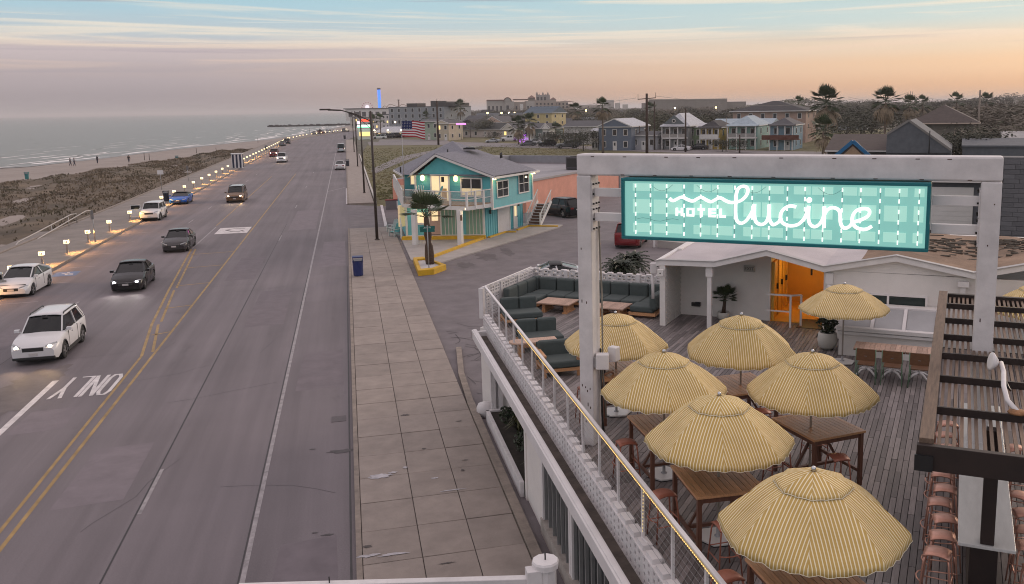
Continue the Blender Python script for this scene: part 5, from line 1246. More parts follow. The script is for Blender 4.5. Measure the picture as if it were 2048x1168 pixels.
battens(Pa+d1*2.6-Vector((0,0,0)) if False else (Pa+d1*2.75)[:2],LG[1],.38,2.72,12,WT,GRNB,skip=(5,6))
battens(LG[0],(Pa+d1*1.7)[:2],.3,2.72,4,WT,TQ2,skip=(2,3))
n1=Vector((d1.y,-d1.x,0))
def onwall(s0,s1,z0,z1,e0,e1,nm,m_,root=None,P=Pa,d=d1,n_=n1,prnt=None):
    a=P+d*s0+n_*e0; b_=P+d*s1+n_*e0; c=P+d*s1+n_*e1; e=P+d*s0+n_*e1; Z=Vector((0,0,1))
    mb=MB().add([a+Z*z0,b_+Z*z0,c+Z*z0,e+Z*z0,a+Z*z1,b_+Z*z1,c+Z*z1,e+Z*z1],BOXF)
    return subpart(nm,mb,m_,prnt,th) if prnt else part(nm,mb,m_,th)
dr=onwall(1.85,2.65,.42,2.5,.01,.06,'front_door',DOORP); onwall(2.0,2.5,1.5,2.3,.062,.075,'pane',LITPANE,prnt=dr); onwall(1.75,1.85,.38,2.6,.0,.09,'door_frame',WT,prnt=dr); onwall(2.65,2.75,.38,2.6,.0,.09,'door_frame',WT,prnt=dr); onwall(1.85,2.65,.38,.42,.0,.1,'sill',MATS['cast_iron'],prnt=dr)
wn=onwall(.72,1.55,1.2,1.35,.0,.09,'window',WT); onwall(.78,1.5,1.35,2.15,.01,.03,'pane',LITPANE,prnt=wn)
onwall(0,6.06,.3,.38,.0,.07,'base_board',WT)
onwall(-.3,6.2,.04,.32,.1,.62,'yellow_step',YEL)
onwall(-.06,.10,.3,2.74,.0,.08,'corner_board',WT); onwall(5.95,6.12,.1,2.74,.0,.09,'corner_board',WT)
d2=(Pc-Pb).normalized(); n2=Vector((d2.y,-d2.x,0)); L2=(Pc-Pb).length
k2=dict(P=Pb,d=d2,n_=n2)
battens(LG[1],(Pb+d2*2.5)[:2],.1,2.72,6,WT if False else TQ2,TQ2); battens((Pb+d2*4.9)[:2],(Pb+d2*5.5)[:2],.1,2.72,2,TQ2,TQ2); battens((Pb+d2*6.7)[:2],LG[2],.1,2.72,2,TQ2,TQ2)
gd=onwall(2.6,4.8,.06,2.1,.02,.05,'garage_door',mat('garage_white',(.62,.60,.62),.5,var=.05),**k2)
for j in range(4): onwall(2.62,4.78,.08+j*.505,.08+j*.505+.48,.052,.066,'panel',MATS['garage_white'],prnt=gd,**k2)
onwall(2.48,2.6,.05,2.22,.0,.08,'door_frame',WT,prnt=gd,**k2); onwall(4.8,4.92,.05,2.22,.0,.08,'door_frame',WT,prnt=gd,**k2); onwall(2.48,4.92,2.1,2.22,.001,.079,'door_frame',WT,prnt=gd,**k2)
dr=onwall(5.6,6.4,.06,2.1,.02,.06,'side_door',WT,**k2); onwall(5.8,6.2,1.1,1.95,.062,.07,'pane',LITPANE,prnt=dr,**k2); onwall(6.28,6.34,1.0,1.1,.062,.10,'handle',BLACK,prnt=dr,**k2)
onwall(-.03,.09,.1,2.72,.0,.09,'corner_board',WT,**k2); onwall(0,7.5,2.72,2.8,.0,.1,'trim_board',WT,**k2)
onwall(1.0,1.14,1.85,2.15,.05,.16,'carriage_lamp',DARKMETAL,**k2); onwall(6.55,6.68,1.9,2.2,.05,.15,'carriage_lamp',DARKMETAL,**k2)
for x,y in ((7.75,65.95),(4.55,67.4)):
    g_=w2g(x,y); part('column',MB().box(g_[0]-.17,g_[0]+.17,g_[1]-.17,g_[1]+.17,.08,2.7),WT,th,bevel=.01)
g_=w2g(7.95,65.75); part('column_lamp',MB().box(g_[0]-.06,g_[0]+.06,g_[1]-.26,g_[1]-.175,1.95,2.35),mat('bronze_lamp',(.16,.09,.05),.5,.3,var=.1),th)
g_=w2g(8.3,66.2); part('soffit_lamp',MB().lathe([(.09,2.70),(.12,2.72),(.12,2.745)],12,g_),WARM,th); plamp(th,(*g_,2.45),12)
g_=w2g(4.9,69.6); part('soffit_lamp',MB().lathe([(.09,2.70),(.12,2.72),(.12,2.745)],12,g_),WARM,th); plamp(th,(*g_,2.45),14)
# white steps on the seawall side and the side stair
mb=MB(); part('side_rail',MB().beam((*w2g(3.75,72.5),1.9),(*w2g(3.75,70.9),1.2),.08,.14).box(*[c for p in [(w2g(3.75,70.9)[0]-.06,w2g(3.75,70.9)[0]+.06),(w2g(3.75,70.9)[1]-.06,w2g(3.75,70.9)[1]+.06)] for c in p],.1,1.25),WT,th)
part('lit_strip',MB().box(*[c for p in [(w2g(4.05,72.3)[0]-.1,w2g(4.05,72.3)[0]+.1),(w2g(4.05,72.3)[1]-.6,w2g(4.05,72.3)[1]+.6)] for c in p],.9,2.6),mat('cream_lit_wall',(.6,.5,.35),.6,var=.1,emit=.3,ecol=S(255,220,160)),th)  # lamplight on the cream wall, put in as the wall's own glow
n_=8
for k in range(n_): part('stair_tread',MB().box(-34.15,-32.95,68.55+k*.27,68.55+k*.27+.29,.22*(k+1)-.045,.22*(k+1)),mat('grey_tread',(.42,.39,.39),.7,var=.1),th); part('stair_riser',MB().box(-34.14,-32.96,68.57+k*.27,68.59+k*.27,.22*k,.22*(k+1)-.046),WOODD,th)
for v_ in (-34.2,-32.9):
    part('stringer',MB().beam((v_,68.45,.12),(v_,70.8,2.0),.05,.28),WT,th); part('stair_rail',MB().beam((v_,68.5,1.1),(v_,70.8,2.98),.06,.07),WT,th); part('newel',MB().box(v_-.06,v_+.06,68.42,68.54,.05,1.2),WT,th)
    for k in range(8): part('baluster',MB().box(v_-.018,v_+.018,68.78+k*.26,68.82+k*.26,.4+k*.212,1.28+k*.212),WT,th)
# apron, kerbs
struct('house_apron',MB().prism([(3.75,60.5),(5.1,58.2),(16.9,73.2),(17.6,74.6),(14.6,77),(9.95,69.2),(4.1,70.9),(3.72,73.5)],.0,.085),CONC2)
mb=MB(); mb.beam((5.05,60.6,.13),(9.95,68.75,.16),.24,.2); mb.beam((10.35,69.0,.12),(12.1,71.6,.12),.2,.14); mb.beam((12.1,71.6,.12),(12.9,71.3,.12),.2,.14); mb.beam((13.2,72.4,.12),(14.6,74.6,.12),.2,.14); mb.beam((14.6,74.6,.12),(16.9,73.5,.12),.2,.14); struct('yellow_kerb',mb,YEL)
# palm in its yellow planter, street sign
t=wthing('kerb_planter','yellow painted wedge planter with white gravel at the street corner','planter',4.5,57,0)
PL=[(3.78,54.7),(4.75,54.9),(5.65,56.3),(5.3,57.6),(4.5,60.0),(3.85,59.8)]
def inset(P,f):
    c=Vector((sum(p[0] for p in P)/len(P),sum(p[1] for p in P)/len(P))); return [tuple(c+(Vector(p)-c)*f) for p in P]
IN=inset(PL,.74); mb=MB(); n=len(PL)
vs=[(*p,0) for p in PL]+[(*p,.34) for p in PL]+[(*p,.34) for p in IN]+[(*p,.2) for p in IN]
fs=[(i,(i+1)%n,n+(i+1)%n,n+i) for i in range(n)]+[(n+i,n+(i+1)%n,2*n+(i+1)%n,2*n+i) for i in range(n)]+[(2*n+i,2*n+(i+1)%n,3*n+(i+1)%n,3*n+i) for i in range(n)]
part('kerb',mb.add(vs,fs),YEL,t); part('white_gravel',MB().prism(IN,.1,.22),mat('white_gravel',(.55,.53,.54),.9,var=.2,scale=20,bump=.6,bscale=40),t)
rr=random.Random(17)
def fan_palm(name,label,loc,h,r0,r1,nf,L_,skirt=0,cat='palm tree',group=None,lean=(0,0),droop=.35,dark=True,nb=11,ragged=False,elev=(-.35,1.3)):
    t=thing(name,label,cat,loc,0,group); lx,ly=lean
    pts=[(lx*s_*s_,ly*s_*s_,h*s_) for s_ in (0,.12,.3,.55,.8,1)]
    if ragged: rad_=[r0*1.0,r0*1.15,r0*.95,r0*.62,r0*.95,r0*.55]; pts=[(lx*s_*s_,ly*s_*s_,h*s_) for s_ in (0,.2,.40,.47,.62,1)]
    else: rad_=[r0*1.25,r0,r0*.9,r0*.82,r0*.78,r1]
    MB().tube(pts,rad_,10).build('trunk',BARK if dark else mat('pale_palm_bark',(.17,.13,.105),.95,var=.3,scale=10,bump=.6,bscale=25),t)
    o=fan_crown(nf,L_,rr,droop=droop,nb=nb,elev=elev).build('crown',LEAF2,t,fix=False); o.location=pts[-1]; o['kind']='stuff'
    if skirt:
        o=fan_crown(skirt,L_*.85,rr,droop=.9,nb=8,elev=(-1.35,-.25)).build('dead_frond',LEAFD,t,fix=False); o.location=(pts[-1][0],pts[-1][1],pts[-1][2]-.2*L_); o['kind']='stuff'
    return t
t=fan_palm('fan_palm','young fan palm with a thick dark trunk in the yellow kerb planter',(4.75,57.6,.2),3.05,.27,.12,16,1.95,0,lean=(-.12,.0),droop=.12,nb=12,ragged=True,elev=(0.,1.4))
t=wthing('street_sign','green street name sign on a thin pole in front of the planter palm','sign',4.55,56.0,.2)
part('pole',MB().tube([(4.55,56.0,.2),(4.55,56.0,2.95)],.03,8),STEEL,t); SGN=mat('street_sign_green',(.005,.13,.115),.4,var=.05)
part('blade',MB().cbox((4.55,56.0,2.78),(.95,.02,.19),rz=.1),SGN,t)
part('blade',MB().cbox((4.55,56.0,2.6),(.9,.02,.18),rz=-.15),SGN,t)
textmesh('lettering','AVE W',.15,.003,WHITE,t,(0,-.016,2.58),(rad(90),0,.1)); 
# chairs
def adirondack(label,loc,rz,m1,m2,group,s_=1.):
    t=thing('garden_chair',label,'chair',loc,rz,group,s_)
    for k in range(5): MB().beam((-.24+.12*k,.22,.34),(-.27+.135*k,.52,1.02-.03*abs(k-2)),.105,.02,up=(1,0,0)).build('back_slat',m1,t)
    for k in range(5): MB().box(-.27,.27,-.28+k*.11,-.28+k*.11+.1,.36-k*.012,.385-k*.012).build('seat_slat',m1,t)
    for a in (-1,1):
        MB().box(a*.33-.06,a*.33+.06,-.34,.36,.55,.575).build('arm',m2,t); MB().box(a*.31-.02,a*.31+.02,-.33,-.24,0,.55).build('leg',m2,t); MB().beam((a*.28,-.25,.33),(a*.28,.62,.03),.03,.12).build('leg',m2,t)
    return t
TQP=mat('turquoise_plastic',(.16,.46,.47),.5,var=.05); PWH=mat('pale_plastic',(.62,.66,.64),.5,var=.05)
adirondack('turquoise garden chair nearer the street on the sidewalk beside the corner house',(3.3,72.4,.13),-.95,TQP,PWH,'garden chairs beside the corner house'); adirondack('white garden chair behind the turquoise one beside the corner house',(3.25,75.0,.13),-.95,PWH,PWH,'garden chairs beside the corner house')
p=GT(-38.9,59.3,2.97); adirondack('tall white chair on the balcony at the flagpole end',(p.x,p.y,3.2),-.3,PWH,PWH,'balcony chairs',1.0); p=GT(-37.3,59.2,2.97); adirondack('tall turquoise chair on the balcony before the lit sliding door',(p.x,p.y,3.2),-1.6,TQP,PWH,'balcony chairs',1.0)
t=gthing('balcony_table','small round white table between the balcony chairs','table',-38.1,59.0,2.97); part('top',MB().lathe([(.4,3.66),(.4,3.7)],14,(-38.1,59)),PWH,t); part('leg',MB().tube([(-38.1,59,2.97),(-38.1,59,3.66)],.04,6),PWH,t)
# flag
t=wthing('flagpole','thin grey flagpole at the balcony corner flying a large flag','flag',4.05,69.4,2.97)
part('pole',MB().tube([(4.05,69.4,2.97),(4.05,69.4,9.3)],[.035,.022],8),STEEL,t); part('finial',MB().lathe([(.01,9.3),(.05,9.34),(.01,9.4)],8,(4.05,69.4)),CHROME,t)
FR,FW_,FB=mat('flag_red',(.36,.015,.03),.8,var=.05),mat('flag_white',(.68,.66,.66),.8,var=.05),mat('flag_blue',(.012,.02,.10),.8,var=.05)
mb=MB(); NX_=18; fh,fw_=1.16,1.72
def fpt(s_,z_): return (4.07+fw_*s_,69.4+.13*math.sin(s_*7+z_*1.2)*min(1,s_*4),9.22-z_*fh-.18*s_*s_*(.4+z_)-.05*math.sin(s_*9)*s_)
for r_ in range(13):
    for k in range(NX_):
        m_=0 if r_%2==0 else 1
        if r_<7 and k<8: m_=2
        mb.add([fpt(k/NX_,r_/13),fpt((k+1)/NX_,r_/13),fpt((k+1)/NX_,(r_+1)/13),fpt(k/NX_,(r_+1)/13)],[(0,1,2,3)],m_,True)
st_=[]
for i in range(5):
    for j in range(6):
        c=Vector(fpt((.9+j*1.25)/NX_,(.9+i*1.3)/13))+Vector((0,-.012,0)); mb.add([c+Vector((.022*math.cos(a),0,.022*math.sin(a))) for a in [2*math.pi*q_/5+1.57 for q_ in range(5)]],[(0,1,2,3,4)],1)
o=part('flag_cloth',mb,[FR,FW_,FB],t,fix=False)
# ---- salmon building with a flat roof behind
PINK=mat('salmon_stucco',(.74,.34,.25),.8,var=.1,scale=.8,bump=.15,bscale=20)
t=gthing('salmon_building','long salmon pink building with a flat grey roof behind the corner house','building',-45,88,0)
part('wall',MB().box(-54,-38.7,77.5,103,0,3.05),PINK,t); part('roof',MB().box(-53.8,-38.9,77.7,102.8,3.052,3.10),mat('grey_flat_roof',(.30,.29,.31),.85,var=.15,scale=.4),t)
part('roof_edge',MB().box(-38.72,-38.6,77.4,103,2.95,3.16),mat('roof_edge_grey',(.36,.33,.33),.7,var=.1),t)
part('parapet',MB().box(-60,-38.6,103.02,103.4,0,4.1),mat('grey_block_wall',(.25,.25,.27),.8,var=.12,scale=1),t); part('parapet',MB().box(-60,-53.6,90,103.0,0,4.1),MATS['grey_block_wall'],t)
for u_,lab,m_ in ((101.0,'rusty brown air conditioning unit on the flat roof',mat('rusty_unit',(.15,.085,.06),.7,.2,var=.3,scale=5)),(93.5,'dark grey air conditioning unit on the flat roof beside the sign',mat('dark_unit',(.10,.09,.10),.7,.1,var=.15))):
    t=gthing('air_conditioner',lab,'air conditioner',-41.4 if u_>95 else -40.4,u_,3.1); v0=-41.4 if u_>95 else -40.4; s_=.62 if u_>95 else .8
    part('case',MB().box(v0-s_,v0+s_,u_-s_,u_+s_,3.25,4.55),m_,t,bevel=.03); part('grille',MB().box(v0-s_*.85,v0+s_*.85,u_-s_-.02,u_-s_-.001,3.4,4.4),DARKMETAL,t); part('fan_guard',MB().lathe([(s_*.7,4.55),(s_*.7,4.6),(s_*.2,4.62)],14,(v0,u_)),DARKMETAL,t); part('skid',MB().box(v0-s_,v0+s_,u_-s_*.8,u_-s_*.6,3.1,3.25).box(v0-s_,v0+s_,u_+s_*.6,u_+s_*.8,3.1,3.25),DARKMETAL,t)
# low notice board wall by the drive
t=wthing('low_wall','low grey wall with a red top rail and a white notice by the drive','wall',4,93.5,0); part('body',MB().box(3.5,9.8,93.4,93.6,0,.95),mat('dull_grey_wall',(.17,.15,.155),.8,var=.1),t); part('top_rail',MB().box(3.45,9.9,93.36,93.64,.951,1.04),mat('dull_red',(.30,.045,.04),.6,var=.1),t); part('notice',MB().box(4.6,5.5,93.36,93.398,.1,.85),WHITE,t)
# ------------------------------------------------------------------ cars
HL=mat('headlight_on',(1,.9,.75),.2,var=0,emit=30,ecol=S(255,232,196)); HLC=mat('headlight_cool',(1,1,1),.2,var=0,emit=26,ecol=S(236,236,255)); HLO=mat('headlight_glass',(.35,.36,.37),.1,.2,var=0); TLR=mat('tail_lamp',(.22,.012,.012),.25,var=0); PLATE=mat('number_plate',(.52,.49,.48),.5,var=.1,scale=30); TRIMB=mat('black_trim',(.02,.02,.021),.55,var=.1); RIM=mat('alloy_rim',(.33,.33,.34),.35,.8,var=.08)
SEATM=mat('car_interior',(.03,.028,.027),.8,var=.2)
def paint(n,c,metal=0.,rough=.32): return mat('car_paint_'+n,c,.22,metal,var=.03,scale=2,coat=.12,spec=.3)
PW=paint('white',(.66,.65,.66)); PB=paint('black',(.012,.011,.013)); PGD=paint('graphite',(.055,.052,.055),.4); PS=paint('silver',(.40,.41,.42),.5); PBL=paint('blue',(.008,.085,.42),.2); PBR=paint('bronze',(.18,.105,.06),.4); PR=paint('red',(.17,.012,.016)); PMR=paint('maroon',(.06,.014,.018)); POR=paint('orange',(.36,.10,.02)); PGY=paint('grey',(.13,.135,.14),.3); PDB=paint('dark_blue',(.03,.036,.05),.3)
KIND={ # length width height, hood front z, cowl z, belt z, deck z, cowl x, roof front x, roof rear x, rear glass base x, wheel r, wheelbase
'sedan':(4.6,1.78,1.45,.70,.96,.98,1.0,1.02,.22,-.78,-1.72,.33,2.70),
'hybrid':(4.55,1.76,1.48,.68,.98,.98,1.08,1.22,.30,-.70,-2.08,.32,2.70),
'wagon':(4.8,1.84,1.66,.86,1.06,1.08,1.12,1.02,.35,-1.75,-2.25,.36,2.74),
'boxy':(4.15,1.8,1.61,.92,1.08,1.08,1.12,1.0,.55,-1.72,-1.98,.35,2.57),
'suv':(4.75,1.9,1.74,.98,1.12,1.14,1.16,.95,.38,-1.70,-2.20,.37,2.80),
'minivan':(5.0,1.95,1.74,.85,1.06,1.04,1.08,1.45,.62,-2.05,-2.42,.34,3.0),
'van':(5.3,1.98,2.1,1.0,1.22,1.2,1.2,1.75,1.0,-2.5,-2.62,.36,3.3),
'pickup':(5.7,1.98,1.86,1.06,1.2,1.22,1.24,.95,.42,-.72,-1.10,.40,3.6),
'sport':(4.6,1.92,1.22,.62,.80,.86,.96,.95,.05,-.62,-1.75,.35,2.70),
'coupe':(4.4,1.78,1.30,.68,.92,.94,.98,.85,.1,-.55,-1.5,.33,2.55)}
def lerp_tab(tab,x):
    if x<=tab[0][0]: return tab[0][1]
    for (a,za),(b_,zb) in zip(tab,tab[1:]):
        if a<=x<=b_:
            f=(x-a)/(b_-a); return za+(zb-za)*f
    return tab[-1][1]
def make_car(name,label,kind,pt,loc,heading,lit=None,group=None,clad=False,rails=False,roofm=None,cat='car',opendoor=False,tail=False):
    L_,W,H,zf,zc,zb_,zd_,xc,xrf,xrr,xrb,wr,wb=KIND[kind]; t=thing(name,label,cat,loc,rad(heading),group)
    xe=L_/2; clear=.17+(wr-.33)*1.2; ra=wr+.065; xw=(wb/2+.06,-wb/2+.06)
    shoulder=[(-xe,zd_-.18),(-xe+.12,zd_-.03),(xrb-.05,zd_),(xrb+.5,zb_),(xc-.2,zb_-.0),(xc+.1,zc),(xe-.75,(zc+zf)/2+.03),(xe-.22,zf),(xe,zf-.16)]
    if kind=='pickup': shoulder=[(-xe,zd_-.08),(-xe+.1,zd_-.02),(xrb,zd_),(xc-.2,zb_),(xc+.1,zc),(xe-.5,(zc+zf)/2+.06),(xe-.18,zf),(xe,zf-.2)]
    xs=set([-xe,-xe+.06,-xe+.14,-xe+.3,xe-.3,xe-.14,xe-.06,xe]); 
    for x0 in xw:
        for k in range(-6,7): xs.add(round(x0+k*ra/6,4))
    x=-xe+.5
    while x<xe-.4: xs.add(round(x,3)); x+=.22
    xs=sorted(xs); rings=[]
    for x in xs:
        e=max(0,(abs(x)-(xe-.75))/.75); w=W/2*(1-.17*e**2.2); zs=lerp_tab(shoulder,x)
        zbt=clear+.10*e**3
        arch=0
        for x0 in xw:
            if abs(x-x0)<ra: arch=max(arch,wr+math.sqrt(max(0,ra*ra-(x-x0)**2)))
        z1=max(zbt,arch); z2=max(zbt+.13,arch+.004); zm=max(.56,arch+.03); zm=min(zm,zs-.12); cr=.045 if x>xc else (.03 if x<xrb else .02)
        half=[(w*.80,zbt if arch<zbt else z1),(w*.955,z1+.0),(w*.985,z2),(w,zm),(w*.985,zs-.11),(w*.93,zs-.03),(w*.80,zs+.008),(0,zs+cr)]
        ring=[(x,a,c) for a,c in half]+[(x,-a,c) for a,c in reversed(half[:-1])]
        rings.append(ring)
    body=MB().loft(rings,sm=True).build('body',pt,t); es=body.modifiers.new('e','EDGE_SPLIT'); es.split_angle=rad(38)
    MB().box(-xe+.25,xe-.25,-W/2*.78,W/2*.78,clear-.03,zb_-.25).build('underbody',TRIMB,t)
    # cabin
    wbt=W/2*.905; wtp=W/2*(.74 if kind not in('van','minivan','boxy','suv') else .79); zr=H-.05
    b4=[(xc+.02,wbt*.93,zc-.01),(xrb,wbt*.90,lerp_tab(shoulder,xrb)-.01)]; t4=[(xrf,wtp*.93,zr),(xrr,wtp*.93,zr-.015)]
    def side(x0,z0): return Vector((x0,0,z0))
    F0,Rr0=Vector((xc+.02,wbt*.88,zc)),Vector((xrb,wbt*.86,lerp_tab(shoulder,xrb))); F1,R1=Vector((xrf,wtp*.9,zr)),Vector((xrr,wtp*.9,zr-.01))
    M0,N0=Vector((xc-.28,wbt,zb_)),Vector((xrb+.28,wbt,zb_+.01)); M1,N1=Vector((xrf-.12,wtp,zr-.03)),Vector((xrr+.12,wtp,zr-.04))
    fl=lambda v: Vector((v.x,-v.y,v.z))
    mb=MB(); c0=Vector((F0.x+.10,0,F0.z+.0)); c1=Vector((F1.x+.05,0,F1.z+.015))
    mb.add([F0,c0,fl(F0),fl(F1),c1,F1],[(0,1,4,5),(1,2,3,4)],0,True); mb.build('windscreen',CARGLASS,t)
    mb=MB(); c0=Vector((Rr0.x-.05,0,Rr0.z)); c1=Vector((R1.x-.03,0,R1.z+.012)); mb.add([Rr0,c0,fl(Rr0),fl(R1),c1,R1],[(5,4,1,0),(4,3,2,1)],0,True); mb.build('rear_window',CARGLASS,t)
    for s_ in (1,-1):
        f=(lambda v:v) if s_>0 else fl
        mb=MB(); q_=[f(v) for v in (F0,M0,N0,Rr0,R1,N1,M1,F1)]
        mb.add(q_,[(0,1,6,7),(1,2,5,6),(2,3,4,5)]); mb.build('side_window',CARGLASS,t)
        mb=MB()
        for p,q2,w_ in ((F0,F1,.07),(Rr0,R1,.09),((M0*.52+N0*.48),(M1*.52+N1*.48),.075)):
            p,q2=f(p),f(q2); o_=Vector((0,s_*.012,.004)); mb.beam(p+o_,q2+o_,w_,.045,up=(0,1,0))
        if kind in('suv','wagon','minivan','van','boxy'): p,q2=f(M0*.08+N0*.92)+Vector((0,s_*.012,0)),f(M1*.1+N1*.9)+Vector((0,s_*.012,0)); mb.beam(p,q2,.08,.045,up=(0,1,0))
        mb.build('pillar_frame',pt if kind!='sport' else TRIMB,t)
        mb=MB(); a_,b_=f(M0)+Vector((.1,s_*.01,.0)),f(N0)+Vector((-.1,s_*.01,.0)); mb.beam(a_,b_,.02,.03); mb.build('belt_trim',TRIMB if pt is not PB else CHROME,t)
    # roof panel
    rp=[]; nx_=6
    for i in range(nx_+1):
        f=i/nx_; x=xrf+.05+(xrr-.05-xrf-.05)*f; zz=zr+.012+.035*math.sin(math.pi*(.12+.8*f)); w_=wtp*(.93 if i in(0,nx_) else 1.01)
        rp.append([(x,w_,zz-.055),(x,w_*.96,zz-.01),(x,w_*.6,zz+.02),(x,0,zz+.03),(x,-w_*.6,zz+.02),(x,-w_*.96,zz-.01),(x,-w_,zz-.055)])
    o=MB().loft(rp,closed=False,cap=False).build('roof',roofm or pt,t,fix=False); s_=o.modifiers.new('t','SOLIDIFY'); s_.thickness=.03
    if rails:
        for s_ in (1,-1): MB().tube([(xrf-.1,s_*wtp*.93,zr+.02),(xrf-.25,s_*wtp*.93,zr+.10),(xrr+.2,s_*wtp*.93,zr+.10),(xrr+.05,s_*wtp*.93,zr+.02)],.026,6).build('roof_rail',TRIMB,t)
    # wheels
    tyre=MB(); pr=[(wr*.62,-.10),(wr*.93,-.11),(wr,-.08),(wr,.08),(wr*.93,.11),(wr*.62,.10)]
    n=18; vs=[(r_*math.cos(2*math.pi*k/n),y,r_*math.sin(2*math.pi*k/n)) for r_,y in pr for k in range(n)]
    tyre.add(vs,[(i*n+k,i*n+(k+1)%n,(i+1)*n+(k+1)%n,(i+1)*n+k) for i in range(len(pr)-1) for k in range(n)],0,True); tm=tyre.mesh('wheel',RUBBER)
    rim=MB(); 
    rim.tube([(0,-.085,0),(0,-.08,0),(0,.08,0),(0,.085,0)],[wr*.60,wr*.62,wr*.62,wr*.60],18,1)
    for s_ in (-1,1):
        for k in range(5):
            a=2*math.pi*k/5; rim.beam((wr*.10*math.cos(a),s_*.098,wr*.10*math.sin(a)),(wr*.60*math.cos(a),s_*.092,wr*.60*math.sin(a)),.075,.02,0,up=(0,1,0))
        rim.tube([(0,s_*.088,0),(0,s_*.108,0)],wr*.16,10,0)
    rm=rim.mesh('rim',[RIM,TRIMB])
    for x0 in xw:
        for s_ in (1,-1):
            w_=link('wheel',tm,t,(x0,s_*(W/2-.125),wr)); link('rim',rm,w_)
    # face
    hw=W/2; zL=zf-.11
    for s_ in (1,-1):
        mb=MB(); yy=s_*hw*.66
        mb.loft([[(xe-.30,s_*hw*.90,zL-.02),(xe-.30,s_*hw*.90,zL+.10),(xe-.42,s_*hw*.86,zL+.14)],[(xe-.115,s_*hw*.72,zL-.06),(xe-.11,s_*hw*.72,zL+.07),(xe-.2,s_*hw*.72,zL+.115)],[(xe-.015,s_*hw*.50,zL-.05),(xe-.02,s_*hw*.50,zL+.03),(xe-.06,s_*hw*.50,zL+.06)]],sm=False)
        h=mb.build('headlight',HLO,t)
        if lit: MB().tube([(xe-.13,s_*hw*.66,zL+.005),(xe-.045,s_*hw*.655,zL+.0)],[.075,.07],10).build('lamp_bulb',HL if lit=='w' else HLC,h)
        if lit:
            l=bpy.data.lights.new('beam_light','SPOT'); l.energy=45; l.color=(1,.66,.34) if lit=='w' else (.95,.86,.8); l.spot_size=rad(70); l.spot_blend=.8; l.shadow_soft_size=.06; lo=bpy.data.objects.new('beam_light',l); col.objects.link(lo); lo.parent=t; lo.location=(xe+.06,s_*hw*.6,zL); lo.rotation_euler=(0,rad(-72),0)
        MB().box(-xe-.012,-xe+.10,s_*hw*.62-.17,s_*hw*.62+.17,zd_-.32,zd_-.17).build('tail_light',TLR,t)
        m_=MB(); m_.cbox((M0.x+.10,s_*(hw+.06),zb_+.06),(.16,.20,.13)); m_.beam((M0.x+.1,s_*(hw-.1),zb_+.0),(M0.x+.1,s_*(hw+.02),zb_+.04),.05,.04); m_.build('mirror',pt,t,bevel=.025)
        for x0 in ((M0.x+.02),(M0.x*.52+N0.x*.48)):
            MB().box(x0-.006,x0+.006,s_*(hw-.02)-.006,s_*(hw-.0)+.005,.36,zb_-.06).build('door_seam',TRIMB,t)
            MB().box(x0-.62,x0-.46,s_*(hw-.008)-.01,s_*(hw-.008)+.012,zb_-.2,zb_-.165).build('door_handle',CHROME if pt is not PB else TRIMB,t)
        MB().box(xe-.22,xe-.06,s_*hw*.70-.11,s_*hw*.70+.11,.36,.47).build('fog_lamp_recess',TRIMB,t)
    gz=zL-.10
    MB().box(xe-.10,xe+.008,-hw*.42,hw*.42,gz-.06,gz+.09).build('grille',TRIMB,t,bevel=.01)
    MB().box(xe-.08,xe+.014,-hw*.44,hw*.44,gz+.092,gz+.108).build('grille_bar',CHROME,t)
    MB().box(xe-.12,xe-.004,-hw*.60,hw*.60,.25,.36).build('lower_intake',TRIMB,t,bevel=.01)
    MB().box(xe-.05,xe+.022,-.16,.16,.42,.53).build('number_plate',PLATE,t); MB().box(-xe-.02,-xe+.05,-.16,.16,zd_-.42,zd_-.31).build('number_plate',PLATE,t)
    MB().box(-xe+.0,-xe+.12,-hw*.8,hw*.8,.28,.45).build('rear_bumper',TRIMB if clad or kind in('pickup','van') else pt,t,bevel=.02)
    MB().cbox((xrf+.15,0,zr-.02),(.05,.2,.06)).build('inner_mirror',TRIMB,t)
    for s_ in (.4,-.4): MB().box(xrf-.55,xrf-.38,s_-.22,s_+.22,zb_-.3,H-.24).build('seat',SEATM,t,bevel=.05)
    if clad:
        for s_ in (1,-1):
            MB().box(xw[1]+ra,xw[0]-ra,s_*(hw*.97)-.015,s_*(hw*.97)+.022,clear-.01,clear+.15).build('sill_cladding',TRIMB,t)
            for x0 in xw:
                P=[(x0+(ra+.0)*math.cos(a),s_*hw*.985,wr+(ra+.0)*math.sin(a)) for a in [math.pi*k/10 for k in range(11)]]; MB().tube(P,.035,5).build('arch_cladding',TRIMB,t)
        MB().box(xe-.20,xe+.012,-hw*.84,hw*.84,clear+.05,clear+.17).build('front_cladding',TRIMB,t,bevel=.03)
    if kind=='pickup': MB().box(-xe+.08,xrb-.15,-hw*.80,hw*.80,zd_-.02,zd_+.055).build('bed_opening',TRIMB,t)
    if opendoor:
        MB().box(-.03,.03,hw,hw+1.02,.32,zb_-.02).box(-.02,.02,hw+.02,hw+.9,zb_-.02,H-.12).build('open_door',pt,t).location=(M0.x+.15,0,0)
        MB().box(-.025,.035,hw+.08,hw+.82,zb_+.03,H-.18).build('door_glass',CARGLASS,t).location=(M0.x+.15,0,0)
        MB().box(-.05,-.028,hw+.03,hw+.98,.40,zb_-.05).build('door_lining',SEATM,t).location=(M0.x+.15,0,0)
    return t
gO='cars coming towards the camera on the seawall road'; gP='cars parked along the seawall walk'; gF='cars parked on the street behind the lot'; gB='cars parked by the diner'
make_car('parked_car','white estate car with black roof rails and lit headlights nearest on the road','wagon',PW,(-12.75,42.15,0),-89.5,'w',gO,True,True)
make_car('parked_car','black saloon with cool bright headlights on the seawall road','sedan',PB,(-12.62,57.3,0),-89,'c',gO)
make_car('parked_car','dark grey saloon with unlit headlights on the seawall road','sedan',PGD,(-12.55,72.3,0),-90.5,None,gO)
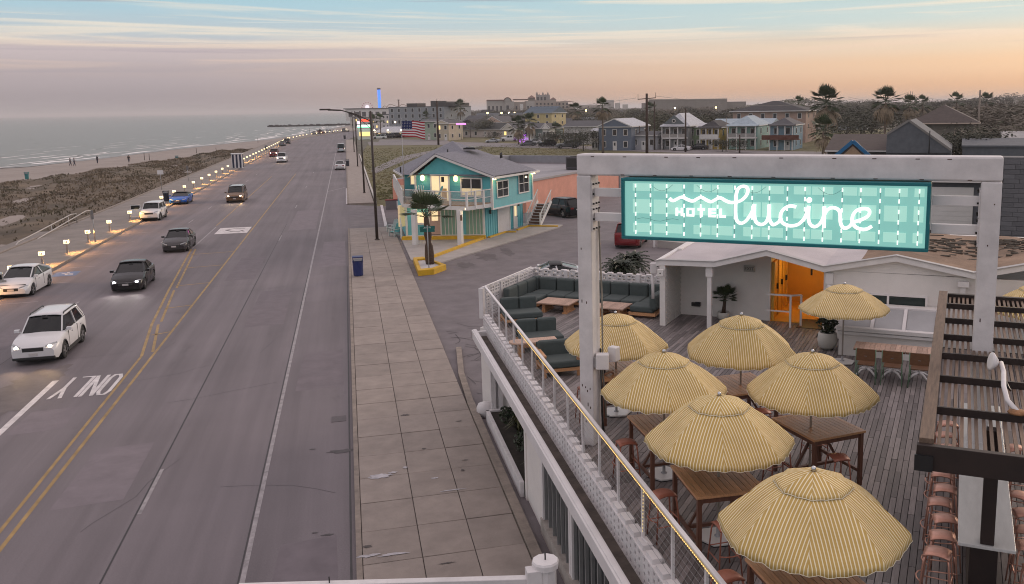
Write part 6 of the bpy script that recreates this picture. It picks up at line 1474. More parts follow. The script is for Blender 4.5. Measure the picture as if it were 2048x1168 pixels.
make_car('parked_car','bronze people carrier with warm headlights on the seawall road','minivan',PBR,(-12.55,109.9,0),-90,'w',gO,rails=True,roofm=PS)
make_car('parked_car','white pickup with glaring headlights farther up the seawall road','pickup',PW,(-12.9,193,0),-90,'w',gO,cat='pickup truck')
make_car('parked_car','red car with glaring headlights just behind the white pickup','suv',PR,(-16.2,218,0),-90,'w',gO)
make_car('parked_car','white hybrid hatchback parked at the kerb beside a lamp','hybrid',PW,(-18.42,57.6,0),-91,None,gP)
make_car('parked_car','silver grey car at the edge of the picture with its door open','sedan',PS,(-20.75,56.9,0),-90,None,gP,opendoor=True)
make_car('parked_car','boxy white hatchback parked with its front door open','boxy',PW,(-18.42,94.1,0),-91,None,gP,True,roofm=PW)
c_=[o for o in col.objects if o.get('label')=='boxy white hatchback parked with its front door open'][0]
MB().box(-.03,.03,-1.92,-.9,.32,1.06).box(-.02,.02,-1.8,-.92,1.06,1.5).build('open_door',PW,c_).location=(.85,0,0); MB().box(-.025,.035,-1.76,-.98,1.1,1.44).build('door_glass',CARGLASS,c_).location=(.85,0,0)
make_car('parked_car','low bright blue sports car parked at the seawall kerb','sport',PBL,(-18.5,110,0),-91,None,gP,roofm=TRIMB)
make_car('parked_car','dark green grey saloon parked far along the seawall walk','sedan',PGY,(-18.7,286,0),90,None,gP)
make_car('parked_car','dark car parked just beyond the green grey saloon','suv',PDB,(-18.4,304,0),90,None,gP)
gK='cars parked at the kerb by the empty lot'
make_car('parked_car','white saloon seen from behind at the kerb by the empty lot','sedan',PW,(-1.35,163,0),90,None,gK)
make_car('parked_car','silver van seen from behind farther along the kerb','van',PS,(-1.45,232.5,0),90,None,gK,cat='van')
for i,(x,y,kd,pt,lab) in enumerate([(-12.0,418,'sedan',PGY,'grey car at the far bend of the seawall walk, first of the far row'),(-10.2,427,'suv',PR,'reddish car at the far bend of the seawall walk'),(-8.6,434,'sedan',PS,'silver car at the far bend of the seawall walk'),(-6.6,441,'suv',PW,'white car at the far bend of the seawall walk'),(-4.2,449,'sedan',PW,'small pale car at the end of the far row'),(1.0,462,'suv',PGY,'dark car alone at the far end of the seawall road')]):
    make_car('parked_car',lab,kd,pt,(x-1.2,y,0),62,None,'cars parked at the far bend')
make_car('parked_car','black estate car parked against the salmon pink wall','suv',PB,(19.2,81.6,0),113,None,None,roofm=PB)
make_car('parked_car','white car with a black roof parked behind the lounge wall','coupe',PW,(10.9,49.3,0),172,None,None,roofm=TRIMB)
make_car('parked_car','dark red car seen from behind below the hotel sign','suv',PR,(19.9,62.4,0),62,None,None)
make_car('parked_car','small silver car by the fence of the far houses','coupe',PS,(42.3,269,0),170,None,gF)
make_car('parked_car','white pickup parked before the long low white house','pickup',PW,(48.9,278,0),175,None,gF,cat='pickup truck')
for x,y,kd,pt,h_,lab in [(47.3,240,'sedan',PGY,178,'dark grey saloon at the lot end of the parked row'),(51.4,252,'sedan',PW,176,'white car standing behind the dark parked row'),(51.6,235,'suv',PB,178,'black car in the middle of the parked row'),(53.6,221,'pickup',PGY,180,'grey pickup at the street end of the parked row'),(57.5,231,'suv',PDB,180,'dark car in the shade behind the grey pickup')]: make_car('parked_car',lab,kd,pt,(x,y,0),h_,None,gF)
for x,y,kd,pt,h_,lab in [(62.3,211,'pickup',POR,-35,'orange pickup below the blue grey house'),(66.9,207.6,'suv',PB,150,'black off road car beside the blue grey house'),(74.2,204,'pickup',PMR,150,'maroon pickup in front of the grey and green house'),(73.5,193,'coupe',PW,148,'white coupe on the street before the grey house'),(78.5,195,'sedan',PB,148,'black low car beside the yellow house')]: make_car('parked_car',lab,kd,pt,(x,y,0),h_,None,gF)
for x,y,kd,pt,h_,lab in [(11.6,334,'minivan',PW,172,'white people carrier by the diner'),(15.0,339,'suv',PB,172,'black car by the diner'),(18.4,345,'pickup',PB,165,'dark pickup by the diner')]: make_car('parked_car',lab,kd,pt,(x,y,0),h_,None,gB)
make_car('parked_car','white van parked between the trees by the palms','van',PW,(117,196,0),120,None,gF,cat='van')
# ------------------------------------------------------------------ street lamps
LAMPM=mat('bronze_lamp_post',(.055,.042,.036),.6,.2,var=.12)
def lamp_post(label,x,y,h=10.0):
    t=thing('street_lamp',label,'street lamp',(x,y,.12),0,'bronze street lamps along the sidewalk')
    MB().tube([(0,0,0),(0,0,h*.5),(0,0,h-.12)],[.115,.10,.075],8).build('post',LAMPM,t)
    MB().lathe([(.19,0),(.19,.05),(.12,.09)],10).build('base',LAMPM,t)
    MB().tube([(0,0,h-.9),(-1.1,0,h-.35),(-2.2,0,h-.02),(-2.9,0,h+.02)],[.05,.045,.04,.035],6).build('arm',LAMPM,t)
    MB().tube([(0,0,h-1.5),(-1.1,0,h-.42)],.025,6).build('brace',LAMPM,t)
    MB().box(-3.7,-2.9,-.15,.15,h-.03,h+.09).build('lamp_head',LAMPM,t,bevel=.03)
    return t
lamp_post('nearest bronze street lamp on the sidewalk by the turquoise house',1.87,70.7); lamp_post('second bronze street lamp along the sidewalk by the drive',1.75,112.6); lamp_post('third bronze street lamp along the sidewalk by the empty lot',1.7,168); lamp_post('farthest bronze street lamp along the empty lot',1.66,228)
# ------------------------------------------------------------------ low lamps along the seawall
BOL=mat('lamp_post_grey',(.28,.25,.24),.6,var=.1); BHEAD=mat('bollard_lamp',(1,.9,.7),.4,var=0,emit=2.4,ecol=S(255,224,165))
def bollard(label,loc):
    t=thing('bollard_lamp',label,'lamp',loc,0,'low lit lamps along the seawall walk')
    MB().box(-.055,.055,-.055,.055,0,.72).build('post',BOL,t); MB().lathe([(.16,0),(.16,.03)],10).build('base',BOL,t)
    MB().box(-.15,.15,-.15,.15,.72,.98).build('lamp_glass',BHEAD,t); MB().box(-.17,.17,-.17,.17,.98,1.01).build('cap',BOL,t)
    mb=MB(); 
    for a,b_ in ((-.075,-.02),(.03,.085)): mb.box(a,b_,-.154,-.151,.78,.9)
    mb.box(-.075,.085,-.154,-.151,.76,.785); mb.build('lamp_pattern',mat('lamp_pattern_brown',(.35,.26,.15),.7,var=0),t)  # brown bars set on the front of the lamp glass
    return t
b0=None; Yl=[54.6,60.6,66.3,71.9,77.5,84.2,91.9]+[99.5+6.6*k for k in range(10)]
Yl=[54.6,60.6,66.3,71.9,77.5,84.2,91.9,99.6,107.2,114.8,122,129,136.4,143.5,151,158.5,166]
for (px,py) in ((486,318),(492.5,315),(499,312),(504,309),(510,306.5)): Yl.append(G(px,py,.9).y)
y=Yl[-1]
while y<330: y+=7.5; Yl.append(y)
Lb=[(-20.05,y_) for y_ in Yl]+[(-20.2+((y_-330)/50)*4.2 if y_<380 else -16+(y_-380)*.184,y_) for y_ in range(338,470,9)]
for k,(x,y_) in enumerate(Lb):
    q_=['beside the silver grey car','behind the white hybrid','just past the white hybrid','below the tall sign post','opposite the handicapped bay','before the boxy white car','beside the open car door','by the blue sports car','just past the sports car']
    lab='low lit lamp '+(q_[k] if k<9 else ('before the striped kiosk' if k<17 else 'beyond the striped kiosk'))
    if b0 is None: b0=bollard(lab,(x,y_,.13))
    else:
        if y_<335: d_=dup(b0,(x,y_,.13),0,lab)
        else:
            d_=link('bollard_lamp',bpy.data.meshes.get('far_lamp_mesh') or MB().box(-.05,.05,-.05,.05,0,.7).box(-.15,.15,-.15,.15,.7,.98,1).mesh('far_lamp_mesh',[BOL,BHEAD]),None,(x,y_,.13)); tag(d_,'tiny lit lamp at the far bend','lamp','low lit lamps along the seawall walk')
    if k<22:
        l=bpy.data.lights.new('lamp_light','SPOT'); l.energy=150 if k<12 else 190; l.color=(1,.47,.13); l.shadow_soft_size=.1; l.spot_size=rad(140); l.spot_blend=.6
        o=bpy.data.objects.new('lamp_light',l); col.objects.link(o); o.parent=b0 if k==0 else d_; o.location=(.24,.0,.86); o.rotation_euler=(0,rad(-38),0)
# ------------------------------------------------------------------ seawall furniture
BINB=mat('blue_bin',(.010,.022,.12),.45,var=.1); BIND=mat('dark_bin',(.012,.015,.03),.5,var=.1)
def bin_(label,loc,m,group=None,s_=1.):
    t=thing('litter_bin',label,'litter bin',loc,0,group,s_)
    MB().lathe([(.25,0),(.29,.04),(.31,.82),(.33,.84),(.33,.9)],4+8,sm=False).build('drum',m,t); 
    mb=MB(); mb.box(-.30,.30,-.30,.30,.90,.94); mb.box(-.30,-.25,-.30,.30,.94,1.13); mb.box(.25,.30,-.30,.30,.94,1.13); mb.box(-.32,.32,-.32,.32,1.13,1.19); mb.build('hood',m,t,bevel=.02)
    MB().box(-.22,.22,-.31,-.29,.95,1.10).build('opening',mat('bin_opening',(.30,.30,.32),.5,var=.1),t); return t
bin_('bright blue litter bin on the near sidewalk',(.25,55.4,.13),BINB)
bin_('dark blue litter bin on the seawall walk by the blue sports car',(-20.35,111.5,.13),BIND,'dark bins on the street'); bin_('dark litter bin behind the white saloon at the kerb',(-.05,170,.13),BIND,'dark bins on the street'); bin_('dark litter bin on the seawall walk behind the pickup',(-20.8,254,.13),BIND,'dark bins on the street'); bin_('small dark bin at the far kerb of the road',(-.6,342,0),BIND,'dark bins on the street',1.3)
TB_=mat('teal_bin',(.02,.17,.18),.5,var=.1)
for x,y,lab in ((54,357,'teal litter barrel on the beach at the picture edge'),(354,321,'teal litter barrel on the sand by the dune edge')):
    p=G(x,y,-2.8); bin_(lab,(p.x,p.y,-2.95),TB_,'teal barrels on the beach',1.25)
# striped kiosk
t=wthing('striped_kiosk','tall navy and white striped beach kiosk on the seawall walk','kiosk',-19.2,173,0); NAVY=mat('navy_stripe',(.012,.016,.05),.5,var=.05)
part('body',MB().box(-20.15,-18.3,172.5,174.0,.13,2.72),WHITE,t,bevel=.02); part('roof',MB().box(-20.25,-18.2,172.4,174.1,2.72,2.82),WHITE,t)
for k in range(3): part('stripe',MB().box(-20.03+k*.6,-19.73+k*.6,172.44,172.498,.25,2.62),NAVY,t)
for k in range(2): part('stripe',MB().box(-18.298,-18.26,172.7+k*.7,173.0+k*.7,.25,2.62),NAVY,t)
# signs and posts on the walk
def post_sign(label,x,y,z0,h,pw,ph,m,zz=.0,back=None):
    t=thing('post_sign',label,'sign',(x,y,z0),0,None); MB().tube([(0,0,0),(0,0,h)],.035,6).build('pole',STEEL,t)
    MB().box(-pw/2,pw/2,-.05,-.036,h-ph,h).build('plate',m,t); return t
post_sign('narrow grey sign on a post at the kerb before the boxy white car',-19.6,77.6,.13,2.5,.16,.7,mat('sign_back',(.20,.19,.19),.6,.3,var=.1))
post_sign('white square notice on a post above the dune edge',-23.9,128.5,.13,2.6,.75,.55,WHITE)
post_sign('small grey sign on a post by the lamps past the sports car',-23.2,145,.13,2.2,.3,.6,MATS['sign_back'])
for x,y,h in ((289,318,2.2),(299,319,2.0),(433,310,2.6),(393,306,2.0),(516,285,2.2),(619,264,3)):
    p=G(x,y,-2.6); t=thing('beach_post','plain wooden marker post on the beach','post',(p.x,p.y,-3.0),0,'marker posts on the beach'); MB().tube([(0,0,0),(0,0,h)],[.09,.08],6).build('stake',mat('post_timber',(.10,.085,.075),.9,var=.2),t)
# stair rails down to the beach
t=wthing('stair_railing','pale double handrail of the steps down to the beach','railing',-25,80,0)
for dx in (0,.9): part('rail',MB().tube([(-24.6+dx*.6,92+dx*3,.13),(-24.6+dx*.6,92+dx*3,1.0),(-24.75+dx*.6,91+dx*3,1.05),(-25.6+dx,79.5+dx*2,.15),(-25.7+dx,77+dx*2,-.8)],.05,6),mat('pale_handrail',(.45,.42,.40),.5,.2,var=.1),t)
part('rail_post',MB().tube([(-25.0,86,-.6),(-25.0,86,.66)],.04,6),MATS['pale_handrail'],t); part('rail_post',MB().tube([(-24.6,89.5,.1),(-24.6,89.5,.95)],.04,6),MATS['pale_handrail'],t)
part('steps',MB().box(-27.2,-25.13,76,90,-2.4,-.3),PROM,t)
# rock jetty
ROCK=mat('jetty_rock',(.035,.033,.032),.9,var=.4,scale=.5); t=None
p0=G(535,254,-3.9); p1=G(735,248.5,-3.9); mb=MB(); rr=random.Random(8); q_=Vector((p1.x,p0.y+18,-3.9))
for k in range(230):
    f=rr.random(); c=p0.lerp(q_,f)+Vector((0,rr.uniform(-3,3),rr.uniform(-.3,1.3))); s_=rr.uniform(.8,1.8)
    mb.cbox(c,(s_*1.5,s_,s_),rz=rr.random()*3)
mb.beam(p0+Vector((0,0,.2)),q_+Vector((0,0,.2)),5,2.0); tag(mb.build('rock_jetty',ROCK),'long low dark rock jetty running out into the sea','jetty')
# ------------------------------------------------------------------ people
SKIN=mat('skin',(.33,.19,.13),.6,var=.05)
def skin_mesh(name,verts,edges,radii,m,parent=None,sub=1,root=0):
    me=bpy.data.meshes.new(name); me.from_pydata(verts,edges,[]); o=link(name,me,parent); 
    sk=o.modifiers.new('skin','SKIN'); sk.use_smooth_shade=True
    for i,v in enumerate(me.skin_vertices[0].data): v.radius=(radii[i],radii[i]) if not isinstance(radii[i],tuple) else radii[i]; v.use_root=(i==root)
    s_=o.modifiers.new('sub','SUBSURF'); s_.levels=sub; s_.render_levels=sub
    me.materials.append(m); return o
def person(label,loc,rz,pose='walk',top=(.02,.02,.03),bot=(.02,.025,.04),hair=(.015,.01,.008),s_=1.,group=None):
    t=thing('person',label,'person',loc,rz,group,s_)
    if pose=='sit': hip=(0,0,.80); kn=[(.42,.11,.86),(.42,-.11,.86)]; an=[(.40,.11,.42),(.40,-.11,.42)]; toe=[(.56,.12,.36),(.56,-.12,.36)]; ch=(.04,0,1.22); nk=(.06,0,1.40); hd=(.09,0,1.58); el=[(.14,.27,1.10),(.14,-.27,1.10)]; ha=[(.40,.2,1.12),(.40,-.2,1.12)]
    else:
        st=.22 if pose=='walk' else .02
        hip=(0,0,.92); kn=[(st*.7,.09,.50),(-st*.2,-.09,.50)]; an=[(st*.8,.09,.09),(-st*1.2,-.09,.12)]; toe=[(st*.8+.15,.10,.04),(-st*1.2+.14,-.10,.05)]; ch=(.02,0,1.32); nk=(.02,0,1.48); hd=(.05,0,1.64); el=[(-st*.5,.26,1.12),(st*.5,-.26,1.12)]; ha=[(-st*.3+.05,.27,.86),(st*1.0+.05,-.26,.90)]
    hp=[(hip[0],.1,hip[2]-.04),(hip[0],-.1,hip[2]-.04)]; sh=[(nk[0]-.02,.19,nk[2]-.07),(nk[0]-.02,-.19,nk[2]-.07)]
    V=[hip,ch,nk,hd,(hd[0]+.01,0,hd[2]+.09)]+hp+kn+an+toe+sh+el+ha
    E=[(0,1),(1,2),(2,3),(3,4),(0,5),(0,6),(5,7),(6,8),(7,9),(8,10),(9,11),(10,12),(1,13),(1,14),(13,15),(14,16),(15,17),(16,18)]
    Rd=[.13,.145,.06,.095,.07,.09,.09,.065,.065,.045,.045,.035,.035,.06,.06,.042,.042,.03,.03]
    hv=[]
    for s2 in (0,1):
        h0=V[17+s2]; b_=len(V)
        for k in range(4): V.append((h0[0]+.03+.02*k*.4,h0[1]+(.03-.02*k)*(1 if s2==0 else -1),h0[2]-.09+.006*abs(k-1.5))); E.append((17+s2,b_+k)); Rd.append(.009)
        V.append((h0[0]+.06,h0[1]-(.035 if s2==0 else -.035),h0[2]-.04)); E.append((17+s2,b_+4)); Rd.append(.010)
    skin_mesh('body',V,E,Rd,SKIN,t,1)
    mt=mat('cloth_%02d%02d%02d'%tuple(int(c*99) for c in top),top,.9,var=.1); mb_=mat('cloth_%02d%02d%02d'%tuple(int(c*99) for c in bot),bot,.9,var=.1); mh=mat('hair_%02d'%int(hair[0]*999),hair,.8,var=.2)
    skin_mesh('shirt',[hip,ch,(nk[0],0,nk[2]-.03)]+sh+el,[(0,1),(1,2),(1,3),(1,4),(3,5),(4,6)],[.155,.165,.08,.08,.08,.058,.058],mt,t,1)
    skin_mesh('trousers',[(hip[0],0,hip[2]+.04)]+hp+kn+an,[(0,1),(0,2),(1,3),(2,4),(3,5),(4,6)],[.145,.105,.105,.082,.082,.06,.06],mb_,t,1)
    skin_mesh('hair',[(hd[0]-.03,0,hd[2]+.07),(hd[0]-.06,0,hd[2]-.05),(hd[0]-.07,0,hd[2]-.20)],[(0,1),(1,2)],[.10,.095,.055],mh,t,1)
    for a in (.035,-.035): MB().cbox((hd[0]+.095,a,hd[2]+.03),(.012,.02,.012)).build('eye',BLACK,t)
    MB().cbox((hd[0]+.105,0,hd[2]-.0),(.03,.022,.04)).build('nose',SKIN,t,bevel=.006)
    MB().cbox((hd[0]+.092,0,hd[2]-.045),(.01,.05,.01)).build('mouth',mat('lips',(.25,.09,.08),.5,var=0),t)
    return t
person('person with long dark hair seated under the umbrella behind the sign post',(4.98,18.55,ZD),.35,'sit',(.02,.02,.025),(.03,.03,.04))
person('person in dark clothes getting out of the silver grey car',(-21.9,58.4,.13),2.2,'stand',(.02,.02,.03))
for x,y,rz,top,lab,ps in ((141,331,.3,(.03,.03,.06),'person in navy walking with a companion on the beach','walk'),(149,331,.5,(.30,.30,.33),'person in a pale top beside the one in navy on the beach','walk'),(195,326,1.0,(.04,.05,.06),'person bending apart from the others on the beach','stand'),(258,325,1.4,(.012,.012,.014),'person in black walking alone on the beach','walk')):
    p=G(x,y,-2.9); person(lab,(p.x,p.y,-3.05),rz,ps,top,(.04,.045,.07),group='walkers on the beach',s_=1.25)
p=G(661,268); person('dark figure standing at the far bend of the seawall walk',(p.x-4,p.y-18,.13),1.5,'stand',(.02,.02,.02),s_=1.6)
# cup on the table by the seated person
t=wthing('paper_cup','white paper cup on the table by the seated person','cup',5.25,18.5,4.155); part('cup',MB().lathe([(.035,4.155),(.045,4.30),(.047,4.30)],12,(5.25,18.5)),WHITE,t); part('lid',MB().lathe([(.048,4.301),(.04,4.318)],12,(5.25,18.5)),WHITE,t)
# cycads at the hotel car park
for x,y,s_,lab in ((13.6,44.6,.85,'large dark cycad with arching fronds behind the lounge wall'),(14.7,46.2,.95,'grey green cycad just behind the darker one')):
    t=wthing('cycad',lab,'plant',x,y,0); MB().tube([(0,0,0),(0,0,1.2),(0,0,1.6)],[.28,.26,.2],9).build('trunk',BARK,t)
    mb=MB()
    for k in range(60):
        a=k*2.4; e=-.2+1.45*(k/60); l=rr.uniform(1.3,1.7)*s_; d=Vector((math.cos(a),math.sin(a),0)); sd_=Vector((-d.y,d.x,0)); pts=[]
        for j in range(7): f=j/6; pts.append(Vector((0,0,1.6))+d*l*f*math.cos(e*.8)+Vector((0,0,l*(f*math.sin(e)-.55*f*f))))
        for j in range(1,7):
            w_=.20*math.sin(math.pi*min(.95,.2+j/7)); mid=(pts[j]+pts[j-1])/2
            for s2 in (1,-1): mb.add([pts[j-1],pts[j],pts[j]+sd_*s2*w_-Vector((0,0,.05)),mid+sd_*s2*w_-Vector((0,0,.06))],[(0,1,2,3)])
    o=mb.build('frond',mat('cycad_green',(.022,.032,.016),.5,var=.3,scale=4) if x<16 else mat('cycad_grey_green',(.075,.085,.055),.5,var=.3,scale=4),t,fix=False); o['kind']='stuff'
# white rail fence and landing by the car park
t=wthing('white_post_rail','white posts and rails of the landing beside the red car','railing',21,60.5,0)
for x,y in ((21.0,60.6),(24.2,62.5),(26.5,59.5)): part('post',MB().box(x-.08,x+.08,y-.08,y+.08,0,1.9),WHITE,t)
for z_ in (1.1,1.85): part('rail',MB().beam((21,60.6,z_),(24.2,62.5,z_),.08,.1),WHITE,t); part('rail',MB().beam((24.2,62.5,z_),(26.5,59.5,z_),.08,.1),WHITE,t)
part('landing',MB().prism([(21.2,60.4),(24.2,62.2),(26.4,59.4),(23.4,57.4)],.0,.5),CONC2,t)
# ------------------------------------------------------------------ the town behind
def VU(px,py,u0):
    d=AX[0]*((px-1170)/FPX)+AX[1]*((py-505)/FPX)+AX[2]; k=u0/(d.x*GUX[0]+d.y*GUX[1])
    return (d.x*GVX[0]+d.y*GVX[1])*k, CAMZ+d.z*k
def hm(n,c,**k): return mat('house_'+n,c,k.pop('rough',.75),var=k.pop('var',.10),scale=k.pop('scale',.8),**k)
def rm_(n,c,**k): return mat('roof_'+n,c,.85,var=.18,scale=1.5,bump=.3,bscale=6,**k)
FWH=mat('far_white_trim',(.66,.64,.62),.6,var=.06,scale=1)
FPANE=mat('far_window',(.03,.034,.04),.12,var=.3,scale=.4)
FLIT=mat('far_lit_window',(.5,.4,.22),.4,var=0,emit=1.2,ecol=S(255,214,130))
FGLOW=mat('far_lamp',(1,.9,.7),.4,var=0,emit=14,ecol=S(255,226,160))
def house(label,xL,xR,yE,yR,u0,depth,wm,rm,roof='hip',cols=3,st=2,porch=None,ov=.5,cat='house',door=True,ridge=.35,litn=(),name='house',trim=FWH,wsz=(.85,1.25),group=None,z0=0.):
    v0,zE=VU(xL,yE,u0); v1,zE2=VU(xR,yE,u0); zE=(zE+zE2)/2; vm=(v0+v1)/2; zR=VU((xL+xR)/2,yR,u0+(depth/2 if roof!='gable' else 0))[1]; w=v1-v0; zR=max(zR,zE+.6)
    t=thing(name,label,cat,GT(vm,u0,z0),-PHI,group); x0,x1=-w/2,w/2
    MB().box(x0,x1,0,depth,-.4,zE).build('wall',wm,t)
    mb=MB()
    if roof=='hip':
        r=min(w,depth)*ridge; P=[(x0-ov,-ov,zE),(x1+ov,-ov,zE),(x1+ov,depth+ov,zE),(x0-ov,depth+ov,zE)]
        if w>=depth: A_,B__=(x0+depth/2,depth/2,zR),(x1-depth/2,depth/2,zR); 
        else: A_,B__=(0,w/2,zR),(0,depth-w/2,zR)
        if abs(A_[0]-B__[0])+abs(A_[1]-B__[1])<.3: mb.add(P+[A_],[(0,1,4),(1,2,4),(2,3,4),(3,0,4),(3,2,1,0)])
        elif w>=depth: mb.add(P+[A_,B__],[(0,1,5,4),(1,2,5),(2,3,4,5),(3,0,4),(3,2,1,0)])
        else: mb.add(P+[A_,B__],[(0,1,4),(1,2,5,4),(2,3,5),(3,0,4,5),(3,2,1,0)])
    elif roof=='gable':   # gable end to the street
        mb.yprism([(x0-ov,zE-.1),(x1+ov,zE-.1),(x1+ov,zE+.08),(0,zR+.1),(x0-ov,zE+.08)],-ov,depth+ov)
        MB().yprism([(x0,zE),(x1,zE),(0,zR-.12)],-.03-ov,-ov-.005).build('gable_wall',wm,t)
        MB().beam((x0-ov,-ov-.05,zE),(0,-ov-.05,zR+.03),.06,.22).beam((0,-ov-.05,zR+.03),(x1+ov,-ov-.05,zE),.06,.22).build('barge_board',trim,t)
    elif roof=='side':    # ridge along the street
        mb.xprism([(-ov,zE-.1),(depth+ov,zE-.1),(depth+ov,zE+.06),(depth/2,zR),(-ov,zE+.06)],x0-ov,x1+ov)
    else: mb.box(x0-.1,x1+.1,-.1,depth+.1,zE,zE+.35)
    mb.build('roof',rm,t,fix=True)
    if roof!='flat': MB().box(x0-ov,x1+ov,-ov-.04,-ov,zE-.16,zE+.03).box(x1+ov,x1+ov+.04,-ov,depth+ov,zE-.16,zE+.03).build('fascia',trim,t)
    fh=zE/st; k=0
    for s_ in range(st):
        zc=fh*s_+fh*.52
        for c in range(cols):
            xx=x0+w*(c+.5)/cols; ww,hh=min(wsz[0],w/cols*.6),min(wsz[1],fh*.6)
            if door and s_==0 and c==cols//2:
                d_=MB().box(xx-.5,xx+.5,-.06,-.005,0,2.1).build('door',trim,t); MB().box(xx-.2,xx+.2,-.075,-.062,1.1,1.8).build('pane',FPANE,d_)
            else:
                f=MB().box(xx-ww/2-.12,xx+ww/2+.12,-.07,-.006,zc-hh/2-.12,zc+hh/2+.12).build('window',trim,t)
                MB().box(xx-ww/2,xx+ww/2,-.085,-.072,zc-hh/2,zc+hh/2).build('pane',FLIT if k in litn else FPANE,f)
            k+=1
        for c in range(2):
            yy=depth*(c+.5)/2
            f=MB().box(x1+.006,x1+.07,yy-.55,yy+.55,zc-.7,zc+.7).build('window',trim,t); MB().box(x1+.072,x1+.085,yy-.42,yy+.42,zc-.58,zc+.58).build('pane',FPANE,f)
    if porch:
        nc,dp,lv,pm=porch
        for s_ in range(lv):
            zt=zE if s_==lv-1 else fh*(s_+1)
            MB().box(x0,x1,-dp,-.09,zt-.22,zt-.02).build('porch_beam',trim,t)
            if s_>0 : MB().box(x0,x1,-dp-.02,-.09,fh*s_-.02,fh*s_+.10).build('porch_floor',trim,t); MB().box(x0,x1,-dp,-dp+.06,fh*s_+.85,fh*s_+.95).build('porch_rail',pm or trim,t); MB().box(x0,x1,-dp+.01,-dp+.04,fh*s_+.1,fh*s_+.85).build('railing_panel',pm or trim,t)
        for c in range(nc):
            xx=x0+.1+(w-.2)*c/(nc-1); MB().box(xx-.11,xx+.11,-dp-.0,-dp+.22,-.2,zE-.22).build('column',trim,t)
        if roof=='hip': MB().add([(x0-.3,-dp-.3,zE-.02),(x1+.3,-dp-.3,zE-.02),(x1+.5,-.45,zE+.3),(x0-.5,-.45,zE+.3),(x0-.3,-dp-.3,zE-.12),(x1+.3,-dp-.3,zE-.12),(x1+.5,-.45,zE-.05),(x0-.5,-.45,zE-.05)],BOXF).build('porch_roof',rm,t)
    return t
RW=rm_('pale_metal',(.46,.47,.50)); RB=rm_('blue_metal',(.33,.40,.45)); RD=rm_('dark_shingle',(.040,.038,.042)); RG=rm_('grey_shingle',(.085,.085,.092)); RBR=rm_('brown_shingle',(.078,.062,.056)); RSL=rm_('slate_grey',(.105,.115,.13))
h=house('blue grey two storey house with a white metal gable roof',1197,1262,253.5,238,198,13,hm('blue_grey',(.125,.155,.205)),RW,'gable',3,2,None,.35,litn=())
MB().box(-6.2,-4.0,1,4,0,4.6).build('side_porch',FWH,h) if False else None
t=house('small white porch wing on the blue grey house',1183,1196,262,258,199,4,hm('cream',(.50,.47,.42)),RW,'side',2,2,None,.3,door=False)
house('white garage wing behind the crossarm pole',1262,1312,270,262,201,8,hm('pale_grey_wall',(.42,.42,.44)),RG,'side',3,1)
house('grey porch house with a round attic window and pale hipped roof',1327,1376,252,226,204,14,hm('dove_grey',(.27,.275,.28)),RW,'hip',3,2,(4,1.6,2,hm('porch_rail_grey',(.33,.31,.29))),.7)
t=[o for o in col.objects if o.get('label','').startswith('grey porch house')][0]
v_,z_=VU(1353,238,203); MB().yprism([(-2.6,5.9),(2.6,5.9),(0,8.0)],-1.5,-1.2).build('attic_gable',hm('slate_gable',(.13,.15,.16)),t); MB().tube([(0,-1.56,6.65),(0,-1.505,6.65)],.45,14).build('round_window',FWH,t); MB().tube([(0,-1.60,6.65),(0,-1.565,6.65)],.3,14).build('pane',FPANE,t)
house('green sided wing next to the grey porch house',1377,1404,254,246,208,13,hm('leaf_green',(.24,.33,.20)),RW,'side',2,2,None,.3)
house('yellow house with a white balcony and dark hipped roof',1402,1440,255,240,206,12,hm('yellow',(.52,.36,.085)),RD,'hip',3,2,(4,1.4,2,FWH),.4)
house('mint green double porch house with white columns',1458,1515,251,231,206,15,hm('mint',(.26,.42,.38)),RB,'hip',3,2,(4,1.8,2,hm('rail_grey',(.30,.29,.28))),.3)
house('pale blue metal roofed house behind the mint house',1424,1540,250,237,226,12,hm('sea_green',(.12,.32,.29)),RB,'side',5,2)
h=house('light blue house with a brown balcony and dark hipped roof',1541,1588,250,235,203,12,hm('light_blue',(.22,.34,.42)),RG,'hip',2,2,(4,1.3,1,None),.4)
MB().box(-4.2,4.0,-1.8,-.1,2.3,2.5).box(-4.2,4.0,-1.82,-1.76,2.5,3.35).build('brown_balcony',mat('brown_boards',(.12,.045,.03),.8,var=.3,scale=5,stretch=(8,1,1)),h)
house('big pink sided house with a wide dark hipped roof',1466,1612,222,202,243,18,hm('pink_beige',(.40,.27,.22)),RD,'hip',6,3,None,.9)
house('dark roofed white house beside the tall palm trunk',1128,1192,253,241,230,12,hm('white_a',(.50,.48,.46)),RG,'side',4,1)
house('long low white house with a dark roof behind the fence',905,1018,259.5,246,287,14,hm('white_pink',(.56,.49,.46)),rm_('charcoal',(.045,.048,.046)),'side',6,1,litn=(3,5))
house('small gable bay on the long low white house',1004,1030,259,247,284,6,hm('white_c',(.5,.47,.42)),RG,'gable',2,1,litn=(0,))
house('pink gable house behind the long white house',968,1003,244.5,233,335,14,hm('pink_gable',(.52,.37,.30)),RG,'gable',2,1); house('white house with a dark roof behind the flag lawn',926,955,245,231,345,12,hm('white_d',(.5,.48,.46)),RG,'side',3,2)
house('grey green cottage with white gables behind the parked row',1046,1100,257,246,262,10,hm('grey_teal',(.20,.25,.24)),RG,'side',4,1); house('white gabled porch on the grey green cottage',1085,1099,257,247,259,4,FWH,RG,'gable',2,1,door=False); house('second white gabled porch on the grey green cottage',1048,1062,258,249,259,4,FWH,RG,'gable',2,1,door=False)
house('cream yellow three storey house with a blue roof',1050,1103,226,213,330,14,hm('cream_yellow',(.52,.43,.22)),rm_('blue_slate',(.09,.125,.16)),'side',3,3)
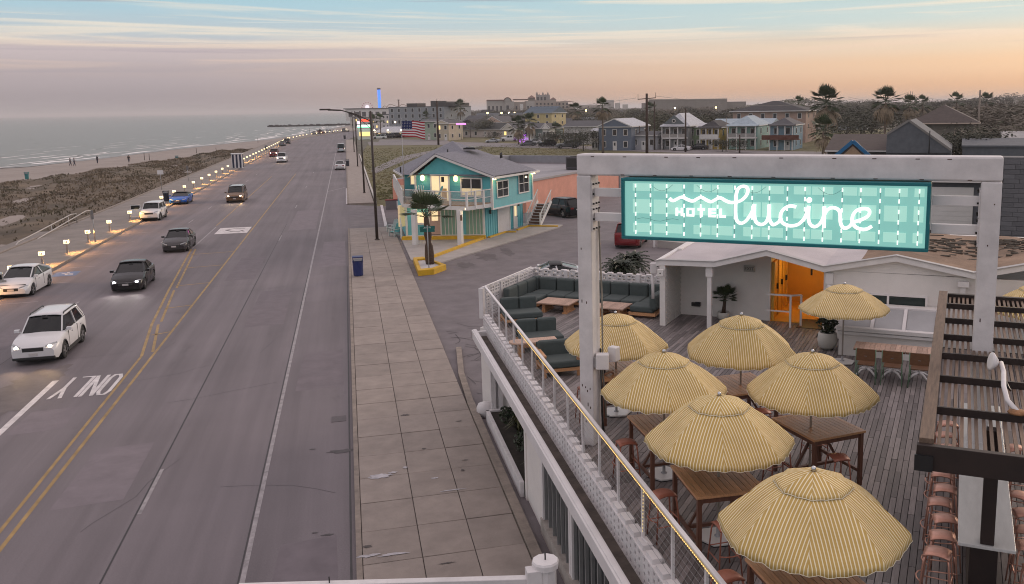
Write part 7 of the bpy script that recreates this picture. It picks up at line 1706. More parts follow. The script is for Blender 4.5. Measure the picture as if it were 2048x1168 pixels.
house('pale green house with an outside stair behind the flag',838,876,243,240,262,14,hm('pale_green',(.33,.40,.31)),RG,'side',3,2); house('cream house with an arched porch beside the pale green house',872,897,247,241,258,9,hm('cream_b',(.50,.44,.33)),RG,'gable',2,2,litn=(2,))
house('low grey house roof above the pickups',1040,1050,252,244,300,12,hm('grey_b',(.25,.25,.25)),RG,'side',2,1)
# garage building and chimney wall behind the hotel roof
t=house('dark grey building with a white roller door behind the hotel roof',1852,1962,360,352,75,7,hm('blue_slate_wall',(.10,.105,.12)),RBR,'side',0,1,door=False,name='garage')
MB().box(-1.6,1.5,-.13,-.09,.1,3.5).build('roller_door',FWH,t)
for k in range(9): MB().box(-1.57,1.47,-.15,-.131,.15+k*.37,.15+k*.37+.33).build('door_panel',FWH,t)
MB().beam((2.2,-.35,.2),(2.35,-.3,3.4),.12,.12).build('gate_pole',FWH,t)
t=gthing('grey_block','tall grey block chimney wall at the picture edge behind the sign frame','wall',4.2,70,0); mb=None
GB=mat('grey_wall_block',(.135,.135,.145),.85,var=.15,scale=2,rnd=.12); q_=MB().box(-.48,.48,-.02,.25,0,.30).mesh('block',GB)
v0_,_=VU(2000,400,68); v1_,_=VU(2048,400,68)
part('core',MB().box(v0_,v0_+4.5,68.1,70,0,6.2),GB,t)
for r_ in range(18):
    for c in range(5): link('block',q_,t,(v0_-4.2+.5+c*.98+(.3 if r_%2 else 0)-.15,68-70-.0,.2+r_*.325))
t=gthing('air_conditioner','white and dark air conditioner on the flat roof at the picture edge','air conditioner',2.2,37,5.45); part('case',MB().box(2.75,3.25,36.0,36.5,5.3,5.85),DARKMETAL,t); part('top',MB().box(2.72,3.28,35.97,36.53,5.85,5.92),FWH,t)
# low roofs right behind the sign beam
def roofblock(label,pts,m,wallm,u,du,name='house'):
    """roof plane facing the camera given by picture points on the plane u, with a body below and behind"""
    t=thing(name,label,'house',GT(*VU(pts[0][0],300,u)[:1],u,0),-PHI); v_base=VU(pts[0][0],300,u)[0]
    P=[VU(x,y,u) for x,y in pts]; n=len(P)
    front=[(p[0]-v_base,0,p[1]) for p in P]; return t,front,P,v_base
h=house('brown shingled roof with a blue gable just behind the sign beam',1655,1775,301,268,118,16,hm('dark_brown_wall',(.06,.05,.045)),RBR,'side',3,1,None,.3,door=False)
v_,z_=VU(1707,290,116.5); vm_=(VU(1655,300,118)[0]+VU(1775,300,118)[0])/2
mb=MB(); x_=v_-vm_; mb.beam((x_-2.6,-2.2,3.1),(x_,-2.2,5.4),.25,.45).beam((x_,-2.2,5.4),(x_+2.6,-2.2,3.1),.25,.45); mb.build('blue_gable',mat('bright_blue_trim',(.005,.13,.30),.5,var=.1),h); MB().yprism([(x_-2.4,3.0),(x_+2.4,3.0),(x_,5.2)],-2.1,3).build('gable_roof',RBR,h); MB().yprism([(x_-1.9,3.0),(x_+1.9,3.0),(x_,4.8)],-2.15,-2.101).build('gable_panel',mat('tan_panel',(.35,.24,.15),.7,var=.1),h)
P_=[VU(x,y,112) for x,y in ((1772,306),(1774,268),(1818,241),(1902,300),(1902,306))]; t=gthing('house','large slate grey gable roof behind the sign beam beside the brown roof','house',P_[2][0],112,0)
part('roof',MB().yprism(P_,112,128),RSL,t); part('barge_board',MB().beam((P_[1][0],111.9,P_[1][1]),(P_[2][0],111.9,P_[2][1]),.08,.25).beam((P_[2][0],111.9,P_[2][1]),(P_[3][0],111.9,P_[3][1]),.08,.25),mat('grey_barge',(.20,.19,.18),.7,var=.1),t); part('wall',MB().box(P_[0][0],P_[4][0],112.3,127,0,P_[0][1]),RSL,t); part('vent_pipe',MB().tube([((P_[2][0]+P_[3][0])/2,111.5,P_[0][1]),((P_[2][0]+P_[3][0])/2,111.5,P_[0][1]+2.6)],.07,6),BLACK,t)
house('dark brown hipped roof house among the trees',1826,1948,246,210,165,18,hm('grey_brown',(.16,.14,.12)),RBR,'hip',2,2,None,1.0,trim=mat('peach_fascia',(.5,.40,.33),.6,var=.1))
house('long low slate grey building at the edge behind the sign',1925,2100,292,276,118,14,RSL,RSL,'side',2,1,None,.1,door=False,trim=RSL)
house('pale roofed house at the picture edge',2012,2090,276,262,140,12,hm('white_e',(.5,.48,.45)),rm_('pale_grey',(.34,.33,.33)),'side',3,1)
# fence behind the lot
t=gthing('board_fence','long weathered board fence behind the far lawn','fence',-190,300,0); FNC=mat('weathered_fence',(.10,.095,.09),.9,var=.25,scale=1,rnd=.12); q_=MB().box(-.45,.45,-.03,.03,0,1.9).mesh('board',FNC)
a,b_=G(845,272),G(965,274); d_=(b_-a); n_=int(d_.length/.94); ang=math.atan2(d_.y,d_.x)+PHI; o_=GT(-190,300)
for k in range(n_):
    p=a+d_*((k+.5)/n_)-o_; link('board',q_,t,(p.x*GVX[0]+p.y*GVX[1],p.x*GUX[0]+p.y*GUX[1],0),ang)
# diner, filling station, motel, grey block
house('low white diner with warm lamps under its eave',752,806,265,253,286,14,mat('diner_brick',(.20,.10,.06),.8,var=.2,scale=1),RW,'side',4,1,None,.8,cat='diner',litn=(0,3)); t=[o for o in col.objects if o.get('label','').startswith('low white diner')][0]
for k in range(3): MB().lathe([(.1,2.5),(.25,2.6),(.25,2.9),(.1,3.0)],8,(-6+6*k,-1.0)).build('eave_lamp',FGLOW,t)
house('large grey block with roof huts on the seafront',777,888,214.5,214,380,26,hm('block_grey',(.26,.28,.30)),RG,'flat',8,4,None,0,cat='building',wsz=(1.2,1.8)); t=[o for o in col.objects if o.get('label','').startswith('large grey block')][0]
zt_=max(v.co.z for v in [c for c in t.children if c.name.startswith('wall')][0].data.vertices)+.35; MB().box(-8,-2,4,12,zt_,zt_+1.6).box(6,9,4,14,zt_,zt_+2.6).box(10,15,4,14,zt_,zt_+2.2).box(15.5,22,4,14,zt_,zt_+1.5).build('roof_hut',mat('dark_hut',(.07,.065,.065),.8,var=.15),t)
house('white motel with galleries beyond the diner',742,778,230,227,420,20,hm('motel_white',(.58,.55,.53)),RG,'flat',5,3,None,0,cat='building',litn=(1,5,9))
house('second white block of the seafront motel',700,742,236,234,470,16,hm('motel_cream',(.5,.46,.43)),RG,'flat',5,2,None,0,cat='building',litn=(2,6))
t=wthing('filling_station','brightly lit filling station with a red and green canopy','filling station',17,330,0)
part('canopy',MB().box(3.9,8.6,324,330,4.6,5.2),mat('canopy_white',(.6,.62,.6),.4,var=.05,emit=1.2,ecol=S(225,255,240)),t); part('canopy_band',MB().box(3.8,8.7,323.85,323.98,4.3,4.6),mat('green_neon',(.05,.5,.2),.4,var=0,emit=2.2,ecol=S(120,255,170)),t); part('red_sign',MB().box(5,8,323.5,324,6.4,7.1),mat('red_neon',(.5,.05,.03),.4,var=0,emit=1.6,ecol=S(255,80,50)),t)
part('white_sign',MB().box(4.0,4.9,323.3,323.6,5.6,6.6),mat('pink_neon',(.6,.4,.5),.4,var=0,emit=2.2,ecol=S(255,200,235)),t); part('shop',MB().box(4,9,331,338,0,3.6),FWH,t); part('shop_window',MB().box(4.5,8.5,330.8,330.98,1.2,2.6),FLIT,t)
for x in (4.3,8.2): part('column',MB().box(x-.15,x+.15,324.8,325.2,0,4.6),FWH,t)
# pleasure pier rides
def far(px,py,dist):
    d=AX[0]*((px-1170)/FPX)+AX[1]*((py-505)/FPX)+AX[2]; k=dist/math.hypot(d.x,d.y); return Vector((d.x*k,d.y*k,CAMZ+d.z*k))
b_=far(760,228,1150); tp=far(757.5,176,1150)
t=wthing('drop_tower','tall blue lit drop tower of the pleasure pier','tower',b_.x,b_.y,0); h_=tp.z
part('base',MB().box(b_.x-3,b_.x+3,b_.y-3,b_.y+3,0,b_.z+4),hm('pier_grey',(.3,.3,.3)),t); part('tower_shaft',MB().box(b_.x-1.7,b_.x+1.7,b_.y-1.7,b_.y+1.7,b_.z+4,h_-2),mat('blue_neon',(.05,.15,.6),.4,var=.4,scale=.25,emit=1.25,ecol=S(64,130,255)),t); part('cap',MB().box(b_.x-2,b_.x+2,b_.y-2,b_.y+2,h_-2,h_),DARKMETAL,t)
c=far(734.5,214,1050); R_=10*1050/1795.
t=wthing('ferris_wheel','pale lit ferris wheel of the pleasure pier','ferris wheel',c.x,c.y,0)
for r_ in (R_,R_*.55): part('rim',MB().tube([(c.x+r_*math.cos(a),c.y,c.z+r_*math.sin(a)) for a in [2*math.pi*k/28 for k in range(29)]],.14,5),mat('wheel_white',(.6,.55,.58),.4,var=0,emit=.35,ecol=S(240,200,220)),t)
mb=MB()
for k in range(14): a=2*math.pi*k/14; mb.tube([(c.x,c.y,c.z),(c.x+R_*math.cos(a),c.y,c.z+R_*math.sin(a))],.07,4)
part('spoke',mb,MATS['wheel_white'],t)
for k in range(14): a=2*math.pi*k/14; part('gondola',MB().cbox((c.x+R_*math.cos(a),c.y,c.z+R_*math.sin(a)-.6),(.9,.9,1.1)),mat('gondola_red',(.4,.1,.15),.5,var=.1),t)
part('hub',MB().tube([(c.x,c.y-.4,c.z),(c.x,c.y+.4,c.z)],2.3,16),mat('wheel_hub',(.7,.7,.8),.4,var=0,emit=.8,ecol=S(255,240,250)),t)
for s_ in (-1,1): part('leg',MB().beam((c.x+s_*4,c.y,0),(c.x,c.y,c.z),.4,.4),FWH,t)
def coaster(label,pts,dist):
    P=[far(x,y,dist) for x,y in pts]; t=thing('roller_coaster',label,'roller coaster',(P[0].x,P[0].y,0)); ORG[t.name]=(P[0].x,P[0].y,0)
    part('track',MB().tube([tuple(p) for p in spline3(P)],.32,5),mat('coaster_rust',(.26,.17,.14),.6,.2,var=.1),t)
    for p in P[::2]: part('support',MB().beam((p.x,p.y,0),(p.x,p.y,p.z),.22,.22),MATS['coaster_rust'],t)
    return t
def spline3(pts,k=5):
    out=[]; n=len(pts)
    for i in range(n-1):
        p0,p1,p2,p3=[pts[max(0,min(n-1,i+d))] for d in (-1,0,1,2)]
        for j in range(k): s_=j/k; out.append(.5*((2*p1)+(p2-p0)*s_+(2*p0-5*p1+4*p2-p3)*s_*s_+(3*p1-p0-3*p2+p3)*s_**3))
    return out+[pts[-1]]
coaster('vertical loop of the pier roller coaster',[(766,228),(765,218),(768,212),(773,214),(775,222),(776,229)],1100); coaster('long wavy track of the pier roller coaster',[(772,226),(774,214),(780,208.5),(788,211),(797,213),(804,209),(812,211),(816,216)],1100)
p=far(797,201,1100); t=thing('lift_tower','narrow lattice lift tower of the pier roller coaster','tower',(p.x,p.y,0)); MB().box(-.8,.8,-.8,.8,0,p.z).build('lattice',MATS['coaster_rust'],t); MB().box(-1.1,1.1,-1.1,1.1,p.z,p.z+1).build('platform',DARKMETAL,t)
t=thing('pier_hall','low pale hall of the pleasure pier','building',(*far(745,226,1000)[:2],0)); MB().box(-28,30,-5,5,0,12).build('wall',FWH,t); MB().box(-30,32,-6,6,12,13).build('roof',RG,t)
for k in range(8): MB().box(-25+7*k,-21+7*k,-5.1,-5.02,4,9).build('window',FPANE,t)
# convention centre, castle hotel, long wall, skyline
CC=hm('centre_beige',(.40,.37,.34),scale=.1); CC2=hm('hotel_sand',(.34,.28,.24),scale=.1); RT=rm_('terracotta',(.13,.062,.045))
def bigbox(label,parts_,dist,name='building',cat='building',win=None):
    x0=parts_[0][0]; o=far(x0,222,dist); t=thing(name,label,cat,(o.x,o.y,0)); yaw=-math.atan2(o.x,o.y); t.rotation_euler=(0,0,yaw); ca,sa=math.cos(-yaw),math.sin(-yaw)
    for (xa,xb,yt,m,dy,dp) in parts_:
        a=far(xa,yt,dist); b2=far(xb,yt,dist); la=((a.x-o.x)*ca-(a.y-o.y)*sa); lb=((b2.x-o.x)*ca-(b2.y-o.y)*sa)
        MB().box(la,lb,dy,dy+dp,-1,max(a.z,b2.z)).build('wall',m,t)
    return t,lambda x,y:(lambda a:((a.x-o.x)*ca-(a.y-o.y)*sa,a.z))(far(x,y,dist))
t,f=bigbox('long pale convention hall with an arched front on the skyline',[(973,1010,202,CC,0,40),(1010,1028,203,CC,-3,43),(1028,1052,204,CC2,0,40),(1052,1069,202,CC,-2,40)],900)
a=f(1015,203); mb=MB(); r_=7*900/1795.
mb.yprism([(a[0]+r_*math.cos(q2),a[1]+r_*math.sin(q2)) for q2 in [math.pi*k/10 for k in range(11)]],-3.5,30); mb.build('arched_gable',CC,t)
MB().tube([(a[0]+r_*1.06*math.cos(q2),-3.8,a[1]+r_*1.06*math.sin(q2)) for q2 in [math.pi*k/10 for k in range(11)]],.45,5).build('arch_trim',RT,t)
for x in (978,986,994,1002,1033,1041,1056,1062): a=f(x,212); MB().box(a[0]-.8,a[0]+.8,-.3 if x<1050 else -2.3,-.05 if x<1050 else -2.05,4,a[1]).build('window',FPANE,t)
a=f(1015,211); MB().box(a[0]-1.2,a[0]+1.2,-3.4,-3.05,2,a[1]).build('door',FPANE,t); a=f(1043,208); b2=f(1047,222); MB().box(a[0]-1.6,a[0]+1.6,-.4,-.05,3,a[1]).build('pale_banner',FWH,t)
for xa,xb,y_ in ((973,1007,201.6),(1026,1056,200.2)): a,b2=f(xa,y_),f(xb,y_); MB().box(a[0],b2[0],-.8,10,a[1]-.2,a[1]+.9).build('roof_edge',RT,t)
t,f=bigbox('sandstone castle hotel with turrets and terracotta roofs on the skyline',[(1069,1074,199,CC2,0,30),(1056,1070,196,CC2,4,26),(1072,1100,190,hm('hotel_grey',(.30,.28,.27),scale=.1),6,26),(1100,1112,199,CC2,2,30),(1069,1112,201,CC2,-4,30),(1112,1136,203,CC2,0,30),(1136,1150,208,CC2,2,26)],1000)
for x,y in ((1074,184),(1079,188),(1086,184.5),(1091,188),(1096,184.5)): a=f(x,y+6); tt=f(x,y); MB().lathe([(1.3,a[1]-4),(1.3,a[1]),(1.5,a[1]+.2),(.9,tt[1]-.8),(.1,tt[1]+.6)],8,(a[0],8)).build('turret',CC2,t)
for x,y in ((1076,222),(1083,222),(1090,222)): a=f(x,194); MB().box(a[0]-1,a[0]+1,5.6,5.95,a[1]-4,a[1]).build('window',FPANE,t)
for k in range(9): 
    for r_ in (206,212): a=f(1074+k*7.5,r_); MB().box(a[0]-.9,a[0]+.9,-4.4 if k<5 else -.4,-4.05 if k<5 else -.05,a[1]-2,a[1]).build('window',FPANE,t)
for xa,xb,ye,yt in ((1055,1071,196,190),(1100,1113,199,194),(1068,1070,200,198),(1112,1150,204,201)):
    a,b2,c2=f(xa,ye),f(xb,ye),f((xa+xb)/2,yt); MB().add([(a[0],1,a[1]),(b2[0],1,a[1]),(b2[0],28,a[1]),(a[0],28,a[1]),(c2[0],14,c2[1])],[(0,1,4),(1,2,4),(2,3,4),(3,0,4),(3,2,1,0)]).build('roof',RT,t)
t,f=bigbox('very long plain concrete wall of a fort or stadium on the skyline',[(1297,1455,199.5,hm('wall_taupe',(.25,.225,.20),scale=.08),0,40),(1455,1494,203.5,hm('wall_taupe2',(.22,.20,.18),scale=.08),4,40),(1283,1296,206,hm('wall_pale',(.28,.25,.23)),2,20)],800)
a,b2=f(1297,199.3),f(1455,198.6); MB().beam((a[0],-.2,a[1]),(b2[0],-.2,b2[1]),.5,.6).build('coping',hm('coping_taupe',(.31,.28,.25)),t)
for k in range(14): a=f(1303+k*11,210); MB().box(a[0]-.15,a[0]+.15,-.2,-.02,2,f(1303+k*11,200)[1]-1).build('rib',MATS['house_wall_taupe2'],t)
for lab,xx in (('pale tower block on the hazy skyline',[(1207,1218,203,CC,0,20),(1213,1228,200,CC,6,20)]),('second pale block on the hazy skyline',[(1230,1240,206,CC,0,20)]),('low hazy block on the skyline between the masts',[(1245,1256,209,CC,0,20)]),('low hazy roofs left of the pale tower block',[(1158,1200,210.5,CC2,0,30)])): bigbox(lab,xx,1900)
p=far(1239,193,1900); t=thing('radio_mast','thin radio mast on the hazy skyline','mast',(p.x,p.y,0)); MB().tube([(0,0,0),(0,0,p.z)],[.5,.15],4).build('lattice',STEEL,t)
# ---- poles
POLEM=mat('creosote_pole',(.055,.034,.026),.9,var=.3,scale=3,stretch=(6,6,.5)); POLEP=mat('pale_pole',(.24,.20,.17),.9,var=.2,scale=3)
def upole(label,x,yb,yt,r=.16,m=POLEM,arm=None,q0=None):
    p=q0 or G(x,yb); h_=hz(yt,p,x); t=thing('utility_pole',label,'utility pole',(p.x,p.y,0),0,'utility poles of the town'); MB().tube([(0,0,-.2),(0,0,h_)],[r*1.2,r*.85],8).build('pole',m,t)
    if arm:
        L_,dz_,rz=arm; c,s_=math.cos(rz),math.sin(rz); a=MB().beam((-c*L_,-s_*L_,h_-dz_-.12),(c*L_,s_*L_,h_-dz_+.1),.12,.14).build('crossarm',m,t)
        for k in (-1,1): MB().tube([(k*c*L_*.96,k*s_*L_*.96,h_-dz_+k*.1),(k*c*L_*.96,k*s_*L_*.96,h_-dz_+.9+k*.1)],.035,5).build('insulator',DARKMETAL,a)
    return t
upole('thick brown utility pole with a crossarm above the sign beam',1294,330,187,.24,arm=(1.55,.85,-.28)); upole('dark pole standing right behind the crossarm pole',1309,300,203,.17); upole('dark pole in front of the grey porch house',1371,304,217,.2); upole('short dark pole in front of the mint house',1479,306,270,.16); upole('brown pole with a short arm behind the flag',877,290,202,.26,arm=(.01,.4,0)); upole('thin pole by the white garage wing',1279,299,252,.10); upole('thin grey pole between the yellow and mint houses',1452,303,236,.07,POLEP); upole('pale weathered pole among the trees at the picture edge',1953,318,180,.17,POLEP); upole('thin pole behind the long white house',941,275,238,.08); upole('thin dark pole above the parked row',1110,262,212,.09); upole('twin thin pole right of the second big palm',1818,262,182,.10,POLEP); upole('second of the twin thin poles right of the big palm',1822,262,183,.10,POLEP)
mb=MB()
for (xa,ya,da),(xb,yb,db) in (((1696,194,200),(1818,184,200)),((1696,198,200),(1818,190,200)),((1822,190,200),(2060,191,180)),((1272,196,157),(1000,214,300)),((1311,192,157),(1640,206,260))):
    a,b2=far(xa,ya,da),far(xb,yb,db); mb.tube([tuple(a.lerp(b2,s_/8)-Vector((0,0,1.2*math.sin(math.pi*s_/8)))) for s_ in range(9)],.018,4)
t=thing('power_line','thin sagging power lines above the town roofs','cable'); mb.build('wire',BLACK,t)
# ---- palms of the town
def tpalm(label,x,yb,yt,L_,sk=0,nf=26,q0=None,r=.2,dark=False):
    p=q0 or G(x,yb); h_=max(2,hz(yt,p,x)-L_*.55); return fan_palm('fan_palm',label,(p.x,p.y,0),h_,r,r*.7,nf,L_*1.3,sk,group='fan palms of the town',dark=dark,droop=.18,nb=10,elev=(-.55,1.5))
tpalm('big shaggy fan palm with a long dead skirt beside the light blue house',1650,302,188,3.3,22,30,G(1650,306)); tpalm('lower fan palm at the foot of the big shaggy one',1645,318,246,2.5,10,24); tpalm('second big fan palm with a pale dead skirt',1768,300,187,2.9,22,28); tpalm('shaggy fan palm half hidden beyond the slate roof',1817,275,200,2.8,20,22); tpalm('young fan palm over the long slate roof',1905,322,266,2.9,0,22); tpalm('tall thin fan palm with a long bare trunk before the blue grey house',1206,306,204,2.0,14,20,r=.24); tpalm('dark fan palm against the sky left of the castle hotel',922,262,206,3.2,6,20,dark=True); tpalm('fan palm in front of the grey green cottage',1059,288,234,2.6,10,22); tpalm('fan palm with a bushy dead skirt beside the pink lights',1037,289,242,2.6,12,18); tpalm('fan palm between the far roofs',1152,268,212,3.0,10,20); tpalm('small dark fan palm in front of the grey block',853,262,228,2.6,0,16,dark=True); tpalm('dark clipped palm by the motel',747,276,236,2.2,0,16,dark=True); tpalm('second dark clipped palm by the motel',762,276,233,2.2,0,16,dark=True); tpalm('bushy palm by the dark roofed white house',1112,284,252,2.2,8,16)
for k,(x,yt) in enumerate(((1597,199),(1300,212),(1845,199),(1971,193),(1912,194))): tpalm(['small palm on the skyline above the big dark roof','small palm behind the crossarm pole','small palm on the wooded skyline','palm by the skyline roof at the picture edge','tiny palm on the wooded ridge'][k],x,240,yt,3.0 if k!=0 else 2.6,6,14,q0=far(x,225,330),dark=True)
# ---- trees
TC=[mat('tree_olive',(.105,.105,.066),.9,var=.35,scale=.5,rnd=.18),mat('tree_grey_brown',(.18,.155,.125),.95,var=.3,scale=.5,rnd=.15),mat('tree_dark',(.058,.060,.042),.9,var=.35,scale=.5,rnd=.2)]
def crown_mesh(seed,m,n=2400,twig=False):
    r2=random.Random(seed); mb=MB(); lobes=[(Vector((r2.uniform(-.55,.55),r2.uniform(-.55,.55),r2.uniform(-.25,.5))),r2.uniform(.32,.6)) for _ in range(9)]
    for k in range(n):
        c,rad2=r2.choice(lobes); d=Vector((r2.gauss(0,1),r2.gauss(0,1),r2.gauss(0,1)*.8)).normalized(); p=c+d*rad2*r2.uniform(.55,1.05); s_=r2.uniform(.02,.05)
        a=Vector((r2.uniform(-1,1),r2.uniform(-1,1),r2.uniform(-.5,.9))).normalized(); b_=a.cross(Vector((r2.uniform(-1,1),r2.uniform(-1,1),r2.uniform(-1,1)))).normalized()
        if twig: a*=1.9; b_*=.5
        mb.add([p-a*s_,p+b_*s_*.6,p+a*s_,p-b_*s_*.6],[(0,1,2,3)])
    return mb.mesh('crown',m,fix=False)
CM=[crown_mesh(1,TC[0]),crown_mesh(2,TC[0]),crown_mesh(3,TC[1],2600,True),crown_mesh(4,TC[1],2600,True),crown_mesh(5,TC[2]),crown_mesh(6,TC[2])]
TRM=MB().tube([(0,0,-.1),(.03,.02,.5),(0,0,1)],[.06,.045,.03],7).tube([(0,0,.55),(.35,.1,1.1)],[.03,.015],5).tube([(0,0,.6),(-.3,-.15,1.15)],[.03,.015],5).mesh('trunk',mat('tree_bark',(.07,.058,.048),.95,var=.3,scale=3))
def tree(label,p,h_,r,k,group='trees of the town'):
    t=thing('tree',label,'tree',(p.x,p.y,0),rr.uniform(0,6.28),group); o=link('trunk',TRM,t); o.scale=(h_*.5,h_*.5,h_*.5); o=link('crown',CM[k],t,(0,0,h_*.52)); o.scale=(r,r,h_*.5); return t
rr=random.Random(77)
kinds=['rounded olive tree','broad olive tree','bare grey brown tree','twiggy grey brown tree','dense dark tree','spreading dark tree']
spots=[(1575,262,225,4),(1600,268,2,0)]
def tr(x,yt,dist,r,k,lab):
    p=far(x,230,dist); h_=max(3.,far(x,yt,dist).z); tree(lab,p,h_,r,k)
for x,yt,dist,r,k,lab in [(1722,209,260,13,4,'wide dark tree between the two big palms'),(1695,222,230,9,4,'dark tree behind the light blue house palms'),(1745,216,250,9,5,'dark spreading tree beside the second big palm'),(1870,226,185,7,2,'bare tree left of the brown hipped roof'),(1975,205,190,13,3,'big bare brown tree behind the pale weathered pole'),(2025,203,200,14,2,'big bare tree at the picture edge'),(1935,215,210,10,2,'bare tree behind the brown hipped roof'),(1955,248,128,6,4,'dark evergreen shrub tree before the brown hipped house'),(1998,238,150,8,1,'olive tree behind the slate grey building'),(2040,232,150,9,3,'bare tree above the pale roofed house'),(1915,252,135,5,5,'dark shrub tree left of the pale pole'),(1165,255,212,4.5,4,'round dark evergreen beside the blue grey house'),(1092,266,240,4,4,'dark shrub behind the parked row'),(1120,258,235,5,5,'dark tree behind the grey pickup'),(1152,264,225,4,4,'dark low tree by the white dark roofed house'),(1330,224,290,9,0,'olive tree behind the white garage wing'),(1348,222,300,9,4,'dark tree behind the grey porch house'),(1400,222,300,12,4,'dark tree below the long concrete wall'),(1432,220,300,11,5,'dark spreading tree below the concrete wall'),(1385,226,280,8,0,'olive tree left of the yellow house'),(1312,222,330,9,0,'tall olive tree right of the crossarm pole'),(1255,228,330,10,0,'olive tree above the blue grey house'),(1230,226,360,10,2,'bare tree above the blue grey house'),(905,240,400,6,4,'dark tree behind the board fence'),(1010,240,420,8,5,'dark tree below the convention hall'),(1035,243,380,7,4,'dark tree left of the cream yellow house'),(955,230,480,8,0,'olive tree on the skyline left of the hall'),(940,226,520,8,2,'bare tree on the skyline left of the hall'),(965,228,520,7,0,'rounded tree beside the hall'),(1125,226,420,10,2,'bare tree right of the cream yellow house'),(1170,222,460,11,0,'olive tree on the far skyline by the pale tower'),(1190,218,520,12,2,'bare tree on the far skyline'),(1145,216,560,12,3,'twiggy tree below the castle hotel'),(1265,216,560,12,0,'olive tree on the far skyline left of the crossarm'),(1480,285,195,2.5,4,'dark shrub by the mint house'),(1445,278,200,3,5,'dark shrub beside the yellow house'),(985,262,282,3.5,4,'dark bush before the long white house')]: tr(x,yt,dist,r,k,lab)
# far houses that show as roofs between the trees
nh=0
HC=[hm('far_a',(.45,.42,.40)),hm('far_b',(.30,.32,.34)),hm('far_c',(.42,.34,.28)),hm('far_d',(.24,.28,.26))]; RC=[RG,RBR,RD,RSL,rm_('far_pale',(.30,.30,.32))]
rr=random.Random(55)
ordn=['grey roofed','brown roofed','dark roofed','slate roofed','pale roofed']; wl=['off white','blue grey','tan','sage']
for x in range(905,1760,26):
    for row,(dist,yt) in enumerate(((395,236),(520,227),(700,221))):
        if rr.random()<.28: continue
        xx=x+rr.uniform(-9,9); a=far(xx,yt+rr.uniform(-2,3),dist*rr.uniform(.94,1.06)); w_=rr.uniform(8,15); k1,k2=rr.randrange(4),rr.randrange(5)
        side='below the castle hotel' if 1040<xx<1160 else ('left of the castle hotel' if xx<=1040 else ('below the hazy skyline' if xx<1290 else ('below the long concrete wall' if xx<1500 else 'behind the big palms')))
        zt=max(3.4,a.z); t=thing('house','%s house with %s walls %s'%(ordn[k2],wl[k1],side),'house',(a.x,a.y,0),-PHI+rr.choice((0,math.pi/2)),'far houses of the town')
        d_=rr.uniform(8,11); MB().box(-w_/2,w_/2,-d_/2,d_/2,0,zt*.62).build('wall',HC[k1],t); MB().xprism([(-d_/2-.5,zt*.6),(d_/2+.5,zt*.6),(0,zt)],-w_/2-.5,w_/2+.5).build('roof',RC[k2],t)
        for c in range(3): MB().box(-w_/2+w_*(c+.5)/3-.6,-w_/2+w_*(c+.5)/3+.6,-d_/2-.06,-d_/2-.005,zt*.25,zt*.5).build('window',FPANE,t)
for x in range(890,2080,17):
    for dist,yt in ((330,234),(460,226),(640,219)):
        if x<1560 and dist==330 and rr.random()<.55: continue
        if rr.random()<.25: continue
        xx=x+rr.uniform(-8,8); yb=yt-(xx-900)*.018+rr.uniform(-4,5)
        if 1560<xx: yb-=4
        k=rr.choice((0,1,2,3,4,5,2)); r_=rr.uniform(4.5,8.5)*dist/400
        sd='short of the castle hotel' if xx<1060 else ('past the castle hotel' if xx<1290 else ('below the concrete wall' if xx<1500 else ('around the big palms' if xx<1820 else 'on the wooded rise')))
        tr(xx,yb,dist,r_,k,kinds[k]+' '+sd)
# far woods along the horizon
mb=MB(); rr=random.Random(66)
for k in range(620):
    x=rr.uniform(880,2100); dist=rr.uniform(800,2400); p=far(x,222,dist); R_=rr.uniform(5,11)*dist/1100; zt=rr.uniform(3,7)+4*math.sin(x*.013)+(7 if x>1560 else 0); m_=rr.randrange(3)
    for j in range(34):
        a=rr.random()*6.28; e=rr.uniform(-.2,1.5); q2=Vector((p.x+R_*math.cos(a)*math.cos(e),p.y+R_*math.sin(a)*math.cos(e)*.6,max(.5,zt-4)+min(R_*.5,6)*math.sin(e))); s_=rr.uniform(.5,1.15)*dist/900; b2=rr.random()*6.28
        mb.add([q2+Vector((-s_*math.cos(b2),-s_*math.sin(b2),-s_*.4)),q2+Vector((s_*math.cos(b2),s_*math.sin(b2),-s_*.35)),q2+Vector((s_*.3,0,s_*.45))],[(0,1,2)],m_)
tag(mb.build('far_woods',TC,fix=False),'hazy belt of far trees along the horizon','woods',kind='stuff')
# lights of the town
for x,y,d_,lab in ((1350,216,420,'bright white street light below the concrete wall'),(1432,215,420,'second bright street light below the concrete wall'),(934,221,520,'glaring street light right of the dark palm'),(926,227,500,'street light right of the dark palm trunk'),(975,226,520,'warm street light below the convention hall'),(1003,226,520,'yellow street light below the convention hall'),(1018,226,520,'yellow street light beside the hall door'),(1029,226,520,'yellow street light at the end of the hall'),(916,227,500,'small street light left of the dark palm trunk'),(790,244,375,'white flood light on the grey seafront block'),(1172,221,500,'small yellow street light below the pale tower'),(1667,242,230,'small yellow lamp in the big shaggy palm')):
    p=far(x,y,d_); t=thing('street_light',lab,'street light',(p.x,p.y,0),0,'lit street lights of the town'); MB().tube([(0,0,0),(0,0,p.z)],.07,5).build('pole',STEEL,t); s_=.32*d_/400; MB().lathe([(.05,p.z-s_),(s_,p.z-s_*.5),(s_,p.z+s_*.5),(.05,p.z+s_)],8).build('lamp',FGLOW,t)
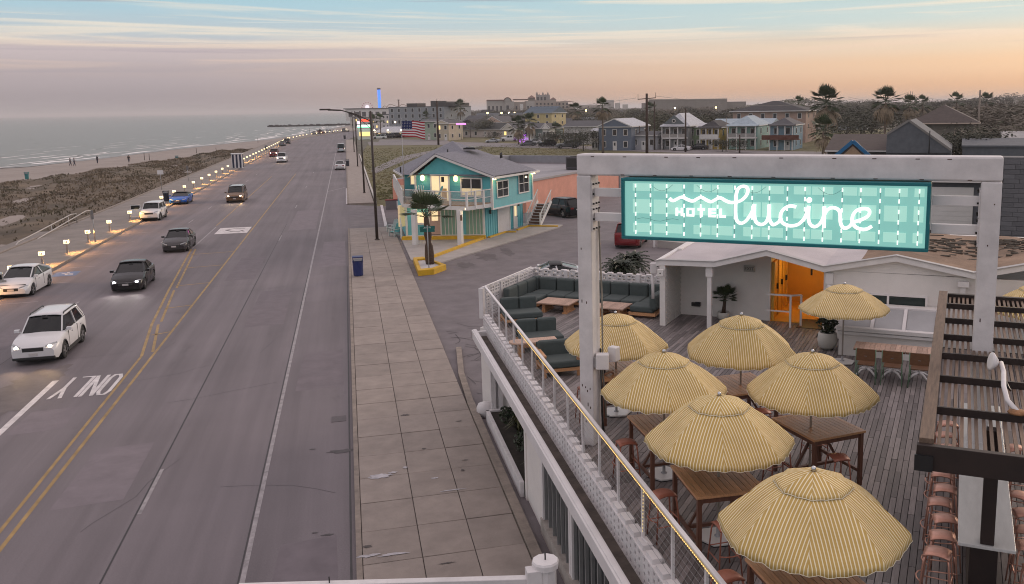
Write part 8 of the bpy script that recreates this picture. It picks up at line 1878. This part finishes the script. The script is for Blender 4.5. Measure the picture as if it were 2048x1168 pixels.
p=G(1043,287); t=thing('fairy_lights','purple festive lights in a bush by the parked row','lights',(p.x,p.y,0)); o=leafy(160,2.6,1.2,1.3,.08,.16,rr,.3).build('bulb',mat('purple_neon',(.4,.1,.5),.4,var=0,emit=2.6,ecol=S(190,80,255)),t,fix=False); o['kind']='stuff'; o.location=(0,0,1.5)
p=far(922,248,300); t=thing('neon_sign','small pink neon sign below the dark palm','sign',(p.x,p.y,0)); MB().tube([(0,0,0),(0,0,p.z)],.06,5).build('pole',STEEL,t); MB().box(-1.6,1.6,-.1,.1,p.z-.25,p.z+.25).build('sign_panel',mat('pink_neon2',(.7,.2,.5),.4,var=0,emit=2.4,ecol=S(255,110,210)),t)
# ------------------------------------------------------------------ evening haze over the far town and the sea
hm_=bpy.data.materials.new('haze'); hm_.use_nodes=True; T=hm_.node_tree; T.nodes.remove(T.nodes['Principled BSDF'])
pv=T.nodes.new('ShaderNodeVolumePrincipled'); pv.inputs['Color'].default_value=(.97,.93,.94,1); pv.inputs['Density'].default_value=.00018; pv.inputs['Anisotropy'].default_value=.1
T.links.new(pv.outputs[0],T.nodes['Material Output'].inputs['Volume'])
hzb=MB().box(-30500,9300,-250,30500,-6.5,46).build('haze',hm_); tag(hzb,kind='stuff')
# ------------------------------------------------------------------ labels that are still shared: count them off along the picture
ORD=['first','second','third','fourth','fifth','sixth','seventh','eighth','ninth','tenth','eleventh','twelfth','thirteenth','fourteenth','fifteenth','sixteenth','seventeenth','eighteenth','nineteenth','twentieth','twenty-first','twenty-second','twenty-third','twenty-fourth','twenty-fifth','twenty-sixth','twenty-seventh','twenty-eighth','twenty-ninth','thirtieth']
by={}
for o in col.objects:
    if o.parent is None and o.get('label') and o.get('category'): by.setdefault(o['label'],[]).append(o)
for lab,os_ in by.items():
    if len(os_)<2: continue
    def key(o):
        p=Vector(o.location)-Vector((0,0,CAMZ)); return p.dot(AX[0])/p.dot(AX[2])
    for k,o in enumerate(sorted(os_,key=key)): o['label']='%s, %s from left'%(lab,ORD[min(k,29)])
